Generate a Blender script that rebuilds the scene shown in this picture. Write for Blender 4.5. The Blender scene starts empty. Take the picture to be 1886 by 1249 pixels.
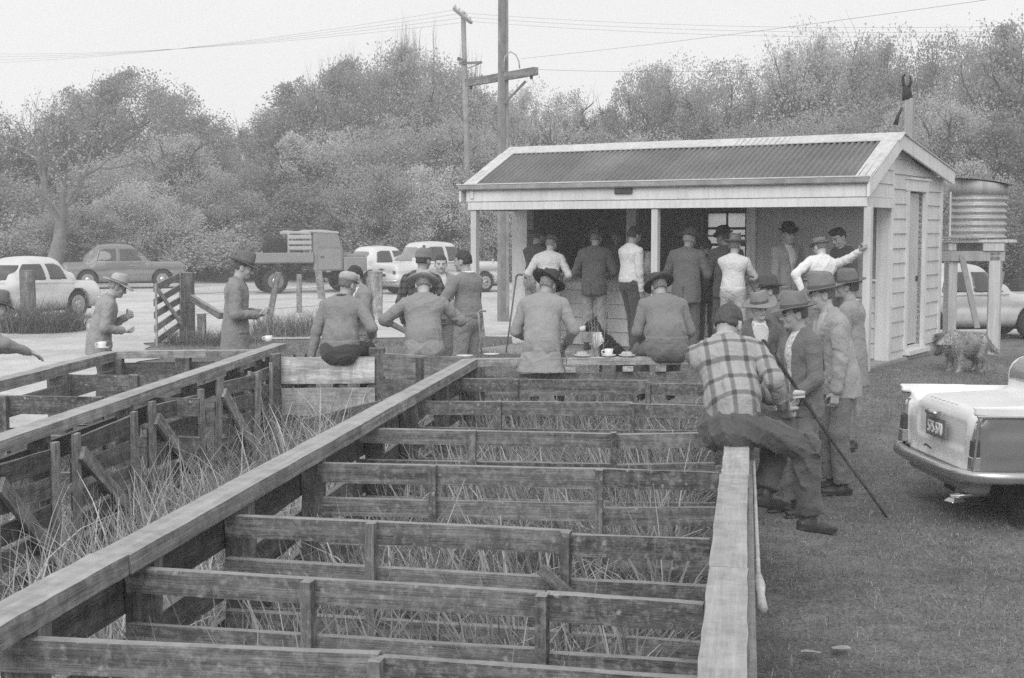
import bpy, bmesh, math, random
import numpy as np
from mathutils import Vector, Matrix, Euler
random.seed(7); RNG = np.random.default_rng(11)
R = math.radians
SC = bpy.context.scene
COL = SC.collection

# ------------------------------------------------------------------ camera
CAM_H, FPX, CX, CY, HOR = 2.25, 2550.0, 943.0, 624.5, 425.0
PITCH = math.atan((CY - HOR) / FPX)
cam = bpy.data.cameras.new('camera'); cam.sensor_width = 36.0; cam.lens = 36.0 * FPX / 1886.0
cam.clip_start = 0.05; cam.clip_end = 3000
camo = bpy.data.objects.new('camera', cam); COL.objects.link(camo)
camo.location = (0, 0, CAM_H); camo.rotation_euler = (math.pi / 2 - PITCH, 0, 0)
SC.camera = camo

# ------------------------------------------------------------------ sky and sun (bright overcast, black and white film)
SUN_EL, SUN_AZ = R(38), R(196)          # azimuth clockwise from +Y: from behind the camera
w = bpy.data.worlds.new('World'); SC.world = w; w.use_nodes = True
nt = w.node_tree; nt.nodes.clear()
sky = nt.nodes.new('ShaderNodeTexSky'); sky.sky_type = 'NISHITA'; sky.sun_disc = False
sky.sun_elevation = SUN_EL; sky.sun_rotation = SUN_AZ; sky.air_density = 1.0; sky.dust_density = 3.0
bw = nt.nodes.new('ShaderNodeRGBToBW')
cl = nt.nodes.new('ShaderNodeMix'); cl.data_type = 'FLOAT'; cl.inputs[0].default_value = 0.82; cl.inputs[3].default_value = 9.0
tc = nt.nodes.new('ShaderNodeTexCoord'); nz = nt.nodes.new('ShaderNodeTexNoise'); nz.inputs['Scale'].default_value = 2.2
nz.inputs['Detail'].default_value = 3
mr = nt.nodes.new('ShaderNodeMapRange'); mr.inputs[3].default_value = 0.9; mr.inputs[4].default_value = 1.1
mu = nt.nodes.new('ShaderNodeMath'); mu.operation = 'MULTIPLY'
bg = nt.nodes.new('ShaderNodeBackground'); bg.inputs['Strength'].default_value = 0.088
out = nt.nodes.new('ShaderNodeOutputWorld')
L = nt.links.new
L(sky.outputs[0], bw.inputs[0]); L(bw.outputs[0], cl.inputs[2]); L(tc.outputs['Generated'], nz.inputs['Vector'])
L(nz.outputs['Fac'], mr.inputs[0]); L(cl.outputs[0], mu.inputs[0]); L(mr.outputs[0], mu.inputs[1])
L(mu.outputs[0], bg.inputs['Color']); L(bg.outputs[0], out.inputs[0])
sl = bpy.data.lights.new('sun', 'SUN'); sl.energy = 1.2; sl.angle = R(40); sl.color = (1, 1, 1)
so = bpy.data.objects.new('sun', sl); COL.objects.link(so)
so.rotation_euler = (math.pi / 2 - SUN_EL, 0, -SUN_AZ + math.pi)
so.location = (0, 0, 40)
SC.view_settings.view_transform = 'Standard'; SC.view_settings.look = 'None'
SC.view_settings.exposure = 0.5; SC.view_settings.gamma = 1.0
SC.cycles.use_denoising = False
SC.cycles.max_bounces = 6; SC.cycles.diffuse_bounces = 3; SC.cycles.transparent_max_bounces = 8
SC.cycles.volume_bounces = 1; SC.render.use_persistent_data = False
SC.cycles.use_adaptive_sampling = False

# ------------------------------------------------------------------ photograph measurements to places in the yard
_c, _s = math.cos(PITCH), math.sin(PITCH)
def ray(px, py):
    a, b = (px - CX) / FPX, (CY - py) / FPX
    return Vector((a, _c + b * _s, -_s + b * _c))
def on(px, py, z):                                   # where that sight line meets height z
    d = ray(px, py); t = (z - CAM_H) / d.z
    return Vector((d.x * t, d.y * t, z))
def at(px, py, Y):                                   # the point of that sight line at distance Y
    d = ray(px, py); t = Y / d.y
    return Vector((d.x * t, Y, CAM_H + d.z * t))
def img(p):
    x, y, z = p; zc = y * _c - (z - CAM_H) * _s; up = y * _s + (z - CAM_H) * _c
    return CX + FPX * x / zc, CY - FPX * up / zc
def sstep(a, b, x):
    t = np.clip((np.asarray(x, float) - a) / (b - a), 0, 1); return t * t * (3 - 2 * t)
def gz(x, y):                                        # lie of the land
    x = np.asarray(x, float); y = np.asarray(y, float)
    left = 0.17 * sstep(13, 17, y) * (1 - sstep(0.5, 3.0, x))
    d = np.hypot(np.maximum(np.abs((x - 3.0) * .848 - (y - 21.0) * .53) - 3.0, 0), np.maximum(np.abs((x - 3.0) * .53 + (y - 21) * .848) - 2.0, 0))
    mound = 0.40 * (1 - sstep(0.0, 3.6, d))
    n = 0.012 * np.sin(x * 1.7 + y * .6) + 0.01 * np.sin(x * .9 - y * 1.3) + 0.008 * np.sin(3.1 * x + 2.3 * y)
    fade = 1 - sstep(20, 30, y); n = n * fade
    far = 0.6 * sstep(56, 75, y)
    return np.maximum(left, mound) + n + far
def G(x, y): return float(gz(x, y))

# ------------------------------------------------------------------ materials
MATS = {}
def new_mat(name):
    m = bpy.data.materials.new(name); m.use_nodes = True
    n = m.node_tree; b = n.nodes['Principled BSDF']
    return m, n, b
def g3(v): return (v, v, v, 1)
def ramp(n, src, stops):
    r = n.nodes.new('ShaderNodeValToRGB'); e = r.color_ramp.elements
    while len(e) < len(stops): e.new(0.5)
    for el, (p, v) in zip(e, stops): el.position = p; el.color = g3(v)
    n.links.new(src, r.inputs[0]); return r.outputs[0]
def noise(n, scale, detail=4, vec=None, rough=0.55, kind='ShaderNodeTexNoise'):
    t = n.nodes.new(kind); t.inputs['Scale'].default_value = scale
    if 'Detail' in t.inputs: t.inputs['Detail'].default_value = detail
    if 'Roughness' in t.inputs and kind == 'ShaderNodeTexNoise': t.inputs['Roughness'].default_value = rough
    if vec is not None: n.links.new(vec, t.inputs['Vector'])
    return t
def mapping(n, scale, which='Object', rnd=False):
    tc = n.nodes.new('ShaderNodeTexCoord'); mp = n.nodes.new('ShaderNodeMapping'); mp.inputs['Scale'].default_value = scale
    n.links.new(tc.outputs[which], mp.inputs['Vector'])
    if rnd:
        oi = n.nodes.new('ShaderNodeObjectInfo'); mm = n.nodes.new('ShaderNodeMath'); mm.operation = 'MULTIPLY'; mm.inputs[1].default_value = 57.0
        n.links.new(oi.outputs['Random'], mm.inputs[0]); n.links.new(mm.outputs[0], mp.inputs['Location'])
    return mp.outputs[0]
def bump(n, b, src, strength, dist=0.01):
    bp = n.nodes.new('ShaderNodeBump'); bp.inputs['Strength'].default_value = strength; bp.inputs['Distance'].default_value = dist
    n.links.new(src, bp.inputs['Height']); n.links.new(bp.outputs[0], b.inputs['Normal'])
def mathn(n, op, a, bb):
    m = n.nodes.new('ShaderNodeMath'); m.operation = op
    for i, x in enumerate((a, bb)):
        if x is None: continue
        if isinstance(x, (int, float)): m.inputs[i].default_value = x
        else: n.links.new(x, m.inputs[i])
    return m.outputs[0]
def mixc(n, fac, a, b, mode='MIX'):
    m = n.nodes.new('ShaderNodeMix'); m.data_type = 'RGBA'; m.blend_type = mode
    for i, x in ((0, fac), (6, a), (7, b)):
        if isinstance(x, (int, float)): m.inputs[i].default_value = x if i == 0 else g3(x)
        else: n.links.new(x, m.inputs[i])
    return m.outputs[2]
def simple(name, v, rough=0.8, var=0.12, scale=8.0, spec=0.3, metal=0.0, bmp=0.0, bscale=60.0, detail=4, coat=0.0):
    """plain surface with uneven tone and fine relief"""
    if name in MATS: return MATS[name]
    m, n, b = new_mat(name)
    vec = mapping(n, (1, 1, 1), rnd=True)
    c = ramp(n, noise(n, scale, detail, vec).outputs['Fac'], [(0.25, v * (1 - var)), (0.75, min(1, v * (1 + var)))])
    n.links.new(c, b.inputs['Base Color'])
    b.inputs['Roughness'].default_value = rough; b.inputs['Specular IOR Level'].default_value = spec
    b.inputs['Metallic'].default_value = metal; b.inputs['Coat Weight'].default_value = coat
    if bmp: bump(n, b, noise(n, bscale, 5, vec).outputs['Fac'], bmp)
    MATS[name] = m; return m
def cloth(name, v, var=0.16, weave=260.0, pattern=None, fold=0.35):
    """woollen or cotton cloth: mottled tone, weave relief, soft creases; optional checks"""
    if name in MATS: return MATS[name]
    m, n, b = new_mat(name)
    vec = mapping(n, (1, 1, 1), rnd=True)
    fine = noise(n, weave, 2, vec).outputs['Fac']; mid = noise(n, 9.0, 4, vec).outputs['Fac']
    c = ramp(n, mid, [(0.28, v * (1 - var * .5)), (0.72, min(.95, v * (1 + var * .5)))])
    f = ramp(n, fine, [(0.3, 0.80), (0.7, 1.18)])
    c = mixc(n, 1.0, c, f, 'MULTIPLY')
    if pattern:
        at_ = n.nodes.new('ShaderNodeAttribute'); at_.attribute_name = 'gco'; obj = at_.outputs['Vector']
        sx = n.nodes.new('ShaderNodeSeparateXYZ'); n.links.new(obj, sx.inputs[0])
        px, pz, dark, wid, soft = pattern
        def band(s, per):
            fr = mathn(n, 'PINGPONG', mathn(n, 'ADD', mathn(n, 'DIVIDE', s, per), 20.13), 0.5)
            return ramp(n, fr, [(wid, 1.0), (wid + soft, 0.0)])
        ax = band(sx.outputs[0], px); az = band(sx.outputs[2], pz)
        k = mathn(n, 'MINIMUM', mathn(n, 'ADD', mathn(n, 'MULTIPLY', ax, .62), mathn(n, 'MULTIPLY', az, .62)), 1.0)
        c = mixc(n, k, c, v * dark)
    n.links.new(c, b.inputs['Base Color']); b.inputs['Roughness'].default_value = 0.95
    b.inputs['Specular IOR Level'].default_value = 0.08; b.inputs['Sheen Weight'].default_value = 0.15
    c1 = noise(n, 3.6, 2, vec); c1.inputs['Distortion'].default_value = 1.6; c2 = noise(n, 9.0, 2, vec); c2.inputs['Distortion'].default_value = 1.0
    rg = lambda q: mathn(n, 'POWER', mathn(n, 'SUBTRACT', 1.0, mathn(n, 'MULTIPLY', mathn(n, 'ABSOLUTE', mathn(n, 'SUBTRACT', q, .5), None), 3.2)), 2.0)   # creases
    h = mathn(n, 'ADD', mathn(n, 'MULTIPLY', rg(c1.outputs['Fac']), 1.0), mathn(n, 'ADD', mathn(n, 'MULTIPLY', rg(c2.outputs['Fac']), .35), mathn(n, 'MULTIPLY', fine, .05)))
    bump(n, b, h, min(1, fold * .9), 0.022)
    MATS[name] = m; return m
def wood(name, v, lichen=0.5, grain=1.0, dark=0.45, top=0.75):
    """weathered sawn timber, long grain along local x, lichen spots"""
    if name in MATS: return MATS[name]
    m, n, b = new_mat(name)
    vec = mapping(n, (2.6, 5.5, 5.5), rnd=True); vec2 = mapping(n, (16, 1.2, 1.0), rnd=True)
    gr = noise(n, 3.2, 6, vec, .65).outputs['Fac']
    st = noise(n, 0.55, 4, vec, .6).outputs['Fac']
    c = ramp(n, gr, [(0.28, v * dark), (0.5, v), (0.75, v * 1.45)])
    c = mixc(n, .75, c, ramp(n, st, [(0.3, .45), (0.5, .95), (.7, 1.5)]), 'MULTIPLY')
    vt = noise(n, 0.8, 3, vec2, .6).outputs['Fac']                      # stains run down the face
    c = mixc(n, .5, c, ramp(n, vt, [(0.35, .55), (0.62, 1.3)]), 'MULTIPLY')
    oi = n.nodes.new('ShaderNodeObjectInfo').outputs['Random']; c = mixc(n, 1, c, ramp(n, oi, [(0, .7), (.5, 1.0), (1, 1.4)]), 'MULTIPLY')   # no two boards weathered alike
    blot = noise(n, 7.5, 6, n.nodes.new('ShaderNodeNewGeometry').outputs['Position'], .75).outputs['Fac']; c = mixc(n, .5, c, ramp(n, blot, [(.32, .5), (.5, .95), (.66, 1.5)]), 'MULTIPLY')
    if lichen:
        geo = n.nodes.new('ShaderNodeNewGeometry').outputs['Position']
        vo = n.nodes.new('ShaderNodeTexVoronoi'); vo.inputs['Scale'].default_value = 19.0; n.links.new(geo, vo.inputs['Vector'])
        nn = noise(n, 2.3, 3, geo).outputs['Fac']; n3 = noise(n, 55, 3, geo).outputs['Fac']
        spot = ramp(n, mathn(n, 'ADD', vo.outputs['Distance'], mathn(n, 'MULTIPLY', n3, .55)), [(0.36, 1), (0.52, 0)])
        area = ramp(n, nn, [(0.42, 0), (0.56, 1)])
        fac = mathn(n, 'MULTIPLY', mathn(n, 'MULTIPLY', spot, area), mathn(n, 'MULTIPLY', ramp(n, noise(n, 11, 3, geo).outputs['Fac'], [(.42, 0), (.62, 1)]), lichen))
        c = mixc(n, fac, c, 0.5)
        fz = ramp(n, noise(n, 30, 6, geo, .75).outputs['Fac'], [(0.50, 0), (0.62, 1)])
        c = mixc(n, mathn(n, 'MULTIPLY', fz, lichen * .45), c, 0.36)
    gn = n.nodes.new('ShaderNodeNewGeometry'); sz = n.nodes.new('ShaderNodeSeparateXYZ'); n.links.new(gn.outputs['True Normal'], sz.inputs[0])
    tn = noise(n, 9, 4, gn.outputs['Position'], .7).outputs['Fac']                       # upper faces bleached and lichened; overcast top light also painted into their paler tone
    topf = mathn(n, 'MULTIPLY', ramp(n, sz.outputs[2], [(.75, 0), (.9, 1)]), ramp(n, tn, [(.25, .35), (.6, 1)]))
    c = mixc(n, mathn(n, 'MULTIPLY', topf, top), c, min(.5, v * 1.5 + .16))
    n.links.new(c, b.inputs['Base Color']); b.inputs['Roughness'].default_value = 0.93; b.inputs['Specular IOR Level'].default_value = 0.12
    bump(n, b, gr, 0.5 * grain, 0.012)
    MATS[name] = m; return m
def glass(name, v=0.06):
    if name in MATS: return MATS[name]
    m, n, b = new_mat(name)
    b.inputs['Base Color'].default_value = g3(v); b.inputs['Roughness'].default_value = 0.06; b.inputs['Specular IOR Level'].default_value = 0.7
    MATS[name] = m; return m

# ------------------------------------------------------------------ mesh helpers
def link(o, parent=None):
    COL.objects.link(o)
    if parent is not None: o.parent = parent
    return o
def mesh_obj(name, verts, faces, mat, parent=None, smooth=False, mats=None, midx=None):
    me = bpy.data.meshes.new(name)
    verts = np.asarray(verts, np.float32)
    if isinstance(faces, np.ndarray):
        nf, k = faces.shape
        me.vertices.add(len(verts)); me.vertices.foreach_set('co', verts.ravel())
        me.loops.add(nf * k); me.loops.foreach_set('vertex_index', faces.astype(np.int32).ravel())
        me.polygons.add(nf); me.polygons.foreach_set('loop_start', np.arange(0, nf * k, k, dtype=np.int32))
        me.polygons.foreach_set('loop_total', np.full(nf, k, np.int32)); me.update(calc_edges=True)
    else:
        me.from_pydata([tuple(map(float, v)) for v in verts], [], faces)
    if mats is None: mats = [mat]
    for mm in mats: me.materials.append(mm)
    if midx is not None: me.polygons.foreach_set('material_index', np.asarray(midx, np.int32))
    if smooth: me.polygons.foreach_set('use_smooth', np.ones(len(me.polygons), bool))
    me.validate(); me.update()
    return link(bpy.data.objects.new(name, me), parent)
def tag(o, label=None, cat=None, group=None, kind=None):
    if label: o['label'] = label
    if cat: o['category'] = cat
    if group: o['group'] = group
    if kind: o['kind'] = kind
    return o
def empty(name, loc=(0, 0, 0), rz=0.0):
    o = bpy.data.objects.new(name, None); COL.objects.link(o); o.location = loc; o.rotation_euler = (0, 0, rz)
    o.empty_display_size = 0.1; return o
class MB:
    """collects shapes into ONE mesh"""
    def __init__(s): s.v = []; s.f = []
    def add(s, vs, fs):
        k = len(s.v); s.v += [tuple(v) for v in vs]; s.f += [tuple(i + k for i in f) for f in fs]; return s
    def box(s, c, d, rot=None, taper=1.0):
        x, y, z = (e / 2 for e in d); vs = []
        for sz in (-1, 1):
            t = taper if sz > 0 else 1.0
            for sx, sy in ((-1, -1), (1, -1), (1, 1), (-1, 1)): vs.append(Vector((sx * x * t, sy * y * t, sz * z)))
        if rot is not None: vs = [rot @ v for v in vs]
        c = Vector(c)
        return s.add([v + c for v in vs], [(0, 3, 2, 1), (4, 5, 6, 7), (0, 1, 5, 4), (1, 2, 6, 5), (2, 3, 7, 6), (3, 0, 4, 7)])
    def span(s, lo, hi):
        return s.box([(a + b) / 2 for a, b in zip(lo, hi)], [abs(b - a) for a, b in zip(lo, hi)])
    def loft(s, rings, cap=True, closed=True):
        n = len(rings[0]); k = len(s.v)
        for r in rings: s.v += [tuple(p) for p in r]
        for i in range(len(rings) - 1):
            for j in range(n if closed else n - 1):
                a, b = k + i * n + j, k + i * n + (j + 1) % n
                s.f.append((a, b, b + n, a + n))
        if cap and closed:
            s.f.append(tuple(k + j for j in reversed(range(n)))); e = k + (len(rings) - 1) * n; s.f.append(tuple(e + j for j in range(n)))
        return s
    def tube(s, pts, rad, n=8, cap=True):
        pts = [Vector(p) for p in pts]; rings = []
        if not hasattr(rad, '__len__'): rad = [rad] * len(pts)
        up = Vector((0, 0, 1)); prev = None
        for i, p in enumerate(pts):
            t = (pts[min(i + 1, len(pts) - 1)] - pts[max(i - 1, 0)]); t = t.normalized() if t.length > 1e-9 else Vector((0, 0, 1))
            if prev is None:
                a = t.cross(up);  a = t.cross(Vector((1, 0, 0))) if a.length < .05 else a
            else: a = prev - t * prev.dot(t)
            a.normalize(); prev = a; b = t.cross(a)
            rings.append([p + (a * math.cos(2 * math.pi * j / n) + b * math.sin(2 * math.pi * j / n)) * rad[i] for j in range(n)])
        return s.loft(rings, cap)
    def lathe(s, prof, n=20, c=(0, 0, 0), axis='z', sx=1.0, sy=1.0):
        rings = []
        for r, z in prof:
            ring = []
            for j in range(n):
                a = 2 * math.pi * j / n; x, y = math.cos(a) * r * sx, math.sin(a) * r * sy
                p = (x, y, z) if axis == 'z' else ((z, x, y) if axis == 'x' else (x, z, y))
                ring.append((p[0] + c[0], p[1] + c[1], p[2] + c[2]))
            rings.append(ring)
        return s.loft(rings)
    def prism(s, poly, vec):
        vec = Vector(vec); a = [Vector(p) for p in poly]; n = len(a)
        return s.add(a + [p + vec for p in a], [tuple(reversed(range(n))), tuple(range(n, 2 * n))] + [(i, (i + 1) % n, n + (i + 1) % n, n + i) for i in range(n)])
    def build(s, name, mat, parent=None, smooth=False, bevel=0.0):
        o = mesh_obj(name, s.v, s.f, mat, parent, smooth)
        bm = bmesh.new(); bm.from_mesh(o.data); bmesh.ops.recalc_face_normals(bm, faces=bm.faces)
        if bevel: bmesh.ops.bevel(bm, geom=[e for e in bm.edges if e.is_manifold and e.calc_face_angle(0) > .5], offset=bevel, segments=1, affect='EDGES', profile=.5)
        bm.to_mesh(o.data); bm.free()
        if smooth: o.data.polygons.foreach_set('use_smooth', np.ones(len(o.data.polygons), bool))
        return o

# a few uneven unit planks that all boards share: x 0..1 along the board
PLANKS = []
def _plank_mesh(k, rough):
    rr = random.Random(100 + k); rings = []; n = 5 if rough > .035 or rough < .02 else 14
    for i in range(n + 1):
        x = i / n; j = lambda: rr.uniform(-rough, rough)
        xo = rr.uniform(-.004, .004) if i in (0, n) else 0
        rings.append([(x + xo, -.5 + j(), -.5 + j() * .5), (x + xo, .5 + j(), -.5 + j() * .5), (x, .5 + j() - .03, .5 + j() * .5), (x, -.5 + j() + .03, .5 + j() * .5)])
    mb = MB().loft(rings); me = bpy.data.meshes.new('plank'); me.from_pydata(mb.v, [], mb.f)
    bm = bmesh.new(); bm.from_mesh(me); bmesh.ops.recalc_face_normals(bm, faces=bm.faces); bm.to_mesh(me); bm.free()
    return me
def plank_meshes(mat, rough=0.045):
    key = ('plank', mat.name, rough)
    if key not in MATS:
        MATS[key] = [_plank_mesh(k, rough) for k in range(6)]
        for me in MATS[key]: me.materials.append(mat)
    return MATS[key]
def plank(name, p0, p1, thick, height, mat, parent, side=None, rough=0.045, roll=0.0):
    """board from p0 to p1 (centre line); height is measured along 'up', thick across"""
    p0, p1 = Vector(p0), Vector(p1); x = (p1 - p0); ln = x.length; x.normalize()
    z = Vector((0, 0, 1)) if side is None else Vector(side)
    y = z.cross(x); y.normalize(); z = x.cross(y)
    if roll: q = Matrix.Rotation(roll, 3, x); y = q @ y; z = q @ z
    m = Matrix(((x.x * ln, y.x * thick, z.x * height, p0.x), (x.y * ln, y.y * thick, z.y * height, p0.y), (x.z * ln, y.z * thick, z.z * height, p0.z), (0, 0, 0, 1)))
    o = bpy.data.objects.new(name, random.choice(plank_meshes(mat, rough))); COL.objects.link(o)
    if parent is not None:
        o.parent = parent; m = parent.matrix_basis.inverted() @ m
    o.matrix_basis = m
    return o
# ------------------------------------------------------------------ smooth solids (distance fields turned into one continuous mesh)
def axis(lo, hi, coarse, fine=()):
    br = sorted({lo, hi, *[min(max(v, lo), hi) for f in fine for v in f[:2]]}); out = [lo]
    for a, b in zip(br[:-1], br[1:]):
        if b - a < 1e-6: continue
        mid = (a + b) / 2; st = min([coarse] + [f[2] for f in fine if f[0] <= mid <= f[1]])
        n = max(1, int(math.ceil((b - a) / st - 1e-6))); out += list(a + (b - a) * (np.arange(1, n + 1) / n))
    return np.array(out, np.float32)
EDG = [(0, 1), (2, 3), (4, 5), (6, 7), (0, 2), (1, 3), (4, 6), (5, 7), (0, 4), (1, 5), (2, 6), (3, 7)]
CORN = np.array([[i & 1, (i >> 1) & 1, (i >> 2) & 1] for i in range(8)])
class Field:
    def __init__(s, lo, hi, step, fine=None):
        fine = fine or [(), (), ()]
        s.ax = [axis(lo[i], hi[i], step, fine[i]) for i in range(3)]
        s.V = np.full([len(a) for a in s.ax], 1.0, np.float32)
    def _sub(s, lo, hi):
        sl = []
        for a, l, h in zip(s.ax, lo, hi):
            i = max(0, int(np.searchsorted(a, l)) - 1); j = min(len(a), int(np.searchsorted(a, h)) + 1)
            if j <= i: return None
            sl.append(slice(i, j))
        return tuple(sl)
    def _grid(s, sl):
        return s.ax[0][sl[0]][:, None, None], s.ax[1][sl[1]][None, :, None], s.ax[2][sl[2]][None, None, :]
    def merge(s, sl, d, k, sub=False):
        a = s.V[sl]
        if sub:
            d = -d; h = np.maximum(k - np.abs(a - d), 0) / max(k, 1e-6); s.V[sl] = np.maximum(a, d) + h * h * k * .25
        else:
            h = np.maximum(k - np.abs(a - d), 0) / max(k, 1e-6); s.V[sl] = np.minimum(a, d) - h * h * k * .25
    def cap(s, a, b, ra, rb=None, k=0.03, flat=None, fdir=None, wr=None, sub=False):
        """tapered round limb; flat<1 thins it along fdir; wr=(amp, waves, phase) creases it"""
        rb = ra if rb is None else rb
        a, b = np.array(a, np.float32), np.array(b, np.float32); rm = max(ra, rb) + k + .03
        sl = s._sub(np.minimum(a, b) - rm, np.maximum(a, b) + rm)
        if sl is None: return s
        X, Y, Z = s._grid(sl); ab = b - a; L2 = float(ab @ ab) + 1e-9
        px, py, pz = X - a[0], Y - a[1], Z - a[2]
        t = np.clip((px * ab[0] + py * ab[1] + pz * ab[2]) / L2, 0, 1)
        qx, qy, qz = px - t * ab[0], py - t * ab[1], pz - t * ab[2]
        r = ra + (rb - ra) * t
        if wr is not None:
            amp, wv, ph = wr
            n = math.sin(ph * 3.7); ln = math.sqrt(L2)
            w1 = np.sin(wv * t * ln * 6.28 + ph + (qx * 15 + qy * 22 * n + qz * 16) * 2.0)
            w2 = np.sin(wv * 1.9 * t * ln * 6.28 - ph * 2 + (qx * -24 + qy * 17 + qz * 25 * n) * 2.0)
            env = .25 + .75 * np.abs(np.sin(4.3 * t + ph * 1.3 + qx * 12 + qy * 9))
            r = r + amp * env * (w1 * .55 + np.sign(w2) * np.abs(w2) ** 1.5 * .55)
        if flat is not None:
            f = np.array(fdir, np.float32); f = f / (np.linalg.norm(f) + 1e-9)
            c = qx * f[0] + qy * f[1] + qz * f[2]; e = c / flat - c
            qx, qy, qz = qx + e * f[0], qy + e * f[1], qz + e * f[2]
            d = (np.sqrt(qx * qx + qy * qy + qz * qz) - r) * (0.5 + .5 * flat)
        else:
            d = np.sqrt(qx * qx + qy * qy + qz * qz) - r
        s.merge(sl, d.astype(np.float32), k, sub); return s
    def ell(s, c, rad, rot=None, k=0.02, sub=False):
        c = np.array(c, np.float32); rad = np.array(rad, np.float32); m = float(rad.max()) + k + .02
        sl = s._sub(c - m, c + m)
        if sl is None: return s
        X, Y, Z = s._grid(sl); p = [X - c[0], Y - c[1], Z - c[2]]
        if rot is not None:
            Rm = np.array(rot, np.float32); p = [Rm[0, i] * p[0] + Rm[1, i] * p[1] + Rm[2, i] * p[2] for i in range(3)]
        q = np.sqrt((p[0] / rad[0]) ** 2 + (p[1] / rad[1]) ** 2 + (p[2] / rad[2]) ** 2)
        s.merge(sl, ((q - 1) * float(rad.min())).astype(np.float32), k, sub); return s
    def box(s, c, half, rot=None, rnd=0.02, k=0.02, sub=False):
        c = np.array(c, np.float32); half = np.array(half, np.float32); m = float(np.linalg.norm(half)) + k + .03
        if rot is None: sl = s._sub(c - half - k - .03, c + half + k + .03)
        else: sl = s._sub(c - m, c + m)
        if sl is None: return s
        X, Y, Z = s._grid(sl); p = [X - c[0], Y - c[1], Z - c[2]]
        if rot is not None:
            Rm = np.array(rot, np.float32); p = [Rm[0, i] * p[0] + Rm[1, i] * p[1] + Rm[2, i] * p[2] for i in range(3)]
        q = [np.abs(p[i]) - (half[i] - rnd) for i in range(3)]
        d = np.sqrt(np.maximum(q[0], 0) ** 2 + np.maximum(q[1], 0) ** 2 + np.maximum(q[2], 0) ** 2) + np.minimum(np.maximum(q[0], np.maximum(q[1], q[2])), 0) - rnd
        s.merge(sl, d.astype(np.float32), k, sub); return s
    def cut(s, fn, k=0.0):
        """keep only where fn(X,Y,Z) < 0"""
        X, Y, Z = s._grid((slice(None),) * 3); d = np.broadcast_to(fn(X, Y, Z), s.V.shape)
        if k:
            h = np.maximum(k - np.abs(s.V - d), 0) / k; s.V = (np.maximum(s.V, d) + h * h * k * .25).astype(np.float32)
        else: s.V = np.maximum(s.V, d).astype(np.float32)
        return s
    def mod(s, fn):
        X, Y, Z = s._grid((slice(None),) * 3); s.V = (s.V + fn(X, Y, Z)).astype(np.float32); return s
    def nets(s):
        V = s.V; V[0], V[-1], V[:, 0], V[:, -1], V[:, :, 0], V[:, :, -1] = 1, 1, 1, 1, 1, 1
        I = V < 0; n = [d - 1 for d in V.shape]
        cnt = np.zeros(n, np.uint8)
        for i, j, k in CORN: cnt += I[i:i + n[0], j:j + n[1], k:k + n[2]]
        act = (cnt > 0) & (cnt < 8); idx = np.argwhere(act)
        if len(idx) == 0: return np.zeros((0, 3)), np.zeros((0, 4), int)
        vals = np.stack([V[idx[:, 0] + c[0], idx[:, 1] + c[1], idx[:, 2] + c[2]] for c in CORN], 1)
        pos = np.zeros((len(idx), 3)); num = np.zeros(len(idx))
        for a, b in EDG:
            va, vb = vals[:, a], vals[:, b]; m = (va < 0) != (vb < 0)
            t = np.where(m, va / np.where(m, va - vb, 1), 0)
            pos += m[:, None] * (CORN[a] + t[:, None] * (CORN[b] - CORN[a])); num += m
        pos /= num[:, None]
        P = np.stack([s.ax[i][idx[:, i]] + pos[:, i] * (s.ax[i][idx[:, i] + 1] - s.ax[i][idx[:, i]]) for i in range(3)], 1)
        ids = np.full(n, -1, np.int32); ids[act] = np.arange(len(idx))
        quads = []
        for ax in range(3):
            sl0 = [slice(1, -1)] * 3; sl1 = [slice(1, -1)] * 3; sl0[ax] = slice(0, -1); sl1[ax] = slice(1, None)
            d = I[tuple(sl0)] != I[tuple(sl1)]; e = np.argwhere(d); inv = I[tuple(sl0)][d]
            off = np.ones(3, int); off[ax] = 0; e = e + off
            u, v = (ax + 1) % 3, (ax + 2) % 3
            def cell(du, dv):
                q = e.copy(); q[:, u] += du; q[:, v] += dv; return ids[q[:, 0], q[:, 1], q[:, 2]]
            q = np.stack([cell(-1, -1), cell(0, -1), cell(0, 0), cell(-1, 0)], 1)
            q[~inv] = q[~inv][:, ::-1]; quads.append(q)
        Q = np.concatenate(quads); return P, Q[(Q >= 0).all(1)]
    def build(s, name, mat, parent=None, mats=None, pick=None):
        P, Q = s.nets(); mi = None
        if pick is not None: mi = pick(P[Q].mean(1))
        return mesh_obj(name, P, Q, mat, parent, smooth=True, mats=mats, midx=mi)
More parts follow.
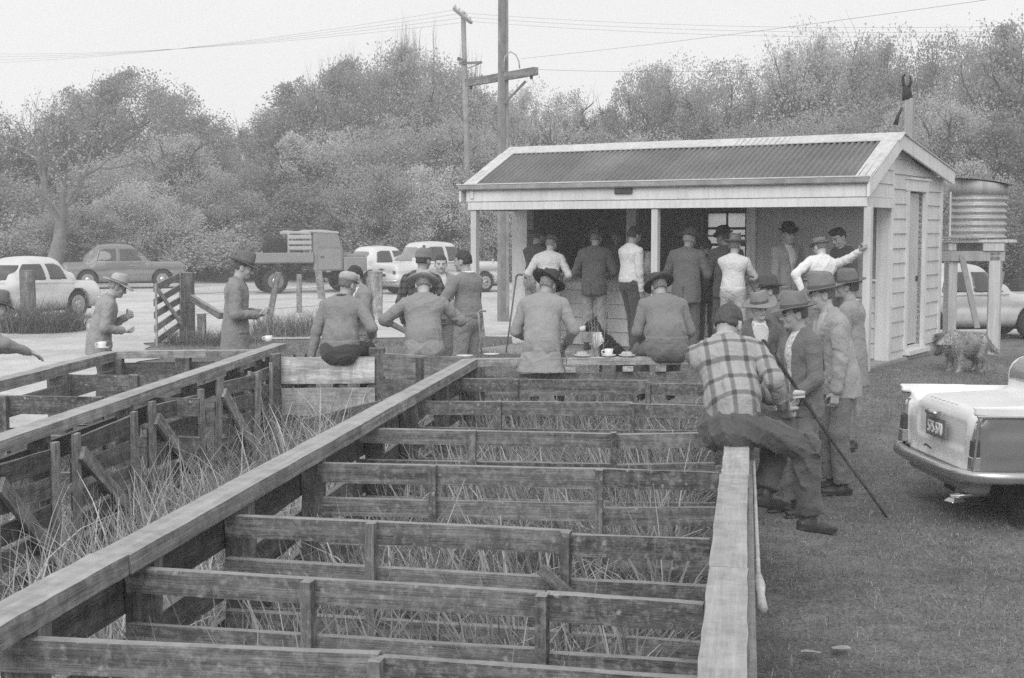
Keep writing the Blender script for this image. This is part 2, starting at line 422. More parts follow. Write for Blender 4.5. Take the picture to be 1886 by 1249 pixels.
# ------------------------------------------------------------------ land
def grid_mesh(xs, ys, zf):
    X, Y = np.meshgrid(xs, ys, indexing='ij'); Z = zf(X, Y); n, m = X.shape
    V = np.stack([X.ravel(), Y.ravel(), Z.ravel()], 1); i = np.arange(n * m).reshape(n, m)
    return V, np.stack([i[:-1, :-1].ravel(), i[1:, :-1].ravel(), i[1:, 1:].ravel(), i[:-1, 1:].ravel()], 1)
def ground_mat():
    m, n, b = new_mat('turf')
    geo = n.nodes.new('ShaderNodeNewGeometry').outputs['Position']
    a = noise(n, .55, 5, geo, .6).outputs['Fac']; f = noise(n, 38, 4, geo, .7).outputs['Fac']; p = noise(n, 5, 5, geo, .65).outputs['Fac']
    c = ramp(n, a, [(.3, .12), (.5, .18), (.72, .27)]); c = mixc(n, 1, c, ramp(n, f, [(.3, .5), (.7, 1.5)]), 'MULTIPLY'); c = mixc(n, .7, c, ramp(n, p, [(.3, .6), (.7, 1.4)]), 'MULTIPLY')
    worn = ramp(n, noise(n, .9, 4, geo, .6).outputs['Fac'], [(.54, 0), (.66, .7)]); c = mixc(n, worn, c, .24)          # trodden bare patches
    n.links.new(c, b.inputs['Base Color']); b.inputs['Roughness'].default_value = 1; b.inputs['Specular IOR Level'].default_value = .05
    bump(n, b, f, .8, .03); return m
def gravel_mat():
    m, n, b = new_mat('gravel')
    geo = n.nodes.new('ShaderNodeNewGeometry').outputs['Position']
    a = noise(n, .35, 5, geo, .65).outputs['Fac']; f = noise(n, 45, 3, geo, .7).outputs['Fac']; p = noise(n, 3, 5, geo, .65).outputs['Fac']
    c = ramp(n, a, [(.3, .42), (.5, .58), (.72, .66)]); c = mixc(n, 1, c, ramp(n, f, [(.3, .75), (.7, 1.2)]), 'MULTIPLY'); c = mixc(n, .8, c, ramp(n, p, [(.3, .8), (.65, 1.1)]), 'MULTIPLY')
    n.links.new(c, b.inputs['Base Color']); b.inputs['Roughness'].default_value = 1; b.inputs['Specular IOR Level'].default_value = .1
    bump(n, b, f, .6, .03); return m
MG, MGR = ground_mat(), gravel_mat()
def spaced(*seg):
    out = [seg[0][0]]
    for a, b, st in seg: out += list(np.linspace(a, b, max(2, int(round((b - a) / st)) + 1))[1:])
    return np.array(out)
V, Fq = grid_mesh(spaced((-1200, -60, 190), (-60, -12, 4), (-12, 14, .5), (14, 60, 4), (60, 1200, 190)), spaced((-60, -5, 8), (-5, 34, .5), (34, 90, 2.5), (90, 1800, 200)), gz)
tag(mesh_obj('ground', V, Fq, MG, smooth=True), 'short turf and bare soil around the sheep yards', None, kind='structure')
# gravel car park: left of the shed and away to the foot of the trees
def road_edge(y):       # right limit of the gravel at distance y
    return -0.55 + .0 * y + .12 * math.sin(y * 1.1) + (0 if y < 21.5 else min(14, (y - 21.5) * 1.5))
lerp_ = lambda a, b, t: a + (b - a) * t
rows = []
ys = spaced((15.2, 30, .4), (30, 58, 1.0))
for y in ys:
    xl = -40.0; xr = road_edge(y)
    near = -2.6 - 1.2 * math.sin(y * .9) * .3
    if y < 29.2: xr = min(xr, lerp_(-.262 * y + .25 * math.sin(y * 1.7), xr, float(sstep(25.0, 29.2, y)) ** 1.5 + .02 * math.sin(y * 3.1)))
    rows.append([(xl + (xr - xl) * t, y + .15 * math.sin(9 * t + y)) for t in 1 - (1 - np.linspace(0, 1, 40)) ** 2])
V = np.array([[(x, y, G(x, y) + .012) for x, y in r] for r in rows]).reshape(-1, 3)
i = np.arange(len(rows) * 40).reshape(len(rows), 40)
Fq = np.stack([i[:-1, :-1].ravel(), i[:-1, 1:].ravel(), i[1:, 1:].ravel(), i[1:, :-1].ravel()], 1)
tag(mesh_obj('gravel_yard', V, Fq, MGR, smooth=True), 'pale gravel car park behind the yards', None, kind='structure')

def blades(name, pts, hmin, hmax, width, mats, bend=.5, seg=3, lean=None, seed=1):
    """many grass blades as one mesh; pts (n,3) roots"""
    r = np.random.default_rng(seed); n = len(pts)
    h = r.uniform(hmin, hmax, n) * (0.6 + .4 * r.random(n)); a = r.uniform(0, 2 * np.pi, n); wd = width * r.uniform(.6, 1.3, n)
    if lean is not None: a = np.where(r.random(n) < .6, lean + r.normal(0, .6, n), a)
    bd = r.uniform(.1, 1.0, n) * bend; tw = r.uniform(0, 2 * np.pi, n)
    dx, dy = np.cos(a), np.sin(a); sx, sy = np.cos(tw), np.sin(tw); V = []
    for s in range(seg + 1):
        t = s / seg; th = bd * t * 1.6
        px = pts[:, 0] + dx * h * np.sin(th) * t; py = pts[:, 1] + dy * h * np.sin(th) * t; pz = pts[:, 2] - .01 + h * t * np.cos(th * .9)
        w_ = wd * (1 - .85 * t ** 1.5)
        V.append(np.stack([px - sx * w_, py - sy * w_, pz], 1)); V.append(np.stack([px + sx * w_, py + sy * w_, pz], 1))
    V = np.stack(V, 1).reshape(-1, 3); base = np.arange(n)[:, None] * (2 * (seg + 1)); Q = []
    for s in range(seg): Q.append(base + np.array([2 * s, 2 * s + 1, 2 * s + 3, 2 * s + 2]))
    Q = np.stack(Q, 1).reshape(-1, 4)
    mi = np.repeat(r.integers(0, len(mats), n), seg)
    return mesh_obj(name, V, Q, None, mats=mats, midx=mi)
def leafmat(name, v, trans=.35, rough=.8):
    if name in MATS: return MATS[name]
    m, n, b = new_mat(name); n.nodes.remove(b)
    oi = n.nodes.new('ShaderNodeObjectInfo'); geo = n.nodes.new('ShaderNodeNewGeometry')
    rr = ramp(n, geo.outputs['Random Per Island'], [(0, v * .75), (1, v * 1.25)])
    c = mixc(n, 1, rr, ramp(n, oi.outputs['Random'], [(0, .8), (1, 1.22)]), 'MULTIPLY')
    d = n.nodes.new('ShaderNodeBsdfDiffuse'); t = n.nodes.new('ShaderNodeBsdfTranslucent'); mx = n.nodes.new('ShaderNodeMixShader'); mx.inputs[0].default_value = trans
    n.links.new(c, d.inputs[0]); n.links.new(c, t.inputs[0]); n.links.new(d.outputs[0], mx.inputs[1]); n.links.new(t.outputs[0], mx.inputs[2])
    n.links.new(mx.outputs[0], n.nodes['Material Output'].inputs[0]); MATS[name] = m; return m
# ------------------------------------------------------------------ tea shed (local x to the right along the front, y back, z up)
SO = Vector((4.66, 18.1, 0)); SYAW = -R(32)
shed = empty('tea_shed', SO, SYAW)
tag(shed, 'white weatherboard tea shed with corrugated iron roof and open serving counter', 'shed')
SM = shed.matrix_basis.copy()
def shed_pt(x, y, z): return SM @ Vector((x, y, z))
def shed_x(px, v):                                  # local x on the line y=v that shows at column px
    lo, hi = -9.0, 4.0
    for _ in range(50):
        mid = (lo + hi) / 2; q = SM @ Vector((mid, v, 1.5))
        if img(q)[0] < px: lo = mid
        else: hi = mid
    return lo
def paint(name, v, dirt=.5):
    if name in MATS: return MATS[name]
    m, n, b = new_mat(name); vec = mapping(n, (1, 1, 1), rnd=True)
    geo = n.nodes.new('ShaderNodeNewGeometry').outputs['Position']
    big = noise(n, 1.3, 5, geo, .65).outputs['Fac']; st = mapping(n, (9, 9, .7), 'Object', True); run = noise(n, 1.6, 4, st, .65).outputs['Fac']
    c = ramp(n, big, [(.28, v * .84), (.6, v), (.8, v * 1.05)]); c = mixc(n, dirt, c, ramp(n, run, [(.32, .72), (.6, 1.03)]), 'MULTIPLY')
    sp = ramp(n, noise(n, 60, 4, geo, .7).outputs['Fac'], [(.3, .8), (.42, 1)]); c = mixc(n, .6 * dirt, c, sp, 'MULTIPLY')
    n.links.new(c, b.inputs['Base Color']); b.inputs['Roughness'].default_value = .6; b.inputs['Specular IOR Level'].default_value = .25
    bump(n, b, noise(n, 30, 4, vec).outputs['Fac'], .12); MATS[name] = m; return m
WH, WH2 = paint('white_paint', .68), paint('white_trim_paint', .76)
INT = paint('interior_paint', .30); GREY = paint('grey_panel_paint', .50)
SB = lambda: MB()
def sbox(name, lo, hi, mat, parent=shed, bevel=0.0): return MB().span(lo, hi).build(name, mat, parent, bevel=bevel)
ZE, ZR, YR, ZB, YB, LX = 2.86, 3.51, 1.3, 3.10, 4.05, -6.33   # eave, ridge height, ridge line, back eave, back edge, left end
def roof_z(y): return ZE + (ZR - ZE) * (y + .06) / (YR + .06) if y < YR else ZR + (ZB - ZR) * (y - YR) / (YB - YR)
FL = .44
slab = sbox('floor', (LX + .25, -.06, .12), (-.06, 3.9, FL), simple('concrete_floor', .34, .9, .25, 3, .1, bmp=.2))
# weatherboards: each board overlaps the one below
def wboard(x0, x1, z0, y, axis_='x', x0t=None, x1t=None, h=.205, mat=WH, parent=shed):
    x0t = x0 if x0t is None else x0t; x1t = x1 if x1t is None else x1t
    zt = z0 + h; j = random.uniform(-.003, .003)
    pr = [(0.034 + j, z0), (0.010, zt + .018)]
    if axis_ == 'x':
        P = [(x0, y, z0), (x1, y, z0), (x1, y - pr[0][0], z0), (x0, y - pr[0][0], z0), (x0t, y, zt), (x1t, y, zt), (x1t, y - pr[1][0], zt), (x0t, y - pr[1][0], zt)]
    else:
        P = [(y, x0, z0), (y, x1, z0), (y + pr[0][0], x1, z0), (y + pr[0][0], x0, z0), (y, x0t, zt), (y, x1t, zt), (y + pr[1][0], x1t, zt), (y + pr[1][0], x0t, zt)]
    return MB().add(P, [(0, 1, 2, 3), (4, 7, 6, 5), (0, 4, 5, 1), (3, 2, 6, 7), (0, 3, 7, 4), (1, 5, 6, 2)]).build('weatherboard', mat, parent)
YW = 1.3; XR = -.14; XL = shed_x(943, 1.25) + .02
front = sbox('front_wall', (XL, YW + .002, .3), (XR - .002, YW + .09, 1.53), WH)
for i in range(5): wboard(XL + .26, -.30, .462 + i * .215, YW, h=.212)
sbox('counter_top', (XL + .262, YW - .18, 1.545), (-2.0, YW + .42, 1.585), paint('counter_paint', .55), bevel=.005)
sbox('ledge', (-2.0, YW - .06, 1.545), (-.30, YW + .02, 1.575), WH2)
sbox('corner_pier', (XL - .02, YW - .05, .42), (XL + .26, YW + .16, 2.80), WH2)
sbox('corner_pier', (-.30, YW - .045, .40), (XR + .035, YW + .1, 3.2), WH2)
xo = shed_x(1375, YW)                                 # right side of the serving opening
sbox('opening_jamb', (xo, YW - .04, 1.586), (xo + .14, YW + .12, 2.75), WH2)
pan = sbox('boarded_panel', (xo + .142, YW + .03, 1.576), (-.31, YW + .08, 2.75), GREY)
nb = 14
for i in range(nb):
    a = xo + .15 + (-.46 - xo - .15) * i / nb; b = xo + .15 + (-.46 - xo - .15) * (i + 1) / nb
    sbox('panel_board', (a + .0012, YW + .020, 1.58), (b - .0012, YW + .028, 2.74), GREY, pan)
sbox('panel_reveal_shade', (-.455, YW + .004, 1.58), (-.312, YW + .011, 2.74), paint('reveal_shade_paint', .34), pan)  # shadow of the deep reveal, painted as a flat darker strip
sbox('opening_post', (shed_x(1155, YW + .1), YW + .06, 1.586), (shed_x(1170, YW + .1) + .02, YW + .16, 2.75), paint('post_paint', .5))
sbox('header_beam', (XL + .26, YW + .0, 2.70), (xo, YW + .12, 2.86), WH)
# inside
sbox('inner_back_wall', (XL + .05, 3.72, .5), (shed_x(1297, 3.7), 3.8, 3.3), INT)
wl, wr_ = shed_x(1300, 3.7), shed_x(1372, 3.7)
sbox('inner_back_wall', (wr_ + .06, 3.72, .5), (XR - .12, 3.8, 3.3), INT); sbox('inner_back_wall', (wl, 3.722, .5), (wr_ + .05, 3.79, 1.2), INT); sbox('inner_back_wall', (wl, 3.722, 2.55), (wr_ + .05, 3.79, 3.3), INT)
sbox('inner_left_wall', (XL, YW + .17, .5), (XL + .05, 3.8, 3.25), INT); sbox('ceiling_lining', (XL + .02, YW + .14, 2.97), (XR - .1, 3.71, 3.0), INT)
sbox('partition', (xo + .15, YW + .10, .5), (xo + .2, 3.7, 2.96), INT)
win = sbox('back_window', (wl - .04, 3.68, 1.16), (wl + .02, 3.735, 2.6), simple('window_frame_dark', .06, .7))
sbox('window_frame', (wr_ + .0, 3.68, 1.16), (wr_ + .07, 3.735, 2.6), MATS['window_frame_dark'], win)
fm, fn_, fb = new_mat('whitened_pane'); fn_.nodes.remove(fb); tr = fn_.nodes.new('ShaderNodeBsdfTranslucent'); tr.inputs[0].default_value = g3(.85); fn_.links.new(tr.outputs[0], fn_.nodes['Material Output'].inputs[0])
zs = np.linspace(1.2, 2.56, 6)
for i in range(5):
    sbox('glazing_bar', (wl + .02, 3.70, zs[i + 1] - .022), (wr_, 3.73, zs[i + 1] + .022), MATS['window_frame_dark'], win)
    for j in range(2): sbox('pane', (wl + .02 + (wr_ - wl) * j / 2, 3.735, zs[i]), (wl + .02 + (wr_ - wl) * (j + 1) / 2 - .01, 3.742, zs[i + 1]), fm, win)
sbox('glazing_bar', (wl + (wr_ - wl) * .5, 3.71, 1.2), (wl + (wr_ - wl) * .5 + .03, 3.733, 2.56), MATS['window_frame_dark'], win)
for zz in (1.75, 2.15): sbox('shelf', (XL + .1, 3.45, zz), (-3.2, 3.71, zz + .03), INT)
# rear outer wall
bw_ = sbox('back_wall', (XL, 3.805, .3), (wl - .05, 3.9, 3.05), WH); sbox('back_wall', (wr_ + .08, 3.805, .3), (XR - .002, 3.9, 3.05), WH); sbox('left_wall', (XL - .06, YW + .17, .3), (XL - .003, 3.9, 3.0), WH)
# gable wall on the right, boards cut to the roof slope
def yspan(z, under=.10):
    zz = z + under; lo = YW if zz < roof_z(YW) else None
    if lo is None: return None
    hi = 3.86 if zz <= roof_z(3.86) else YR + (zz - ZR) / (ZB - ZR) * (YB - YR)
    return lo, hi
core = MB().prism([(XR - .10, YW + .1, .3), (XR - .10, 3.86, .3), (XR - .10, 3.86, roof_z(3.86) - .1), (XR - .10, YW + .1, ZR - .12)], (.098, 0, 0))
D0, D1, DZ0, DZ1 = 2.12, 2.96, .56, 2.82
gw = MB()
for lo, hi in (((XR - .1, YW + .1, .3), (XR - .004, D0, 3.0)), ((XR - .1, D1, .3), (XR - .004, 3.86, 3.0)), ((XR - .1, D0, DZ1), (XR - .004, D1, 3.0)), ((XR - .1, D0, .3), (XR - .004, D1, DZ0))): gw.span(lo, hi)
gw.prism([(XR - .1, YW + .1, 3.001), (XR - .1, 3.86, 3.001), (XR - .1, 3.86, roof_z(3.86) - .08), (XR - .1, YW + .1, ZR - .12)], (.096, 0, 0)); gw.build('gable_wall', WH, shed)
z = .34
while z < 3.45:
    s0, s1 = yspan(z), yspan(z + .205)
    if s0 is None: break
    if s1 is None: s1 = (YW + .02, YW + .04)
    a, b, bt = s0[0] + .05, s0[1], s1[1]
    if z + .1 > DZ0 - .1 and z < DZ1 + .02 and z + .205 > DZ0:
        wboard(a, D0 - .1, z, XR, 'y'); wboard(D1 + .1, b, z, XR, 'y', D1 + .1, max(D1 + .12, bt))
    else: wboard(a, b, z, XR, 'y', a, max(a + .02, bt))
    z += .208
sbox('corner_board', (XR - .0, YW - .048, .36), (XR + .045, YW + .07, roof_z(YW) - .12), WH2)
sbox('corner_board', (XR - .0, 3.80, .34), (XR + .045, 3.92, roof_z(3.86) - .06), WH2)
# side door: frame, recessed leaf, sill
door = sbox('side_door', (XR - .095, D0 + .03, DZ0 + .02), (XR - .06, D1 - .03, DZ1 - .02), paint('door_paint', .60))
for i in range(5): sbox('door_board', (XR - .059, D0 + .04 + i * .156, DZ0 + .03), (XR - .05, D0 + .19 + i * .156, DZ1 - .03), MATS['door_paint'], door)
sbox('door_handle', (XR - .05, D1 - .12, 1.5), (XR - .02, D1 - .09, 1.58), simple('dark_iron', .05, .5), door)
for a, b in ((D0 - .1, D0), (D1, D1 + .1)): sbox('door_frame', (XR - .06, a, DZ0 - .04), (XR + .052, b, DZ1), WH2)
sbox('door_frame', (XR - .06, D0 - .12, DZ1 + .001), (XR + .055, D1 + .12, DZ1 + .16), WH2); sbox('door_sill', (XR - .08, D0 - .1, DZ0 - .10), (XR + .13, D1 + .1, DZ0 - .042), WH2)
sbox('drip_mould', (XR - .02, D0 - .14, DZ1 + .162), (XR + .085, D1 + .14, DZ1 + .19), WH2)
# porch posts, beam and fascia
for px in (1597, 1207, 875):
    a = shed_x(px, 0.0); sbox('post', (a - .05, -.05, .40), (a + .05, .05, 2.56), paint('porch_post_paint', .52 if px == 875 else .62), bevel=.006)
sbox('fascia_board', (LX + .08, -.075, 2.565), (-.02, -.035, 2.685), WH2, bevel=.004); sbox('fascia_board', (LX + .06, -.088, 2.690), (-.02, -.034, 2.86), WH2, bevel=.004)
sbox('porch_beam', (LX + .1, -.03, 2.62), (-.04, .06, 2.84), WH)
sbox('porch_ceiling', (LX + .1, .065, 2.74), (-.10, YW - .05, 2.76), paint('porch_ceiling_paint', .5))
for x0 in (-.10, LX + .1):
    sbox('side_beam', (x0 - .02, -.03, 2.56), (x0 + .055, YW - .05, 2.69), WH2)
    for k in range(4):
        zb = 2.695 + .19 * k; ys0 = max(-.03, YR - (ZR - .10 - zb) / (ZR - ZE) * (YR + .06)); ys1 = max(-.03, YR - (ZR - .10 - zb - .19) / (ZR - ZE) * (YR + .06))
        if ys0 < YW - .06: wboard(ys0, YW - .05, zb, x0 + .01, 'y', min(ys1, YW - .07), YW - .05, h=.188)
sbox('soffit_bracket', (LX + .15, -.11, 2.74), (LX + .2, -.09, 2.86), WH2)
gut = MB(); prof = [(-.10, 2.955), (-.17, 2.955), (-.185, 2.93), (-.175, 2.88), (-.15, 2.862), (-.10, 2.862)]
gut.prism([(LX - .03, y, zz) for y, zz in prof], (-LX + .05, 0, 0)); gut.build('gutter', simple('gutter_paint', .36, .6, .3, 5), shed)
sbox('gutter_lip', (LX - .05, -.192, 2.945), (.03, -.172, 2.962), simple('gutter_lip_paint', .6, .6, .2, 5))
xs_ = shed_x(1148, -.09); sbox('dark_plate', (xs_ - .14, -.13, 2.775), (xs_ + .14, -.089, 2.855), simple('plate_dark', .07, .7, .3, 15), bevel=.01)
# corrugated iron roof, sheet by sheet
def iron(name, v, rust=.5):
    if name in MATS: return MATS[name]
    m, n, b = new_mat(name); geo = n.nodes.new('ShaderNodeNewGeometry').outputs['Position']
    a = noise(n, .9, 5, geo, .65).outputs['Fac']; f = noise(n, 45, 5, geo, .75).outputs['Fac']
    c = ramp(n, a, [(.3, v * .7), (.55, v), (.75, v * 1.3)]); c = mixc(n, .8, c, ramp(n, f, [(.3, .55), (.7, 1.4)]), 'MULTIPLY')
    oi = n.nodes.new('ShaderNodeObjectInfo').outputs['Random']; c = mixc(n, 1, c, ramp(n, oi, [(0, .86), (1, 1.15)]), 'MULTIPLY')
    n.links.new(c, b.inputs['Base Color']); b.inputs['Roughness'].default_value = .42; b.inputs['Metallic'].default_value = .25; b.inputs['Specular IOR Level'].default_value = .35
    bump(n, b, f, .2); MATS[name] = m; return m
IRON = iron('weathered_iron', .20); FLASH = paint('flashing_paint', .62, .8)
nsh = 8; sw_ = (-LX - .0) / nsh
for i in range(nsh):
    x0 = LX + i * sw_; x1 = x0 + sw_ + .035; vs = []; nn = 9 * 8; rows_ = 3; dz = .004 * (i % 2)
    for r in range(rows_ + 1):
        t = r / rows_; y = -.14 + (YR - .02 + .14) * t; zz = ZE + (ZR - ZE) * (y + .06) / (YR + .06)
        for q in range(nn + 1):
            x = x0 + (x1 - x0) * q / nn; vs.append((x, y - .3 * .0, zz + .062 + .025 * math.sin(2 * math.pi * x / .088) + dz + .003 * math.sin(4 * t + i * 2.1)))
    a = np.arange((rows_ + 1) * (nn + 1)).reshape(rows_ + 1, nn + 1)
    Fq = np.stack([a[:-1, :-1].ravel(), a[:-1, 1:].ravel(), a[1:, 1:].ravel(), a[1:, :-1].ravel()], 1)
    mesh_obj('roof_sheet', vs, Fq, IRON, shed, smooth=True)
MB().prism([(LX + .02, YR + .02, ZR + .005), (LX + .02, YB, ZB + .0), (LX + .02, YB, ZB + .05), (LX + .02, YR + .02, ZR + .055)], (-LX - .04, 0, 0)).build('rear_roof', IRON, shed)
MB().prism([(LX + .06, -.02, ZE + .0), (LX + .06, YR, ZR - .02), (LX + .06, YR, ZR + .02), (LX + .06, -.02, ZE + .035)], (-LX - .12, 0, 0)).build('roof_boarding', WH, shed)
def slope_strip(name, x0, x1, y0, y1, lift, th, mat):
    q = [(y0, roof_z(y0) + lift), (y1, roof_z(y1) + lift), (y1, roof_z(y1) + lift + th), (y0, roof_z(y0) + lift + th)]
    return MB().prism([(x0, y, z_) for y, z_ in q], (x1 - x0, 0, 0)).build(name, mat, shed)
nr = 4
for i in range(nr):
    a = LX - .02 + (-LX + .06) * i / nr; b = LX - .02 + (-LX + .06) * (i + 1) / nr + .03
    slope_strip('ridge_cap', a, b, YR - .24, YR + .0, .078 + .003 * (i % 2), .012, FLASH); slope_strip('ridge_cap', a, b, YR + .002, YR + .2, .062 + .003 * (i % 2), .012, FLASH)
for a, b in ((-.20, .04), (LX - .04, LX + .2)): slope_strip('barge_flashing', a, b, -.15, YR - .24, .076, .012, FLASH)
for a, b in ((0.0, .035), (LX - .035, LX + .0)):
    slope_strip('bargeboard', a, b, -.14, YR - .002, -.13, .195, WH2); slope_strip('bargeboard', a, b, YR + .002, YB + .02, -.14, .20, WH2); slope_strip('bargeboard_cap', a - .02, b + .02, YR + .003, YB + .03, .064, .014, FLASH)
# vent post behind the ridge with its bent iron cowl
fx = shed_x(1668, 2.2)
sbox('vent_post', (fx - .06, 2.14, 3.3), (fx + .06, 2.26, 4.14), paint('vent_paint', .40, .9), bevel=.01)
ck = MB().tube([(fx - .03, 2.2, 4.12), (fx - .04, 2.2, 4.22), (fx - .06, 2.2, 4.32)], [.075, .07, .045], 10).tube([(fx - .07, 2.2, 4.28), (fx - .10, 2.2, 4.36), (fx - .105, 2.2, 4.46), (fx - .07, 2.2, 4.48)], [.028, .022, .02, .02], 8)
ck.tube([(fx - .02, 2.2, 4.28), (fx + .01, 2.2, 4.36), (fx - .0, 2.2, 4.46)], [.026, .02, .012], 8).tube([(fx - .08, 2.1, 4.0), (fx - .13, 2.08, 3.88), (fx - .16, 2.08, 3.76)], [.016, .022, .035], 8)
ck.build('cowl', simple('black_iron', .035, .7, .3, 20), shed, smooth=True)
# things on the counter
EN = simple('enamel_white', .72, .25, .06, 10, .5)
def counter_pt(px, v=YW + .12): return shed_pt(shed_x(px, v), v, 1.586)
c = counter_pt(1195, YW + .15); jug = empty('jug', c); tag(jug, 'tall white enamel jug on the serving counter beside the middle porch post', 'jug')
MB().lathe([(.085, 0), (.105, .03), (.105, .16), (.075, .24), (.062, .30), (.075, .345), (.07, .345), (.055, .30), (.06, .2), (.03, .02)], 20).build('jug_body', EN, jug, smooth=True)
MB().tube([(-.09, 0, .27), (-.16, 0, .26), (-.175, 0, .18), (-.15, 0, .09), (-.10, 0, .06)], .013, 8).build('handle', EN, jug, smooth=True)
for i, (px, lab) in enumerate(((1048, 'plate of sandwiches at the left end of the serving counter'), (1198, 'plate of sandwiches on the serving counter by the enamel jug'))):
    c = counter_pt(px, YW - .02 if i == 0 else YW - .05); t = empty('sandwich_plate', c); tag(t, lab, 'plate')
    MB().lathe([(.05, 0), (.11, .012), (.115, .018), (.05, .010)], 20).build('plate', EN, t, smooth=True)
    for q in range(4): MB().box((-.05 + .033 * q, .01 * (q % 2), .035), (.05, .07, .022), Matrix.Rotation(.4 * q, 3, 'Z')).build('sandwich', simple('bread', .6, .9, .15, 30), t)

# ------------------------------------------------------------------ rain tank on its stand
TC = at(1798, 500, 22.3); tzg = G(TC.x, TC.y)
stand = empty('tank_stand', (TC.x, TC.y, tzg), R(-10)); tag(stand, 'white timber tank stand behind the gable end of the shed', 'tank stand')
PW = paint('stand_paint', .60, .9); topz = 2.13 - tzg
def stbox(nm, lo, hi, m=PW): return MB().span(lo, hi).build(nm, m, stand, bevel=.006)
for x0, y0, w_ in ((-.46, -.36, .13), (.16, -.42, .17), (-.44, .34, .12), (.34, .34, .12)): stbox('leg', (x0 - w_ / 2 + .05, y0 - .05, -.12), (x0 + w_ / 2 + .05, y0 + .06, topz - .22))
stbox('beam', (-.62, -.47, topz - .36), (.36, -.415, topz - .2), paint('beam_paint', .42, .9)); stbox('beam', (-.55, .30, topz - .22), (.5, .36, topz - .08)); stbox('bearer', (.02, -.5, topz - .2), (.34, .5, topz - .07)); stbox('bearer', (-.5, -.48, topz - .195), (-.38, .48, topz - .072))
for i in range(6): stbox('deck_board', (-.58 + .0 * i, -.52 + i * .175, topz - .068), (.52, -.52 + i * .175 + .165, topz - .02))
stbox('deck_plank', (-.66, -.60, topz - .005), (-.05, -.53, topz + .03), simple('grey_plank', .3, .9, .3, 10))
tank = empty('rain_tank', (TC.x, TC.y, 2.13)); tag(tank, 'corrugated iron rain tank with a sheet lid on the timber stand', 'tank')
prof = [(.40, 0), (.43, 0)]
for i in range(49): prof.append((.430 + .020 * math.cos(2 * math.pi * i / 7), .012 + .70 * i / 48))
prof += [(.40, .72)]
GAL = iron('tank_iron', .55)
MB().lathe(prof, 40).build('tank_body', GAL, tank, smooth=True)
lid = []
for i in range(13):
    t = -1 + 2 * i / 12; x = .46 * t; lid.append([(x, y, .905 + .02 * (1 - t * t) - .06 * t + (0 if abs(y) < .3 else -.01)) for y in (-.46, -.2, .2, .46)] + [(x, y, .89 + .02 * (1 - t * t) - .06 * t) for y in (.46, .2, -.2, -.46)])
MB().loft(lid).build('lid', paint('lid_paint', .42, .9), tank)
skirt = [[(.455 * math.cos(a), .455 * math.sin(a), .70 - .0 * math.cos(a)), (.455 * math.cos(a), .455 * math.sin(a), .885 - .06 * math.cos(a)), (.44 * math.cos(a), .44 * math.sin(a), .885 - .06 * math.cos(a)), (.44 * math.cos(a), .44 * math.sin(a), .70)] for a in np.linspace(0, 2 * math.pi, 41)]
MB().loft(skirt, cap=False).build('rim', paint('lid_paint', .42, .9), tank, smooth=True)
MB().tube([(-.47, -.1, .74), (-.47, -.1, .2), (-.47, -.1, -1.68)], .016, 8).build('overflow_pipe', WH2, tank)
pb = on(1795, 612, .1); pp = at(1772, 462, pb.y - .3)
tag(plank('leaning_plank', at(1800, 605, 21.6), at(1771, 470, 21.9), .03, .09, simple('grey_plank', .3), None, side=(1, .2, .2)), 'thin grey plank leaning between the tank stand legs', 'plank')
tag(plank('leaning_plank', at(1828, 600, 22.9), at(1846, 500, 23.1), .03, .08, simple('grey_plank', .3), None, side=(1, .2, .2)), 'thin plank leaning against the right leg of the tank stand', 'plank')
bk = at(1757, 632, 21.2); bz = G(bk.x, bk.y)
tin = empty('tin_tub', (bk.x, bk.y, bz)); tag(tin, 'galvanised tin tub on the grass below the rain tank', 'tub')
MB().lathe([(.22, 0), (.27, .25), (.275, .28), (.262, .28), (.22, .02)], 24).build('tub_body', iron('tub_iron', .22), tin, smooth=True)
for sx in (-1, 1): MB().tube([(sx * .27, -.06, .22), (sx * .31, -.05, .2), (sx * .31, .05, .2), (sx * .27, .06, .22)], .009, 6).build('handle', MATS['tub_iron'], tin)
# ------------------------------------------------------------------ sheep yards: posts and rails
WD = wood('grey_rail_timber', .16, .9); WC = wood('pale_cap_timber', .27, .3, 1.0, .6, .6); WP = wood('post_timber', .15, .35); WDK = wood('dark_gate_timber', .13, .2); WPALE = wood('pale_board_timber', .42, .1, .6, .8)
ZC = 1.05
def lerp(a, b, t): return a + (b - a) * t
def cap_run(root, a, b, cuts, wid=.145, th=.065, mat=WC):
    """top cap from a to b (top centre line) in butted lengths"""
    a, b = Vector(a), Vector(b); cuts = [0] + list(cuts) + [1]
    for i, (t0, t1) in enumerate(zip(cuts[:-1], cuts[1:])):
        p, q = lerp(a, b, t0), lerp(a, b, t1 - .0006); dz = Vector((random.uniform(-.006, .006), random.uniform(-.004, .004), -th / 2 - random.uniform(0, .006)))
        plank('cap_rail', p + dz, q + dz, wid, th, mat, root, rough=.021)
def post(root, p, ztop, w_=.11, mat=WP, name='post', d=None, yaw=0.0, lean=(0, 0)):
    zb = G(p.x, p.y) - .12; d = d or w_
    s = Vector((math.cos(yaw), math.sin(yaw), 0))
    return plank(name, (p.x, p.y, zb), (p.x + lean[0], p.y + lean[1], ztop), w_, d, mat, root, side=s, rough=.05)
def rails(root, a, b, zs, h=.14, th=.04, off=0.0, mat=WD, name='rail', sag=.012):
    a, b = Vector(a), Vector(b); n = (b - a).cross(Vector((0, 0, 1))).normalized() * off
    for z_ in zs:
        plank(name, Vector((a.x, a.y, z_ - h / 2)) + n + Vector((0, 0, random.uniform(-sag, sag))), Vector((b.x, b.y, z_ - h / 2)) + n + Vector((0, 0, random.uniform(-sag, sag))), th, h * random.uniform(.9, 1.08), mat, root, roll=random.uniform(-.05, .05))
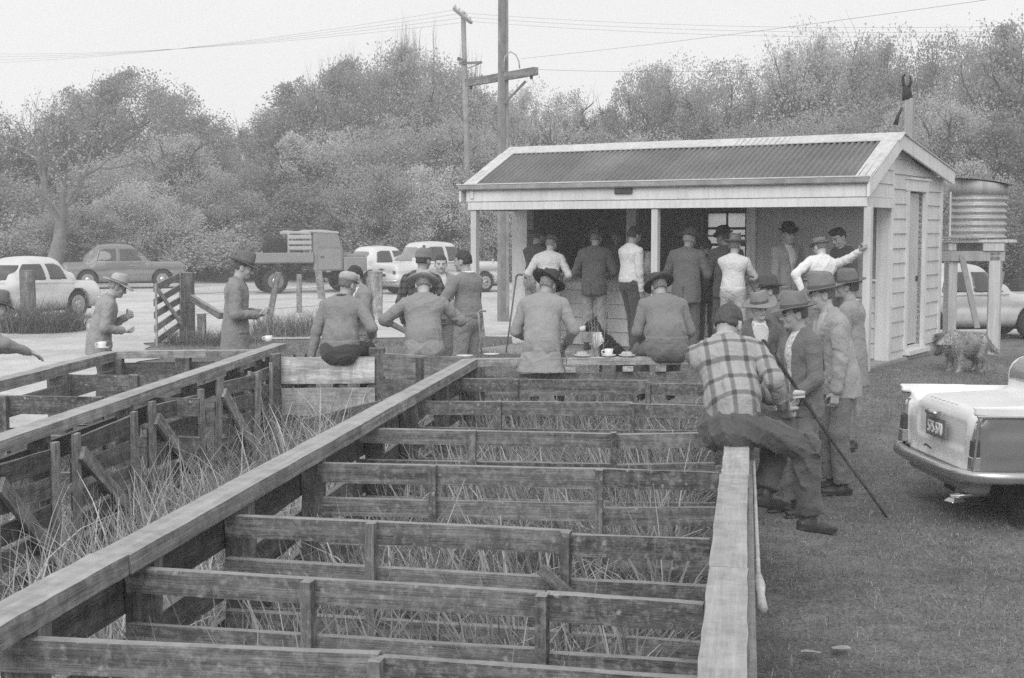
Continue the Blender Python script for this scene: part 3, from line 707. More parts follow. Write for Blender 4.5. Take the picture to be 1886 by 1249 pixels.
# long fence on the right of the main pen
A0, A1 = on(1322, 1420, ZC), Vector((2.02, 13.25, ZC)); Aseat = on(1356, 818, ZC)
fr = empty('yard_fence', (A0.x, A0.y, 0)); tag(fr, 'long fence with pale top cap on which the man in the checked shirt sits', 'fence')
cap_run(fr, A0, Aseat, (.40, .80)); cap_run(fr, Aseat + (Aseat - A0).normalized() * .004, A1, (.5,))
da = (Aseat - A0).normalized(); na = Vector((da.y, -da.x, 0))
for t in (.02, .28, .54, .80): p = lerp(A0, Aseat, t); post(fr, p, ZC - .07, .11)
for t in (.12, .55, .97): p = lerp(Aseat, A1, t); post(fr, p, ZC - .07, .11)
for s0, s1 in ((A0, Aseat), (Aseat, A1)): rails(fr, s0, s1, (.96, .70, .44, .20), .13, .03, .075)
st = empty('stick', (0, 0, 0)); tag(st, 'long thin pale stick with a knob propped along the outside of the right fence', 'stick')
q0, q1, q2 = lerp(A0, Aseat, .97) + na * .098, lerp(A0, Aseat, .50) + na * .108, lerp(A0, Aseat, .43) + na * .12
sm_ = wood('stick_timber', .36, 0); q0.z, q1.z, q2.z = .98, .90, .86
MB().tube([q0, lerp(q0, q1, .5), q1], [.008, .009, .010], 8).build('shaft', sm_, st, smooth=True); MB().tube([q1, lerp(q1, q2, .3), lerp(q1, q2, .6), q2], [.014, .024, .016, .022], 8).build('knob', sm_, st, smooth=True)
# fence between the main pen and the alley
B0, B1 = on(-70, 1168, ZC), on(868, 659, ZC)
fb_ = empty('yard_fence', (B0.x, B0.y, 0)); tag(fb_, 'long fence with worn top cap between the grassy alley and the main pen', 'fence')
cap_run(fb_, B0, B1, (.115, .50, .685), wid=.155, th=.075)
db = (B1 - B0).normalized(); nb_ = Vector((db.y, -db.x, 0))
def on_line(a, b, px):
    lo, hi = 0.0, 1.0
    for _ in range(40):
        m_ = (lo + hi) / 2
        if img(lerp(a, b, m_))[0] < px: lo = m_
        else: hi = m_
    return lo
BP = [45, 262, 440, 575, 690, 752, 812, 858]
for px in BP: t = on_line(B0, B1, px); p = lerp(B0, B1, t); post(fb_, p + nb_ * .005, ZC - .075, .12, d=.10, yaw=math.atan2(db.y, db.x))
for a_, b_ in zip(BP[:-1], BP[1:]):
    t0, t1 = on_line(B0, B1, a_), on_line(B0, B1, b_); rails(fb_, lerp(B0, B1, t0), lerp(B0, B1, t1), (.90, .66, .42), .15, .03, -.075, WDK)
# cross fences of the main pen: (left x,y, right x,y, top height, rails, stile columns, wording)
CROSS = [((40, 1172), (1292, 1243), (700,), 'cross fence nearest the camera with a white lichened top rail'),
         ((292, 1050), (1296, 1110), (575, 1003), 'second cross fence from the camera, stained in pale vertical streaks'),
         ((465, 950), (1308, 990), (690, 1045), 'third cross fence from the camera with a stile mended by a slanting batten'),
         ((628, 853), (1322, 869), (800, 1105), 'cross fence in the middle of the main pen with a wedge of pale lichen'),
         ((692, 790), (1318, 798), (872, 1130), 'fifth cross fence from the camera, level with the lap of the seated man'),
         ((772, 737), (1330, 746), (920, 1165), 'sixth cross fence from the camera with round lichen spots'),
         ((838, 696), (1325, 707), (953, 1195), 'cross fence crusted with lichen just before the crockery rail')]
CF = []
for i, ((lx, ly), (rx, ry), stl, lab) in enumerate(CROSS):
    a, b = on(lx, ly, .95), on(rx, ry, .95); a = a - (b - a).normalized() * .13; t = empty('cross_fence', (a.x, a.y, 0)); tag(t, lab, 'fence'); CF.append((a, b))
    mid = on_line(a, b, stl[-1] if len(stl) else (lx + rx) / 2); c = lerp(a, b, mid)
    rails(t, a, c, (.95, .75, .50), .102, .045); rails(t, lerp(a, b, mid + .002), b, (.95, .75, .50), .102, .045)
    dd = (b - a).normalized(); nn = Vector((dd.y, -dd.x, 0))
    for px in stl:
        p = lerp(a, b, on_line(a, b, px)) + nn * .04; post(t, p, .955, .075, WD, 'stile', d=.04, yaw=math.atan2(dd.y, dd.x))
    if i == 2:
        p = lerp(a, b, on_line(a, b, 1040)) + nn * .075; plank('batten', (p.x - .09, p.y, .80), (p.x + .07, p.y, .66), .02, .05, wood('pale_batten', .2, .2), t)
# crockery rail: back fence of the main pen
C0, C1 = on(872, 660, ZC), Vector((2.02, 13.25, ZC))
C1 = on(1340, 656, ZC)
fc = empty('yard_fence', (C0.x, C0.y, 0)); tag(fc, 'back fence of the main pen whose top rail carries cups and plates', 'fence')
cap_run(fc, C0, C1, (.36, .72), wid=.17)
for px in (880, 1120, 1330): p = lerp(C0, C1, on_line(C0, C1, px)); post(fc, p + Vector((0, -.03, 0)), ZC - .07, .13)
rails(fc, C0, C1, (.90, .60, .36), .20, .03, .05)
for px in (1050, 1155, 1215): p = lerp(C0, C1, on_line(C0, C1, px)); plank('packing_block', (p.x - .05, p.y - .09, .945), (p.x + .05, p.y - .09, .945), .03, .05, WPALE, fc)
# fence left of it, below the man in the straw hat
g0, g1 = on(694, 652, 1.0), on(868, 656, 1.02)
fg = empty('yard_fence', (g0.x, g0.y, 0)); tag(fg, 'short board fence below the man in the pale straw hat', 'fence')
post(fg, g0, 1.06, .15, WP); rails(fg, g0, g1, (1.0, .74, .5, .26), .22, .03, .02, wood('mid_board_timber', .17, .3)); p = lerp(g0, g1, .46); post(fg, p + Vector((0, -.05, 0)), .99, .07, WDK, 'stile')
# wide pale boards closing the end of the alley
h0, h1 = on(514, 658, .98), on(690, 657, .98)
fh = empty('board_gate', (h0.x, h0.y, 0)); tag(fh, 'gate of wide pale boards closing the alley under the man in the cap', 'gate')
for i, (z_, h_) in enumerate(((.98, .27), (.665, .28), (.345, .27))):
    plank('board', (h0.x, h0.y, z_ - h_ / 2), (h1.x, h1.y, z_ - h_ / 2), .03, h_, WPALE, fh, rough=.015)
for t in (.02, .33, .66, .97): p = lerp(h0, h1, t); post(fh, p + Vector((0, .05, 0)), .97, .08, WDK, 'back_stile')
post(fh, h0 + Vector((-.03, -.05, 0)), 1.02, .1, WP); 
# alley fence on the left with swing gates
D0_, D1_ = on(-60, 823, ZC), on(516, 632, ZC)
fd = empty('yard_fence', (D0_.x, D0_.y, 0)); tag(fd, 'long capped fence with posts carrying the row of drafting gates', 'fence')
cap_run(fd, D0_, D1_, (.33, .72), wid=.155, th=.07)
dd = (D1_ - D0_).normalized(); nd = Vector((dd.y, -dd.x, 0)); yd = math.atan2(dd.y, dd.x)
DP = [72, 228, 348, 430, 500]
for px in DP: p = lerp(D0_, D1_, on_line(D0_, D1_, px)); post(fd, p, ZC - .07, .11, WDK, yaw=yd); plank('post_facing', (p.x + nd.x * .075, p.y + nd.y * .075, G(p.x, p.y) - .05), (p.x + nd.x * .075, p.y + nd.y * .075, .93), .04, .05, WP, fd, side=dd)
rails(fd, lerp(D0_, D1_, 0), lerp(D0_, D1_, 1), (.9,), .13, .03, -.06, WDK)
GL = ['nearest drafting gate, at the left edge of the grassy alley', 'second drafting gate from the left, with a broad diagonal brace', 'third drafting gate from the left, braced, in the grassy alley', 'farthest drafting gate, leaning narrow beside the pale boards']
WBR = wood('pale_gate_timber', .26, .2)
def yard_gate(p, q, label, tilt=0.0, brace=True, ztop=.93, mat=WDK, nb=5, cat='gate', name='drafting_gate', zlow=.12, rise=0.0):
    t = empty(name, (p.x, p.y, 0)); tag(t, label, cat); dx = (q - p).normalized(); nx = Vector((dx.y, -dx.x, 0))
    gp, gq = G(p.x, p.y), G(q.x, q.y) + rise
    H = lambda u, zz: lerp(p, q, u) + Vector((0, 0, 1)) * (lerp(gp, gq, u) + zz - lerp(p, q, u).z) + Vector((dx.x, dx.y, 0)) * tilt * zz
    for i in range(nb):
        zz = lerp(zlow + .07, ztop - .07, i / (nb - 1)); plank('board', H(.03, zz + random.uniform(-.01, .01)), H(.97, zz + random.uniform(-.012, .012)), .025, .125, mat, t)
    for u in (.04, .96): plank('stile', H(u, .02) + nx * .03, H(u, ztop + .03) + nx * .03, .03, .075, WBR, t, side=dx)
    if brace: plank('brace', H(.06, ztop - .1) + nx * .06, H(.93, zlow + .08) + nx * .06, .03, .095, WBR, t)
    return t
for i, (a_, b_) in enumerate(((-70, 62), (98, 200), (244, 318), (366, 412))):
    p, q = lerp(D0_, D1_, on_line(D0_, D1_, a_)) + nd * .10, lerp(D0_, D1_, on_line(D0_, D1_, b_)) + nd * (.12 + .05 * i)
    yard_gate(p, q, GL[i], .0 if i < 3 else .1)
p, q = on(448, 700, .9), on(492, 672, .93); yard_gate(p, q, 'small tilted gate hung by the post next to the wide pale boards', .12)
# low rounded board standing in the alley
lb = on(535, 850, .02); ob = empty('marker_board', (lb.x, lb.y, 0)); tag(ob, 'low round-topped board standing at the end of the alley', 'board')
MB().prism([(lb.x - .14, lb.y, -.05)] + [(lb.x - .14 * math.cos(a), lb.y, .38 + .1 * math.sin(a)) for a in np.linspace(0, math.pi, 9)] + [(lb.x + .14, lb.y, -.05)], (0, .03, 0))
MB().prism([(-.14, 0, -.05)] + [(-.14 * math.cos(a), 0, .38 + .1 * math.sin(a)) for a in np.linspace(0, math.pi, 9)] + [(.14, 0, -.05)], (0, .03, 0)).build('board', WP, ob)
plank('rail', (lb.x + .14, lb.y, .38), (lb.x + .85, lb.y + .5, .50), .03, .12, WDK, ob)
# small pen beyond, on the far left
E0, E1 = on(-70, 714, ZC), on(206, 647, ZC); F1 = on(492, 643, ZC)
fe = empty('yard_fence', (E0.x, E0.y, 0)); tag(fe, 'capped fence on the far left where a man rests his arm', 'fence')
cap_run(fe, E0, E1, (.5,), th=.09); rails(fe, E0, E1, (.88, .62, .36), .16, .03, .05)
for px in (-40, 106, 203): p = lerp(E0, E1, on_line(E0, E1, px)); post(fe, p, ZC - .09, .15, WP)
ff = empty('yard_fence', (E1.x, E1.y, 0)); tag(ff, 'capped back fence with the cup and saucer at its corner', 'fence')
cap_run(ff, E1 + Vector((.02, 0, 0)), F1, (.6,), th=.07); rails(ff, E1, F1, (.93, .70, .46), .2, .03, -.03, wood('mid_board_timber', .17, .3))
for px in (215, 340, 470): p = lerp(E1, F1, on_line(E1, F1, px)); post(ff, p + Vector((0, -.05, 0)), ZC - .07, .14, WP)
for (lx, ly, rx, ry, lab) in ((120, 689, 400, 691, 'cross rail fence behind the cup, in the small left pen'), (0, 728, 400, 733, 'lichened cross fence nearer the camera in the small left pen')):
    a, b = on(lx, ly, .95), on(rx, ry, .95); b = lerp(a, b, .92); t = empty('cross_fence', (a.x, a.y, 0)); tag(t, lab, 'fence'); rails(t, a, b, (.95, .64, .34), .15, .03)
    for u in (.02, .5): p = lerp(a, b, u) + Vector((0, -.04, 0)); post(t, p, .95, .08, WD, 'stile')
# field gate and posts by the gravel
GPt = at(346, 620, 27.0)
gpst = plank('strainer_post', (GPt.x, GPt.y, G(GPt.x, GPt.y) - .2), (GPt.x, GPt.y, at(346, 502, 27.0).z), .25, .25, wood('strainer_timber', .16, .2), None, side=(1, 0, 0)); tag(gpst, 'thick square gate post beside the gravel, left of the man in the tie', 'post')
sp_ = at(372, 640, 25.2); tag(plank('stub_post', (sp_.x, sp_.y, 0), (sp_.x, sp_.y, at(372, 578, 25.2).z), .14, .14, wood('strainer_timber', .16), None, side=(1, 0, 0)), 'short stub post just right of the thick gate post', 'post')
tag(plank('stay', at(352, 548, 26.9), at(408, 582, 26.0), .10, .12, wood('strainer_timber', .16), None), 'slanting timber stay running from the thick gate post', 'stay')
g0_, g1_ = at(284, 640, 24.6), at(333, 618, 27.0); g0_.z = 0; g1_.z = 0
yard_gate(g0_, g1_, 'small slatted gate hanging open beside the thick gate post', 0.0, True, 1.12, wood('gate_pale', .2, .1), 5, zlow=.03, rise=.16)
lft = at(53, 600, 29.6); tag(plank('old_post', (lft.x, lft.y, 0), (lft.x, lft.y, at(53, 498, 29.6).z), .26, .26, wood('strainer_timber', .16), None, side=(1, 0, 0)), 'weathered post with the grass tuft in front of the pale car', 'post')
for i, (px, pyb, pyt, Y, w_, ln_, lab) in enumerate(((501, 612, 502, 28.6, .11, .13, 'slanting grey stake in front of the flatbed truck'), (551, 578, 505, 35, .12, 0, 'thin upright stake in front of the flatbed truck wheel'), (590, 548, 498, 42, .20, -.06, 'leaning stake in front of the truck cab'),
        (691, 590, 500, 32.4, .32, 0, 'stout post in front of the white saloon'), (884, 600, 500, 27.0, .08, -.08, 'thin stake beside the man in the grey pullover'))):
    p = at(px, pyb, Y); tp = at(px, pyt, Y); tag(plank('stake', (p.x - ln_, p.y, G(p.x, p.y) - .1), (tp.x + ln_, tp.y, tp.z), w_, w_, wood('stake_timber', .24, .1), None, side=(1, 0, 0)), lab, 'stake')
def wire(name, a, b, sag, r, label, cat='wire', mat=None, group=None, n=14):
    a, b = Vector(a), Vector(b); pts = [lerp(a, b, i / n) + Vector((0, 0, -sag * 4 * (i / n) * (1 - i / n))) for i in range(n + 1)]
    o = MB().tube(pts, r, 4).build(name, mat or simple('wire_metal', .12, .6), None); tag(o, label, cat, group); return o
for zz, lab in ((.85, 'upper fence wire strung along the stakes by the gravel'), (.45, 'lower fence wire strung along the stakes by the gravel')):
    a, b = at(346, 560, 27.0), at(691, 560, 32.4); a.z = G(a.x, a.y) + zz; b.z = G(b.x, b.y) + zz; wire('fence_wire', a, b, .02, .004, lab)
# ------------------------------------------------------------------ trees
def grow(seed, H, spread, up=.5, levels=4, kids=(5, 5, 5, 4), trunk=.22, r0=.028, wiggle=.12, first=None):
    """branch skeleton; returns list of (points, radii, level)"""
    r = np.random.default_rng(seed); out = []
    def branch(p, d, ln, rad, lv):
        n = 5 if lv < 2 else 4; pts = [p]; rs = [rad]; q = p.copy(); dd = d.copy()
        for i in range(n):
            dd = dd + r.normal(0, wiggle * (1 + .3 * lv), 3) + np.array([0, 0, up * .16 * (1 if lv else .3)]); dd /= np.linalg.norm(dd)
            q = q + dd * ln / n; pts.append(q.copy()); rs.append(rad * (1 - .55 * (i + 1) / n) if lv < levels - 1 else rad * (1 - .85 * (i + 1) / n))
        out.append((np.array(pts), np.array(rs), lv))
        if lv + 1 >= levels: return
        k = kids[lv]
        for j in range(k):
            t = (.45 + .55 * (j + 1) / k) if lv == 0 else (.25 + .75 * (j + .6) / k)
            i = min(n, max(1, int(round(t * n)))); b = pts[i]; az = 2 * math.pi * (j + r.uniform(-.35, .35)) / k + lv * 1.3
            ax = pts[i] - pts[i - 1]; ax /= np.linalg.norm(ax)
            s = np.cross(ax, [0, 0, 1.0]); s = np.array([1.0, 0, 0]) if np.linalg.norm(s) < .1 else s / np.linalg.norm(s); u = np.cross(s, ax)
            an = r.uniform(.4, .85) * spread; nd = ax * math.cos(an) + (s * math.cos(az) + u * math.sin(az)) * math.sin(an)
            branch(b, nd, ln * r.uniform(.62, .9) * (1.15 if lv == 0 else .78), rs[i] * (.7 if lv < 2 else .6), lv + 1)
    branch(np.zeros(3), np.array([0, 0, 1.0]) if first is None else np.array(first, float), H * trunk, H * r0, 0); return out
def bark_mesh(name, brs, mat):
    V, Q = [], []; base = 0
    for pts, rs, lv in brs:
        n = (7, 6, 5, 3, 3, 3)[lv]; t = np.gradient(pts, axis=0); t /= np.linalg.norm(t, axis=1)[:, None] + 1e-9
        a = np.cross(t, [.31, .17, .93]); a /= np.linalg.norm(a, axis=1)[:, None] + 1e-9; b = np.cross(t, a); an = 2 * np.pi * np.arange(n) / n
        ring = pts[:, None] + (a[:, None] * np.cos(an)[None, :, None] + b[:, None] * np.sin(an)[None, :, None]) * rs[:, None, None]
        m = len(pts); V.append(ring.reshape(-1, 3)); i = np.arange(m * n).reshape(m, n)
        Q.append(base + np.stack([i[:-1], np.roll(i, -1, 1)[:-1], np.roll(i, -1, 1)[1:], i[1:]], -1).reshape(-1, 4)); base += m * n
    me_o = mesh_obj(name, np.concatenate(V), np.concatenate(Q), mat, None, smooth=True); me = me_o.data; bpy.data.objects.remove(me_o); return me
def leaf_mesh(name, brs, n, size, lvmin, mat, seed, spray=.45, clump=None):
    r = np.random.default_rng(seed); tw = [(p, rs) for p, rs, lv in brs if lv >= lvmin]
    wts = r.gamma(1.2, 1, len(tw)); cnt = r.multinomial(n, wts / wts.sum()); P = []; D = []
    for (p, rs), c in zip(tw, cnt):
        if not c: continue
        t = r.uniform(.15, 1.0, c) * (len(p) - 1); i = np.minimum(t.astype(int), len(p) - 2); f = (t - i)[:, None]
        q = p[i] * (1 - f) + p[i + 1] * f; P.append(q + r.normal(0, spray, (c, 3)) * (.35 + .65 * r.random((c, 1)))); D.append(np.repeat(((p[-1] - p[0]) / np.linalg.norm(p[-1] - p[0]))[None], c, 0))
    P = np.concatenate(P); D = np.concatenate(D); m = len(P)
    if clump is not None:                             # round the crown off: part of the leaves sit in clumps on an uneven dome
        top, wid = clump; c = np.array([0, 0, top * .50]); rad = np.array([wid * .98, wid * .98, top * .50]); k = int(m * .40); nc_ = 120
        u = r.normal(0, 1, (nc_, 3)); u[:, 2] = np.abs(u[:, 2]) * 1.1 - .35; u /= np.linalg.norm(u, axis=1)[:, None]; cc = c + u * rad * (r.uniform(.62, 1.0, (nc_, 1)) * (1 + .14 * np.sin(9 * u[:, :1] + seed) * np.sin(7 * u[:, 1:2] + 2 * seed)))
        j = r.integers(0, nc_, k); P[:k] = cc[j] + r.normal(0, 1, (k, 3)) * np.array([.085, .085, .06]) * (wid + top) * .5 * r.uniform(.4, 1.2, (nc_, 1))[j]; D[:k] = u[j]
        q = (P - c) / rad; rr_ = np.linalg.norm(q, axis=1); lim = 1.02 + .13 * np.sin(q[:, 0] * 6 + seed) * np.sin(q[:, 1] * 5 - seed) + .06 * np.sin(q[:, 2] * 9 + q[:, 0] * 7); f = np.where(rr_ > lim, lim / np.maximum(rr_, 1e-6) * r.uniform(.8, 1.03, m), 1.0); P = c + (P - c) * f[:, None]
        sel = P[:, 2] > top * .06; P, D = P[sel], D[sel]; m = len(P)
    d = D + r.normal(0, .7, (m, 3)); d /= np.linalg.norm(d, axis=1)[:, None]; s = np.cross(d, r.normal(0, 1, (m, 3))); s /= np.linalg.norm(s, axis=1)[:, None]
    ln = size * r.uniform(.6, 1.5, m)[:, None]; wd = ln * .42
    V = np.stack([P - s * 0, P + d * ln * .5 + s * wd, P + d * ln, P + d * ln * .5 - s * wd], 1).reshape(-1, 3)
    o = mesh_obj(name, V, np.arange(m * 4).reshape(m, 4), mat); me = o.data; bpy.data.objects.remove(o); return me
BK = simple('bark', .075, .95, .35, 3, .1, bmp=.5, bscale=14); BKL = simple('pale_bark', .19, .95, .3, 3, .1, bmp=.4, bscale=14)
LF = [leafmat('willow_leaf', .42, .45), leafmat('pale_willow_leaf', .50, .45), leafmat('dark_leaf', .35, .4)]
VAR = {}
def variant(nm, seed, H, spread, up, kids, nleaf, size, mat, levels=4, lvmin=2, spray=.4, trunk=.2, wiggle=.12, r0=.026, bark=None, first=None):
    b = grow(seed, H, spread, up, levels, kids, trunk, r0, wiggle, first); top = max(p[:, 2].max() for p, _, _ in b); wid = np.percentile(np.abs(np.concatenate([p[:, :2] for p, _, _ in b])), 97)
    f = top / H                                     # leaf size and looseness are given for the full-grown height H
    VAR[nm] = (bark_mesh('trunk', b, bark or BK), leaf_mesh('crown', b, nleaf, size * f, lvmin, mat, seed, spray * f, (top, wid) if nm[:3] in ('dom', 'fan', 'bus', 'air') else None) if nleaf else None, top, wid)
variant('dome', 3, 12, 1.05, .35, (6, 5, 5, 4), 52000, .125, LF[0], spray=.42)
variant('dome2', 9, 12, .95, .5, (5, 6, 5, 4), 52000, .125, LF[2], spray=.40)
variant('fan', 14, 12, .95, .45, (6, 5, 5, 4), 46000, .115, LF[0], spray=.36)
variant('fan2', 21, 12, 1.0, .4, (6, 5, 5, 4), 50000, .12, LF[1], spray=.42)
variant('bushy', 27, 7, 1.15, .35, (7, 5, 5, 4), 40000, .10, LF[1], trunk=.13, spray=.38)
variant('bushy2', 31, 7, 1.2, .3, (7, 5, 5, 4), 40000, .10, LF[2], trunk=.12, spray=.36)
variant('airy', 44, 12, .95, .45, (6, 5, 5, 5), 24000, .115, LF[1], spray=.30)
variant('bare', 52, 13, .62, .75, (4, 5, 5, 6), 1600, .12, LF[2], levels=5, lvmin=3, spray=.2, trunk=.26)
variant('bare2', 61, 13, .50, .9, (5, 5, 5, 5), 0, .1, LF[2], levels=5, trunk=.30, r0=.04)
variant('fork', 77, 11, .9, .45, (3, 4, 5, 5), 900, .12, LF[0], levels=5, lvmin=3, spray=.25, trunk=.20, r0=.024, first=(.55, 0, 1), bark=BKL)
TN = [0]
def tree(vn, px, pytop, Y, wpx=None, label='', group=None, name='willow_tree', rz=None):
    bark, crown, top, wid = VAR[vn]; TN[0] += 1; rr = random.Random(TN[0] * 17)
    p = at(px, HOR, Y); g = G(p.x, p.y); tz = at(px, pytop, Y).z - g; sz = tz / top
    sx = sz if wpx is None else (wpx * Y / FPX / 2) / wid
    t = empty(name, (p.x, Y, g - .1), rr.uniform(0, 6.28) if rz is None else rz); tag(t, label, 'tree', group); t.scale = (sx, sx, sz)
    link(bpy.data.objects.new('trunk', bark), t)
    if crown is not None: link(bpy.data.objects.new('crown', crown), t)
    return t
LOOK = {'dome': 'grey domed willow', 'dome2': 'dark domed willow', 'fan': 'grey spreading tree', 'fan2': 'pale spreading tree', 'bushy': 'pale bushy tree', 'bushy2': 'dark bushy tree', 'airy': 'thin open-crowned tree', 'scrub': 'pale low bush', 'scrub2': 'dark low bush'}
MARKS = ((-60, 'at the left edge of the picture'), (70, 'above the pale left car'), (170, 'above the rear of the dark saloon'), (260, 'above the bonnet of the dark saloon'), (345, 'above the thick gate post'), (420, 'left of the gap in the trees'), (490, 'right of the gap in the trees'), (560, 'above the tray of the flatbed truck'), (640, 'above the truck cab'), (720, 'above the white saloon'), (800, 'above the cream saloon'), (870, 'behind the telegraph pole'), (940, 'behind the power pole'), (1010, 'over the left end of the shed roof'),
         (1100, 'left of the dark plate on the shed'), (1180, 'above the dark plate on the shed'), (1260, 'over the middle of the shed roof'), (1350, 'right of the middle of the shed roof'), (1440, 'above the man in the black bowler hat'), (1520, 'above the right porch post'), (1600, 'left of the roof vent'), (1680, 'behind the roof vent'), (1770, 'above the rain tank'), (1850, 'right of the rain tank'), (1960, 'at the right edge of the picture'))
def tree_label(vn, px, Y):
    mk = min(MARKS, key=lambda q: abs(q[0] - px))[1]
    row = '' if vn.startswith('scrub') else (', back row' if Y > 70 else (', middle row' if Y > 57.5 else ', front row')) if px < 1600 else (', back row' if Y > 60 else (', middle row' if Y > 51 else ', front row'))
    return '%s %s%s' % (LOOK[vn], mk, row)
GLB, GRB, GM = 'willows behind the left of the car park', 'trees behind the tea shed', 'willows behind the middle of the car park'
LLB, LRB, LM = 'leafy willow in the belt of trees at the left of the car park', 'leafy tree in the dense belt behind the tea shed', 'leafy willow in the tall clump left of the power pole'
tree('fork', 80, 150, 51, 400, 'half-bare forked tree leaning over the dark saloon', name='forked_tree', rz=.3)
tree('bare', 130, 108, 66, 240, 'tallest thinly leaved tree at the far left', name='bare_tree'); tree('bare', 45, 150, 62, 230, 'thinly leaved tree at the left edge of the picture', name='bare_tree')
tree('dome', 255, 128, 76, 330, 'broad dome-shaped willow left of the gap in the trees'); 
for a in (('dome2', 352, 165, 80, 180), ('dome', 165, 175, 78, 240), ('fan', 402, 228, 84, 110), ('fan2', 320, 240, 64, 260), ('fan2', 205, 275, 60, 240), ('bushy', 390, 310, 60, 240), ('dome2', 80, 265, 66, 260), ('bushy2', 20, 310, 58, 240), ('bushy', 270, 330, 57, 230), ('bushy2', 130, 370, 55, 220), ('dome2', -30, 190, 66, 260)): tree(*a, tree_label(a[0], a[1], a[3]), GLB)
tree('fan', 447, 262, 96, 150, 'low willow in the gap below the bright sky')
tree('dome', 750, 84, 80, 330, 'tallest rounded willow left of the power poles')
for a in (('dome2', 560, 148, 76, 240), ('dome', 650, 108, 78, 260), ('fan', 505, 190, 78, 150), ('dome2', 850, 118, 82, 240), ('fan2', 620, 230, 62, 260), ('dome2', 530, 265, 62, 230), ('fan2', 740, 205, 62, 280), ('bushy', 690, 300, 56, 250), ('bushy2', 590, 330, 56, 230), ('bushy', 800, 300, 56, 240), ('bushy2', 480, 350, 60, 200), ('fan2', 860, 225, 62, 220), ('airy', 890, 165, 70, 200)): tree(*a, tree_label(a[0], a[1], a[3]), GM)
for (px, py, Y), wd in zip(((745, 5, 104), (700, 45, 108), (800, 12, 106), (655, 70, 110), (850, 60, 108)), ('tallest slim leafless tree, third from the left behind the willows', 'second slim leafless tree from the left behind the tall willow', 'slim leafless tree just left of the telegraph pole top', 'leftmost slim leafless tree behind the tall willow', 'slim leafless tree hidden by the telegraph pole')): tree('bare2', px, py, Y, 120, wd, 'bare trees behind the willows', 'bare_tree')
tree('airy', 1490, 30, 72, 230, 'tallest open-crowned tree above the tea shed roof', name='open_tree')
for a in (('airy', 985, 140, 74, 200), ('fan', 1050, 160, 78, 170), ('fan2', 1115, 195, 80, 150), ('fan', 1190, 112, 74, 190), ('airy', 1250, 95, 76, 210), ('fan', 1330, 100, 72, 230), ('airy', 1425, 62, 74, 190), ('fan2', 1570, 60, 72, 220), ('airy', 1650, 40, 68, 230), ('fan', 1730, 48, 66, 220), ('fan2', 1810, 38, 62, 230), ('dome2', 1890, 25, 60, 250),
          ('fan2', 1000, 260, 58, 230), ('bushy', 1090, 290, 56, 230), ('fan2', 1180, 235, 58, 240), ('bushy2', 1270, 270, 56, 230), ('fan', 1380, 215, 58, 260), ('fan2', 1490, 190, 56, 240), ('dome2', 1600, 170, 56, 250), ('fan', 1700, 160, 54, 240), ('fan2', 1790, 180, 50, 260), ('dome2', 1880, 190, 48, 240), ('bushy', 1750, 290, 44, 280), ('bushy2', 1860, 330, 42, 260), ('bushy', 940, 330, 56, 200), ('dome', 1100, 240, 66, 220), ('bushy2', 1640, 270, 50, 220)): tree(*a, tree_label(a[0], a[1], a[3]), GRB, 'leafy_tree')
# scrub along the foot of the trees
variant('scrub', 85, 3, 1.4, .2, (8, 5, 4, 3), 14000, .085, LF[1], trunk=.1, spray=.25); variant('scrub2', 88, 3, 1.4, .2, (8, 5, 4, 3), 14000, .085, LF[2], trunk=.1, spray=.25)
rr = random.Random(5)
for i in range(34):
    px = -40 + i * 58 + rr.uniform(-18, 18); Y = rr.uniform(55, 60) if px < 950 else rr.uniform(40, 48)
    vn = rr.choice(('scrub', 'scrub2')); tree(vn, px, rr.uniform(392, 445), Y, rr.uniform(110, 170), tree_label(vn, px, Y), 'bushes beyond the car park' if px < 950 else 'bushes behind the shed', 'bush')
_seen = {}
for o in [q for q in COL.objects if q.get('category') == 'tree']:
    _seen.setdefault(o['label'], []).append(o)
for lab, os_ in _seen.items():                        # neighbours that read alike are told apart by their order
    if len(os_) == 2:
        os_.sort(key=lambda q: q.location.x / q.location.y); os_[0]['label'] = 'left one of two: ' + lab; os_[1]['label'] = 'right one of two: ' + lab
def tuft(px, py, Y, n, r_, hmin, hmax, label, seed, wd=.006):
    p = at(px, py, Y); g = np.random.default_rng(seed); a = g.uniform(0, 6.28, n); d = r_ * np.sqrt(g.random(n))
    pts = np.stack([p.x + d * np.cos(a), Y + d * np.sin(a), gz(p.x + d * np.cos(a), Y + d * np.sin(a))], 1)
    o = blades('grass_tuft', pts, hmin, hmax, wd, [leafmat('tuft_grass', .15, .3), leafmat('dry_grass', .30, .3)], 1.0, 3, None, seed); tag(o, label, 'grass tuft'); return o
tuft(75, 600, 28.6, 1500, .9, .5, .95, 'long grass tuft at the foot of the old post by the pale car', 1, .010)
tuft(535, 610, 27.6, 1300, .75, .4, .8, 'grass tuft round the slanting stake', 2); tuft(395, 620, 25.6, 1200, .9, .25, .5, 'grass at the foot of the thick gate post', 3); tuft(590, 640, 16.2, 700, .6, .2, .5, 'grass behind the man in the flat cap', 4); tuft(915, 610, 17.5, 600, .6, .15, .3, 'grass between the car park and the porch corner', 6)
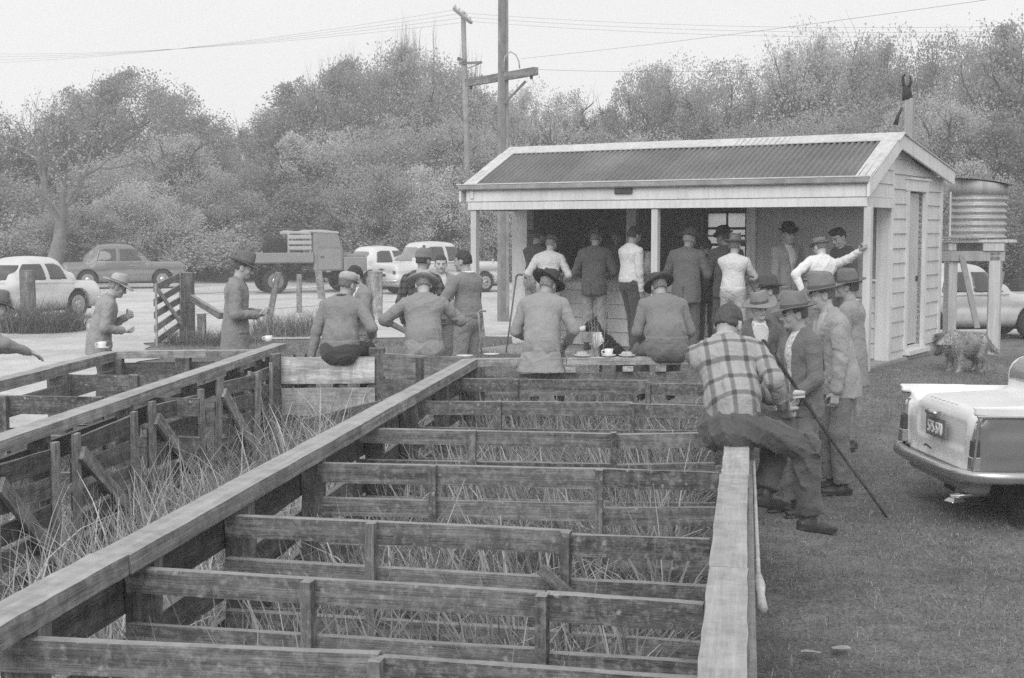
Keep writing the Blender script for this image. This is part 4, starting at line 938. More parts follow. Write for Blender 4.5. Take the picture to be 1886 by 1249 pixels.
# ------------------------------------------------------------------ power poles
PG = simple('pole_timber', .26, .9, .3, 4, .1, bmp=.3, bscale=25); PT = wood('crossarm_timber', .17, .1); INS = simple('insulator', .45, .3, .1, 20)
b0 = at(927, 592, 31.7); pole = empty('power_pole', (b0.x, 31.7, G(b0.x, 31.7))); tag(pole, 'thick square power pole with a single slanting crossarm beside the shed', 'power pole')
MB().loft([[(sx * w_, sy * w_, z_) for sx, sy in ((-1, -1), (1, -1), (1, 1), (-1, 1))] for z_, w_ in ((-.3, .140), (6, .118), (11, .105))]).build('pole', PG, pole, bevel=.012)
MB().span((-.05, -.15, 0), (.05, -.128, 10)).build('pole_groove', simple('pole_groove_timber', .2, .9, .3, 4), pole)
def inpole(p, root): return root.matrix_basis.inverted() @ p
a, b = at(860, 153, 33.0), at(987, 131, 30.6); plank('crossarm', a, b, .14, .17, PT, pole, rough=.02)
MB().tube([inpole(at(968, 150, 31.2), pole), inpole(at(929, 190, 31.5), pole)], .03, 6).build('brace', PG, pole)
MB().tube([inpole(at(x_, y_, 31.45), pole) for x_, y_ in ((928, 125), (930, 105), (940, 95), (950, 101), (956, 114), (957, 126))], .018, 6).build('cable_loop', simple('cable_pale', .4, .6), pole, smooth=True)
for u in (.06, .94): q = lerp(a, b, u); MB().lathe([(.03, -.16), (.035, -.1), (.02, -.085)], 10, inpole(q, pole)).build('bolt', simple('dark_iron', .05), pole)
b1 = at(866, 470, 56.0); tp = empty('telegraph_pole', (b1.x, 56, G(b1.x, 56))); tag(tp, 'slim telegraph pole with a short insulator arm at its top', 'telegraph pole')
top = at(853, 22, 56.0); MB().tube([(0, 0, -.3), inpole(top, tp)], [.14, .10], 10).build('pole', PG, tp, smooth=True)
a, b = at(836, 16, 57.0), at(868, 42, 54.8); plank('crossarm', a, b, .1, .12, PT, tp)
for u in (.08, .3, .5, .72, .92): MB().lathe([(.02, .04), (.05, .07), (.055, .15), (.03, .2)], 8, inpole(lerp(a, b, u), tp)).build('insulator', INS, tp)
a2, b2 = at(846, 117, 56), at(887, 115, 55.5); plank('crossarm', a2, b2, .08, .09, PT, tp); plank('crossarm', at(843, 108, 56), at(858, 113, 55.8), .08, .14, PT, tp)
MB().tube([inpole(at(884, 117, 55.6), tp), inpole(at(862, 126, 55.8), tp)], .025, 6).build('brace', PG, tp)
for i in range(4): wire('power_line', at(-120, 118 - i * 7, 84), lerp(a, b, .08 + .28 * i), .5, .0045, ('lowest', 'second lowest', 'second highest', 'highest')[i] + ' of the four wires crossing the sky on the left', 'power line')
for i in range(3): wire('power_line', lerp(a, b, .3 + .3 * i), at(2000, 45 + 9 * i, 46), .3, .004, ('top', 'middle', 'bottom')[i] + ' of the three level wires crossing the sky right of the poles', 'power line')
wire('power_line', at(960, 108, 31.3), at(1990, -25, 17), .05, .0025, 'upper single wire rising to the right from the power pole', 'power line'); wire('power_line', at(985, 128, 30.7), at(1990, 80, 30), .25, .003, 'lower single wire running right from the crossarm end', 'power line')
# ------------------------------------------------------------------ vehicles (local x forward, y left, z up)
def carpaint(v, nm=None):
    nm = nm or 'car_paint_%d' % round(v * 100)
    if nm in MATS: return MATS[nm]
    m, n, b = new_mat(nm); vec = mapping(n, (1, 1, 1)); c = ramp(n, noise(n, 3, 4, vec).outputs['Fac'], [(.3, v * .9), (.7, v * 1.05)])
    sx = n.nodes.new('ShaderNodeSeparateXYZ'); n.links.new(vec, sx.inputs[0])
    d = mathn(n, 'ADD', sx.outputs[2], mathn(n, 'MULTIPLY', noise(n, 6, 4, vec).outputs['Fac'], .25)); c = mixc(n, ramp(n, d, [(.42, .7), (.62, 0)]), c, .26)      # road dust on the sills
    n.links.new(c, b.inputs['Base Color']); b.inputs['Roughness'].default_value = .33; b.inputs['Coat Weight'].default_value = .3; b.inputs['Coat Roughness'].default_value = .2; MATS[nm] = m; return m
CHR = simple('chrome', .52, .28, .08, 6, .6, metal=.85); TYRE = simple('tyre_rubber', .035, .85, .3, 12, .2); GLS = glass('car_glass', .05); GLP = glass('car_glass_pale', .22)
DKU = simple('underbody', .02, .95, .2, 8, .1); LENS = simple('tail_lens', .06, .2, .1, 30, .6); LENSW = simple('clear_lens', .5, .15, .1, 30, .6)
def wheel(root, x, y, r, hub=.5, w_=.16, cap=True):
    s = 1 if y > 0 else -1; t = MB().lathe([(r * .62, -w_ / 2), (r * .93, -w_ / 2), (r, -w_ * .3), (r, w_ * .3), (r * .93, w_ / 2), (r * .62, w_ / 2)], 24, (x, y, r), 'y').build('wheel', TYRE, root, smooth=True)
    MB().lathe([(r * .66, s * w_ * .505), (r * .62, s * w_ * .56), (r * .45, s * w_ * .53), (r * .2, s * w_ * .56), (.01, s * w_ * .57)], 20, (x, y, r), 'y').build('rim', simple('rim_paint_%d' % round(hub * 100), hub * .6, .5), t, smooth=True)
    if cap: MB().lathe([(r * .34, s * w_ * .55), (r * .28, s * w_ * .68), (r * .12, s * w_ * .75), (.004, s * w_ * .76)], 16, (x, y, r), 'y').build('hub_cap', CHR, t, smooth=True)
def poly_region(pts, ax):
    """signed 'distance' to a convex polygon in the plane (u,z); <0 inside"""
    P = np.array(pts, float); c = P.mean(0)
    def fn(U, Z):
        out = None
        for i in range(len(P)):
            a, b = P[i], P[(i + 1) % len(P)]; n = np.array([b[1] - a[1], a[0] - b[0]]); n = n / np.linalg.norm(n)
            if n @ (c - a) > 0: n = -n
            d = (U - a[0]) * n[0] + (Z - a[1]) * n[1]; out = d if out is None else np.maximum(out, d)
        return out
    return fn
def saloon(X, Y, yaw, L, W, H, color, label, roofcol=None, style='fifties', glassm=None, hubv=.5, hood=None, dz=0.0, step=.034):
    t = empty('parked_car', (X, Y, G(X, Y) + .012 + dz), yaw); tag(t, label, 'car', None)
    hl, hw = L / 2, W / 2; cb, cf = -.30 * L, .17 * L                    # rear and front foot of the cabin
    belt = .60 * H
    def shell():
        F = Field((-hl - .1, -hw - .1, .1), (hl + .1, hw + .1, H + .1), step)
        F.box((0, 0, .47), (hl - .03, hw, .22), None, .16, .05); F.box((-.30 * L, 0, belt - .16), (.19 * L, hw - .10, .17), None, .15, .12); F.box((.26 * L, 0, belt - .16), (.21 * L, hw - .16, .18), None, .15, .10)
        for s in (-1, 1):
            F.cap((.20 * L, s * (hw - .16), belt - .14), (hl - .16, s * (hw - .17), belt - .18), .15, .14, .08); F.cap((-.16 * L, s * (hw - .15), belt - .17), (-hl + .22, s * (hw - .17), belt - .26), .15, .13, .08)
        F.box((-.02 * L, 0, belt - .12), (.24 * L, hw - .03, .16), None, .12, .08)
        F.box(((cb + cf) / 2, 0, belt + .04), ((cf - cb) / 2 + .06, hw - .12, .18), None, .16, .10); F.ell(((cb + cf) / 2 - .04, 0, belt + .06), ((cf - cb) / 2 + .02, hw - .04, H - belt - .06), None, .14); F.box(((cb + cf) / 2 - .06, 0, H - .30), ((cf - cb) / 2 - .34, hw - .24, .27), None, .25, .22)
        F.cap((-hl + .02, 0, .62), (-hl + .3, 0, .62), .12, .16, .1)
        for x in (-.29 * L, .30 * L):
            for s in (-1, 1): F.cap((x, s * (hw + .2), .33), (x, s * (hw - .22), .33), .375, .375, .02, sub=True)
        return F
    F = shell(); V0 = F.V.copy(); up = carpaint(color)
    if roofcol is None: F.build('body', up, t)
    else: F.build('body', None, t, mats=[up, carpaint(roofcol)], pick=lambda c: (c[:, 2] > belt + .03).astype(int))
    gm = glassm or GLS
    def piece(nm, fn, mat, off=.012):
        F.V = V0.copy(); F.V -= off; F.cut(fn); return F.build(nm, mat, t)
    zb, zt = belt + .06, H - .13
    xm = (cb + cf) / 2 + .05
    for s in (-1, 1):
        for pts in ([(cb + .34, zb), (cb + .46, zt - .06), (cb + .62, zt), (xm - .05, zt), (xm - .05, zb)], [(xm + .05, zb), (xm + .05, zt), (cf - .42, zt), (cf - .12, zb)]):
            rg = poly_region(pts, 'x'); piece('side_window', lambda Xx, Yy, Zz: np.maximum(rg(Xx, Zz), .35 - s * Yy), gm)
    rg = poly_region([(-hw + .32, zb), (-hw + .38, zt - .02), (hw - .38, zt - .02), (hw - .32, zb)], 'y')
    piece('rear_window', lambda Xx, Yy, Zz: np.maximum(rg(Yy, Zz), Xx - (cb + .26)), GLP); piece('windscreen', lambda Xx, Yy, Zz: np.maximum(rg(Yy, Zz), (cf - .42) - Xx), GLS)
    for x in (-.29 * L, .30 * L):
        for s in (-1, 1): wheel(t, x, s * (hw - .13), .33, hubv)
    MB().span((-hl + .25, -hw + .2, .2), (hl - .25, hw - .2, .42)).build('underbody', DKU, t)
    for s, nm in ((-1, 'rear_bumper'), (1, 'front_bumper')):
        b = MB().tube([(s * (hl - .22), -hw + .0, .45), (s * (hl + .0), -hw + .1, .45), (s * (hl + .07), 0, .45), (s * (hl + .0), hw - .1, .45), (s * (hl - .22), hw - .0, .45)], .05, 8).build(nm, CHR, t, smooth=True)
        for q in (-.35, .35): MB().span((s * hl + (.04 if s > 0 else -.13), q - .03, .38), (s * hl + (.13 if s > 0 else -.04), q + .03, .56)).build('overrider', CHR, b, bevel=.015)
    for s in (-1, 1):
        MB().lathe([(.055, -.03), (.055, .03), (.02, .05)], 12, (-hl + .06, s * (hw - .18), belt - .28), 'x').build('tail_lamp', LENS, t, smooth=True); MB().lathe([(.09, -.06), (.09, .02), (.03, .07)], 14, (hl - .04, s * (hw - .2), belt - .2), 'x').build('headlight', CHR, t, smooth=True)
        MB().tube([(cf - .05, s * (hw - .02), belt + .02), (-.1 * L, s * (hw - .0), belt - .0), (cb + .15, s * (hw - .05), belt - .03)], .012, 5).build('waist_strip', CHR, t); MB().tube([(xm + .5, s * (hw + .005), belt - .1), (xm + .36, s * (hw + .02), belt - .1)], .012, 6).build('door_handle', CHR, t)
    MB().span((-hl - .035, -.2, .58), (-hl + .02, .2, .68)).build('number_plate', simple('plate_black', .04, .5), t)
    return t
hd_ = lambda dx, dy: math.atan2(dy, dx)
saloon(-11.3, 31.6, hd_(-.44, -.9), 4.0, 1.56, 1.42, .62, 'pale saloon parked at the left behind the old post', None, hubv=.55, dz=.03)
saloon(-14.0, 50, hd_(.95, .30), 4.35, 1.62, 1.56, .17, 'dark grey saloon parked side-on at the left', None, hubv=.4)
saloon(-4.55, 49.5, hd_(.72, .69), 4.3, 1.65, 1.50, .70, 'white saloon half hidden behind the winged cream saloon')
c5 = saloon(-2.45, 46.5, hd_(.80, .60), 4.5, 1.72, 1.68, .60, 'large cream saloon with a winged boot badge, rightmost in the car park', hubv=.6, step=.032)
bd = MB(); bd.prism([(-.0, -.22, 0), (0, -.05, .03), (0, 0, .05), (0, .05, .03), (0, .22, 0), (0, .05, -.015), (0, 0, -.03), (0, -.05, -.015)], (-.02, 0, 0)); bd.v = [(x - 2.25, y, z + .80) for x, y, z in bd.v]; bd.build('winged_badge', simple('dark_iron', .05), c5)
MB().tube([(1.7, -.75, .95), (1.7, -.75, 1.04)], .01, 6).lathe([(.03, -.02), (.05, .0), (.045, .03), (.01, .05)], 10, (1.7, -.75, 1.06)).build('wing_mirror', CHR, c5, smooth=True)
saloon(9.55, 29.2, hd_(1, .12), 3.9, 1.56, 1.52, .50, 'pale rounded car behind the tank stand, cut off by the right edge', hubv=.4)
# flatbed utility truck
tX, tY = -7.05, 46.6; tk = empty('flatbed_truck', (tX, tY, G(tX, tY) + .012), hd_(.93, .37)); tk.scale = (1.02, 1.02, 1.02); tag(tk, 'boxy four-wheel-drive flatbed truck with a spare wheel on its tray', 'truck')
GP = carpaint(.25, 'truck_paint'); tb = lambda nm, lo, hi, m=GP, par=tk, bv=.02: MB().span(lo, hi).build(nm, m, par, bevel=bv)
tb('chassis', (-1.9, -.4, .48), (1.9, .4, .64), DKU); tb('tray', (-1.95, -.85, .98), (.18, .85, 1.04), GP)
for s in (-1, 1): tb('tray_side', (-1.95, s * .85 - .02, 1.0), (.18, s * .85 + .02, 1.32))
tb('tray_tail', (-1.97, -.83, 1.0), (-1.93, .83, 1.32))
for x in (-1.7, -1.1, -.5, .05): tb('tray_bearer', (x - .05, -.82, .88), (x + .05, .82, .978), DKU)
cabm = MB().prism([(.2, -.78, .72), (1.18, -.78, .72), (1.18, -.78, 1.42), (1.0, -.78, 1.95), (.2, -.78, 1.98)], (0, 1.56, 0)).build('cab', GP, tk, bevel=.03)
MB().prism([(.12, -.80, 1.97), (1.06, -.80, 1.93), (1.02, -.80, 2.0), (.5, -.8, 2.06), (.12, -.80, 2.05)], (0, 1.60, 0)).build('cab_roof', carpaint(.42), tk, bevel=.02)
tb('bonnet', (1.2, -.48, .82), (2.0, .48, 1.26)); tb('wing', (1.2, -.8, .72), (1.98, -.49, 1.16)); tb('wing', (1.2, .49, .72), (1.98, .8, 1.16))
for s in (-1, 1):
    d = tb('door', (.32, s * .79 - .012, .76), (1.12, s * .79 + .012, 1.44)); tb('handle', (.42, s * .80 - .03, 1.16), (.54, s * .80 + .03, 1.2), simple('dark_iron', .05), d, .004)
    MB().prism([(.36, s * .785 - .012, 1.5), (1.08, s * .785 - .012, 1.5), (.94, s * .785 - .012, 1.88), (.36, s * .785 - .012, 1.9)], (0, .024, 0)).build('side_window', GLP, tk); MB().span((.68, s * .79 - .014, 1.5), (.72, s * .79 + .014, 1.9)).build('window_bar', GP, tk)
MB().prism([(1.19, -.68, 1.45), (1.19, .68, 1.45), (1.02, .66, 1.9), (1.02, -.66, 1.9)], (.02, 0, 0)).build('windscreen', GLS, tk)
for x in (-1.05, 1.45):
    for s in (-1, 1): wheel(tk, x, s * .68, .40, .3, .2)
sp = MB().lathe([(.22, -.08), (.36, -.1), (.40, -.05), (.40, .05), (.36, .1), (.22, .08)], 22, (-.95, -.2, 1.42), 'y').build('spare_tyre', TYRE, tk, smooth=True)
for i in range(3): tb('headboard_slat', (-.62, -.72, 1.40 + i * .18), (.16, -.69, 1.53 + i * .18), carpaint(.42))
for x in (-.6, .12): tb('headboard_post', (x - .03, -.69, 1.05), (x + .03, -.64, 1.95), carpaint(.42))
tarp = Field((-.75, -.8, 1.75), (.35, .8, 2.2), .035); tarp.box((-.22, 0, 1.95), (.40, .66, .06), None, .05, .02); tarp.mod(lambda X_, Y_, Z_: .025 * np.sin(9 * X_ + 3 * Y_) * np.sin(5 * Y_ - 2)); tarp.build('load_cover', cloth('canvas_cover', .4), tk)
tb('rear_lamp', (-1.99, -.7, .84), (-1.95, -.58, .96), LENS); tb('rear_bumper', (-2.0, -.7, .62), (-1.92, .7, .72), DKU)
# finned car at the right, tail towards the yards
CY_ = R(3.8); P0 = Vector((3.36, 10.93, 0)); nc = empty('finned_car', (P0.x, P0.y, G(P0.x, P0.y)), CY_); tag(nc, 'two-tone finned saloon parked at the right edge, number plate 575-570', 'car')
NW, ND = carpaint(.78, 'finned_white'), carpaint(.16, 'finned_grey')
def nshell():
    F = Field((-.12, -.92, .12), (4.6, .92, 1.62), .05, [[(-.12, 1.15, .017)], [(-.92, -.45, .017), (.45, .92, .017), (-.45, .45, .026)], [(.25, 1.05, .015)]])
    F.box((2.25, 0, .58), (2.2, .79, .20), None, .10, .03)                              # hull
    F.box((2.30, 0, .70), (2.22, .74, .145), None, .08, .06)                           # upper body
    F.box((.95, 0, .845), (.86, .58, .095), np.array(Matrix.Rotation(-.045, 3, 'Y')), .09, .09)                             # boot lid
    for s in (-1, 1):
        F.box((1.0, s * .735, .72), (.93, .052, .17), None, .045, .03)                 # fin wall
        F.cap((.0, s * .785, .945), (1.9, s * .735, .875), .014, .04, .012); F.cap((.02, s * .772, .905), (1.4, s * .742, .86), .022, .045, .02)
        F.box((.08, s * .745, .64), (.05, .048, .20), None, .04, .02)
    F.box((.02, 0, .69), (.045, .50, .115), None, .03, .02, sub=True)                  # recess round the plate
    F.box((.12, 0, .36), (.10, .66, .10), None, .06, .05)                              # valance
    F.box((1.98, 0, 1.02), (1.15, .66, .19), None, .15, .08); F.box((2.0, 0, 1.28), (.92, .56, .22), None, .20, .16)
    for x in (.84, 3.4):
        for s in (-1, 1): F.cap((x, s * 1.1, .32), (x, s * .58, .32), .37, .37, .02, sub=True)
    return F
F = nshell(); V0 = F.V.copy()
F.build('body', None, nc, mats=[NW, ND], pick=lambda c: ((np.abs(c[:, 1]) > .755) & (c[:, 2] < .865 + .0 * c[:, 0]) & (c[:, 0] > .03) | (c[:, 2] < .44)).astype(int))
def npiece(nm, fn, mat, off=.010): F.V = V0.copy() - off; F.cut(fn); return F.build(nm, mat, nc)
rg = poly_region([(-.52, 1.02), (-.44, 1.42), (.44, 1.42), (.52, 1.02)], 'y'); npiece('rear_window', lambda X_, Y_, Z_: np.maximum(rg(Y_, Z_), X_ - 1.42), GLP)
for s in (-1, 1):
    for pts in ([(1.5, 1.06), (1.6, 1.38), (2.05, 1.40), (2.05, 1.06)], [(2.12, 1.06), (2.12, 1.4), (2.6, 1.38), (2.85, 1.06)]): rg2 = poly_region(pts, 'x'); npiece('side_window', lambda X_, Y_, Z_: np.maximum(rg2(X_, Z_), .3 - s * Y_), GLS)
    lamp = MB().loft([[(-.012 + .02 * u, s * .745 - .040, z_), (-.012 + .02 * u, s * .745 + .040, z_), (.06, s * .745 + .048, z_), (.06, s * .745 - .048, z_)] for z_, u in ((.47, 0), (.575, .2))]).build('tail_lamp', CHR, nc, bevel=.006)
    MB().loft([[(-.010 + .03 * u, s * .745 - .036, z_), (-.010 + .03 * u, s * .745 + .036, z_), (.06, s * .745 + .044, z_), (.06, s * .745 - .044, z_)] for z_, u in ((.577, .2), (.70, .5))]).build('red_lens', LENS, lamp, bevel=.006)
    MB().loft([[(-.004 + .05 * u, s * .745 - .034, z_), (-.004 + .05 * u, s * .745 + .034, z_), (.07, s * .745 + .04, z_), (.07, s * .745 - .04, z_)] for z_, u in ((.702, .3), (.84, 1.0))]).build('amber_lens', simple('amber_lens', .22, .2, .1, 30, .6), lamp, bevel=.006)
    MB().tube([(.02, s * .797, .88), (.5, s * .797, .872), (1.6, s * .797, .86), (3.2, s * .80, .84)], .010, 6).build('side_strip', CHR, nc); MB().tube([(.0, s * .795, .47), (.035, s * .797, .88)], .009, 6).build('fin_edge', CHR, nc)
rings = []
for x, y in ((.62, -.845), (.25, -.85), (.02, -.80), (-.075, -.62), (-.10, -.3), (-.105, 0), (-.10, .3), (-.075, .62), (.02, .80), (.25, .85), (.62, .845)):
    tx = Vector((1, 0, 0)) if abs(y) > .84 else Vector((0, 1, 0)); nrm = Vector((0, math.copysign(1, y), 0)) if abs(y) > .82 else (Vector((-.7, math.copysign(.7, y), 0)) if abs(y) > .7 else Vector((-1, 0, 0)))
    rings.append([Vector((x, y, .43)) + nrm * a_ + Vector((0, 0, b_)) for a_, b_ in ((-.03, -.04), (.01, -.05), (.032, -.025), (.036, .015), (.02, .043), (-.03, .04))])
bp = MB().loft(rings).build('rear_bumper', CHR, nc, smooth=True)
pl = MB().span((.008, -.20, .625), (.02, .20, .760)).build('number_plate', simple('plate_grey', .17, .5), nc)
MB().span((.012, -.212, .614), (.016, .212, .771)).build('plate_border', CHR, pl)
tc_ = bpy.data.curves.new('plate_digits', 'FONT'); tc_.body = '575-570'; tc_.size = .135; tc_.align_x = 'CENTER'; tc_.extrude = .004; tc_.offset = .0; tc_.space_character = 1.02; tc_.materials.append(simple('plate_white', .8, .4)); tmp = bpy.data.objects.new('plate_digits', tc_); COL.objects.link(tmp); bpy.context.view_layer.update()
to = bpy.data.objects.new('plate_digits', bpy.data.meshes.new_from_object(tmp.evaluated_get(bpy.context.evaluated_depsgraph_get()))); bpy.data.objects.remove(tmp); to.name = 'plate_digits'
link(to, pl); to.rotation_euler = (math.pi / 2, 0, -math.pi / 2); to.location = (.004, 0, .645); to.scale = (.68, 1.0, 1.0)
lamp = MB().tube([(.0, -.06, .80), (-.02, -.06, .812), (-.02, .09, .812), (.0, .09, .80)], .026, 8).build('plate_lamp', CHR, nc, smooth=True)
MB().prism([(-.012, -.105, .83), (-.02, -.085, .775), (-.012, -.065, .83)], (.03, 0, 0)).build('boot_handle', CHR, nc)
for i in range(7):
    y = .26 - i * .087; MB().box((.075 + .0 * i, y, .905), (.020, .024, .006), Matrix.Rotation(.5 if i % 2 else -.3, 3, 'Z')).build('boot_letter', simple('boot_letter_metal', .42, .4), nc)
MB().tube([(-.002, .2, .52), (-.012, .14, .535), (-.002, .06, .515)], .008, 6).build('script_badge', simple('dark_iron', .05), nc)
for x in (.84, 3.4):
    for s in (-1, 1): wheel(nc, x, s * .68, .31, .6, .17)
MB().span((.3, -.62, .2), (4.2, .62, .42)).build('underbody', DKU, nc)
for s in (-1, 1): MB().box((.42, s * .68, .19), (.015, .22, .26), Matrix.Rotation(.12, 3, 'Y')).build('mud_flap', TYRE, nc)
MB().tube([(.9, -.38, .24), (.2, -.40, .23), (-.02, -.42, .21)], .024, 8).build('exhaust_pipe', CHR, nc, smooth=True); MB().box((-.0, -.46, .20), (.14, .11, .03), Matrix.Rotation(.35, 3, 'Z'), .6).build('tow_bracket', CHR, nc, bevel=.006)
# ------------------------------------------------------------------ people
def skin_mat(v):
    nm = 'skin_%d' % round(v * 100)
    return simple(nm, v * 1.2, .6, .12, 14, .35, bmp=.05, bscale=120)
EYE = None
def rotm(yaw=0, pitch=0, roll=0):
    """columns: right, forward, up.  yaw turns left, pitch nods down, roll tilts to the right"""
    return np.array((Matrix.Rotation(yaw, 3, 'Z') @ Matrix.Rotation(-pitch, 3, 'X') @ Matrix.Rotation(roll, 3, 'Y')))
def ik(a, b, l1, l2, pole):
    a, b, pole = map(lambda q: np.array(q, float), (a, b, pole)); d = b - a; n = np.linalg.norm(d)
    if n > (l1 + l2) * .995: b = a + d / n * (l1 + l2) * .995; d = b - a; n = np.linalg.norm(d)
    u = d / n; x = (l1 * l1 - l2 * l2 + n * n) / (2 * n); h = math.sqrt(max(l1 * l1 - x * x, 0))
    p = pole - u * (pole @ u); p = p / (np.linalg.norm(p) + 1e-9)
    return a + u * x + p * h, b
FINGERS = ((-.030, .86), (-.010, 1.0), (.011, .95), (.030, .78))
def hand(F, wrist, fwd, nrm, side, curl, k=.006, sc=1.0):
    """palm, four fingers of unequal length and a thumb; nrm points out of the palm, side=+1 right hand"""
    f = fwd / np.linalg.norm(fwd); n = nrm - f * (nrm @ f); n = n / (np.linalg.norm(n) + 1e-9); s = np.cross(n, f) * side
    w = np.array(wrist)
    F.cap(w - f * .03, w + f * .015, .027 * sc, .029 * sc, .012, .75, n)
    F.cap(w + f * .02 + s * .010, w + f * .085 + s * .018, .026 * sc, .023 * sc, .01, .52, n)
    F.cap(w + f * .02 - s * .010, w + f * .085 - s * .018, .026 * sc, .023 * sc, .01, .52, n)
    for i, (o, ln) in enumerate(FINGERS):
        p = w + f * (.092 - abs(o) * .25) + s * o; ang = 0.0; r = .0098 * sc
        for sg, c in ((.043, curl), (.027, curl * 1.15), (.021, curl * .7)):
            ang += c; d = f * math.cos(ang) + n * math.sin(ang) + s * o * 2.0 * (1 - min(1, curl))
            q = p + d * sg * ln * sc; F.cap(p, q, r, r * .9, k); p = q; r *= .9
    p = w + f * .025 - s * .030; d1 = f * .55 - s * .62 + n * .5; d2 = f * .8 - s * .1 + n * .6
    if curl < .25: d1 = f * .6 - s * .75 + n * .15; d2 = f * .8 - s * .5 + n * .1
    q = p + d1 / np.linalg.norm(d1) * .045; F.cap(p, q, .0135 * sc, .011 * sc, .01); F.cap(q, q + d2 / np.linalg.norm(d2) * .032, .011 * sc, .009 * sc, k)

def folds(seed, amp):
    def fn(X, Y, Z):
        w_ = np.sin(3.1 * X + 2.3 * Z + 1.7 * Y + seed); sg = 1 if math.sin(seed * 5) > 0 else -1
        a = np.sin(12 * Z + sg * 21 * X + 9 * Y + 3 * w_ + seed); b_ = np.sin(25 * Z - sg * 17 * X + 12 * Y + 2.5 * w_ + 2 * seed); c_ = np.sin(19 * X + 27 * Y + 8 * Z + 2 * w_ - seed)
        mk = .3 + .7 * (.5 + .5 * np.sin(5.3 * Z + 4.1 * X - 3 * Y + seed * 3))
        return -amp * mk * ((1 - np.abs(a)) ** 3 + .8 * (1 - np.abs(b_)) ** 3 + .6 * (1 - np.abs(c_)) ** 3 - .45)
    return fn
HATN = [0]
def hat(parent, c, rot, kind, v, scale=1.0):
    HATN[0] += 1; rr = random.Random(HATN[0] * 31)
    mat = simple('felt_%d' % round(v * 100), v, .95, .18, 16, .08, bmp=.25, bscale=220)
    band = simple('hatband_%d' % round(v * 40), v * .38, .7, .1, 20, .2)
    def put(mb, nm, mt, par):
        Rm = Matrix([list(map(float, r)) for r in rot]); c0 = Vector(c)
        mb.v = [tuple(Rm @ (Vector(p) * scale) + c0) for p in mb.v]
        return mb.build(nm, mt, par, smooth=True)
    n = 28; root = None
    if kind in ('fedora', 'wide', 'bowler', 'pork', 'flop'):
        br = {'fedora': .074, 'wide': .088, 'bowler': .045, 'pork': .052, 'flop': .075}[kind]
        ch = {'fedora': .128, 'wide': .115, 'bowler': .115, 'pork': .092, 'flop': .10}[kind]
        ph = rr.uniform(0, 6); tilt = rr.uniform(-.01, .01)
        def ring(rx, ry, z, dent=0):
            out = []
            for j in range(n):
                a = 2 * math.pi * j / n; x, y = rx * math.cos(a), ry * math.sin(a); zz = z
                if dent:                                           # long crease and two front pinches
                    zz -= dent * math.exp(-(x / .028) ** 2) * (1.0 if abs(y) < ry * .95 else .6)
                    if y > 0.02: x *= 1 - .22 * (y / ry)
                    zz += .014 * y / .1
                out.append((x, y + tilt, zz))
            return out
        def brim(t, zo):
            out = []
            for j in range(n):
                a = 2 * math.pi * j / n; rx, ry = .084 + br * t, .104 + br * t
                sidecurl = {'fedora': .022, 'wide': -.004, 'bowler': .034, 'pork': .012, 'flop': -.012}[kind]
                z = sidecurl * (math.cos(a) ** 2) * t * t - .020 * max(0, math.sin(a)) * t + .014 * max(0, -math.sin(a)) * t * t + .006 * math.sin(3 * a + ph) * t
                if kind == 'wide': z += .010 * math.sin(2 * a + ph) * t
                out.append((rx * math.cos(a), ry * math.sin(a) + tilt, z + zo))
            return out
        mb = MB(); dent = 0 if kind in ('bowler', 'pork') else .03
        if kind == 'bowler': prof = [(1.0, 0), (1.0, .03), (.99, .06), (.9, .09), (.68, .107), (.3, .115)]
        elif kind == 'pork': prof = [(1.0, 0), (.99, .03), (.97, .07), (.93, .088), (.86, .086), (.6, .076), (.25, .075)]
        else: prof = [(1.0, 0), (.985, .03), (.955, .07), (.92, .098), (.84, .112), (.55, .110), (.22, .106)]
        rings = [brim(0, -.006), brim(.5, -.006), brim(1, -.006), brim(1, 0), brim(.5, 0)] + [ring(.084 * p, .104 * p, z * ch / .112, dent if z > .08 else 0) for p, z in prof]
        mb.loft(rings); root = put(mb, 'hat', mat, parent)
        b = MB().loft([ring(.0860, .106, .003), ring(.0855, .1055, .028), ring(.0835, .1035, .028), ring(.084, .104, .003)], cap=False)
        put(b, 'hat_band', band, root)
    elif kind == 'cap':
        mb = MB(); rings = []
        for p, z in ((1.0, -.012), (1.06, .012), (1.10, .035), (1.0, .058), (.72, .075), (.3, .084)):
            rings.append([(.084 * p * math.cos(a), .104 * p * math.sin(a) + .018 * (p - .9) * (1 if math.sin(a) > 0 else .2), z + .004 * math.sin(3 * a)) for a in [2 * math.pi * j / n for j in range(n)]])
        mb.loft(rings); root = put(mb, 'flat_cap', mat, parent)
        pk = MB(); a0 = [math.pi * (.2 + .6 * j / 10) for j in range(11)]
        pk.loft([[(.082 * math.cos(a), .100 * math.sin(a), -.008), (.095 * math.cos(a), .100 * math.sin(a) + .06 * math.sin(a) ** 2, -.02), (.095 * math.cos(a), .10 * math.sin(a) + .06 * math.sin(a) ** 2, -.012), (.084 * math.cos(a), .102 * math.sin(a), .004)] for a in a0])
        put(pk, 'peak', mat, root)
    elif kind == 'beanie':
        mb = MB(); rings = []
        for p, z in ((1.0, -.03), (1.1, -.028), (1.12, .0), (1.06, .004), (1.06, .03), (.98, .055), (.78, .08), (.42, .098), (.12, .104)):
            rings.append([(.084 * p * math.cos(a) * (1 + .012 * (j % 2)), .102 * p * math.sin(a) * (1 + .012 * (j % 2)), z) for j, a in [(j, 2 * math.pi * j / 40) for j in range(40)]])
        m2 = cloth('striped_knit', v, .1, 200, (50.0, .036, .45, .16, .08), .2)
        mb.loft(rings); root = put(mb, 'knitted_hat', m2, parent)
        put(MB().lathe([(.004, .098), (.016, .103), (.02, .115), (.014, .127), (.003, .131)], 12), 'bobble', band, root)
    return root

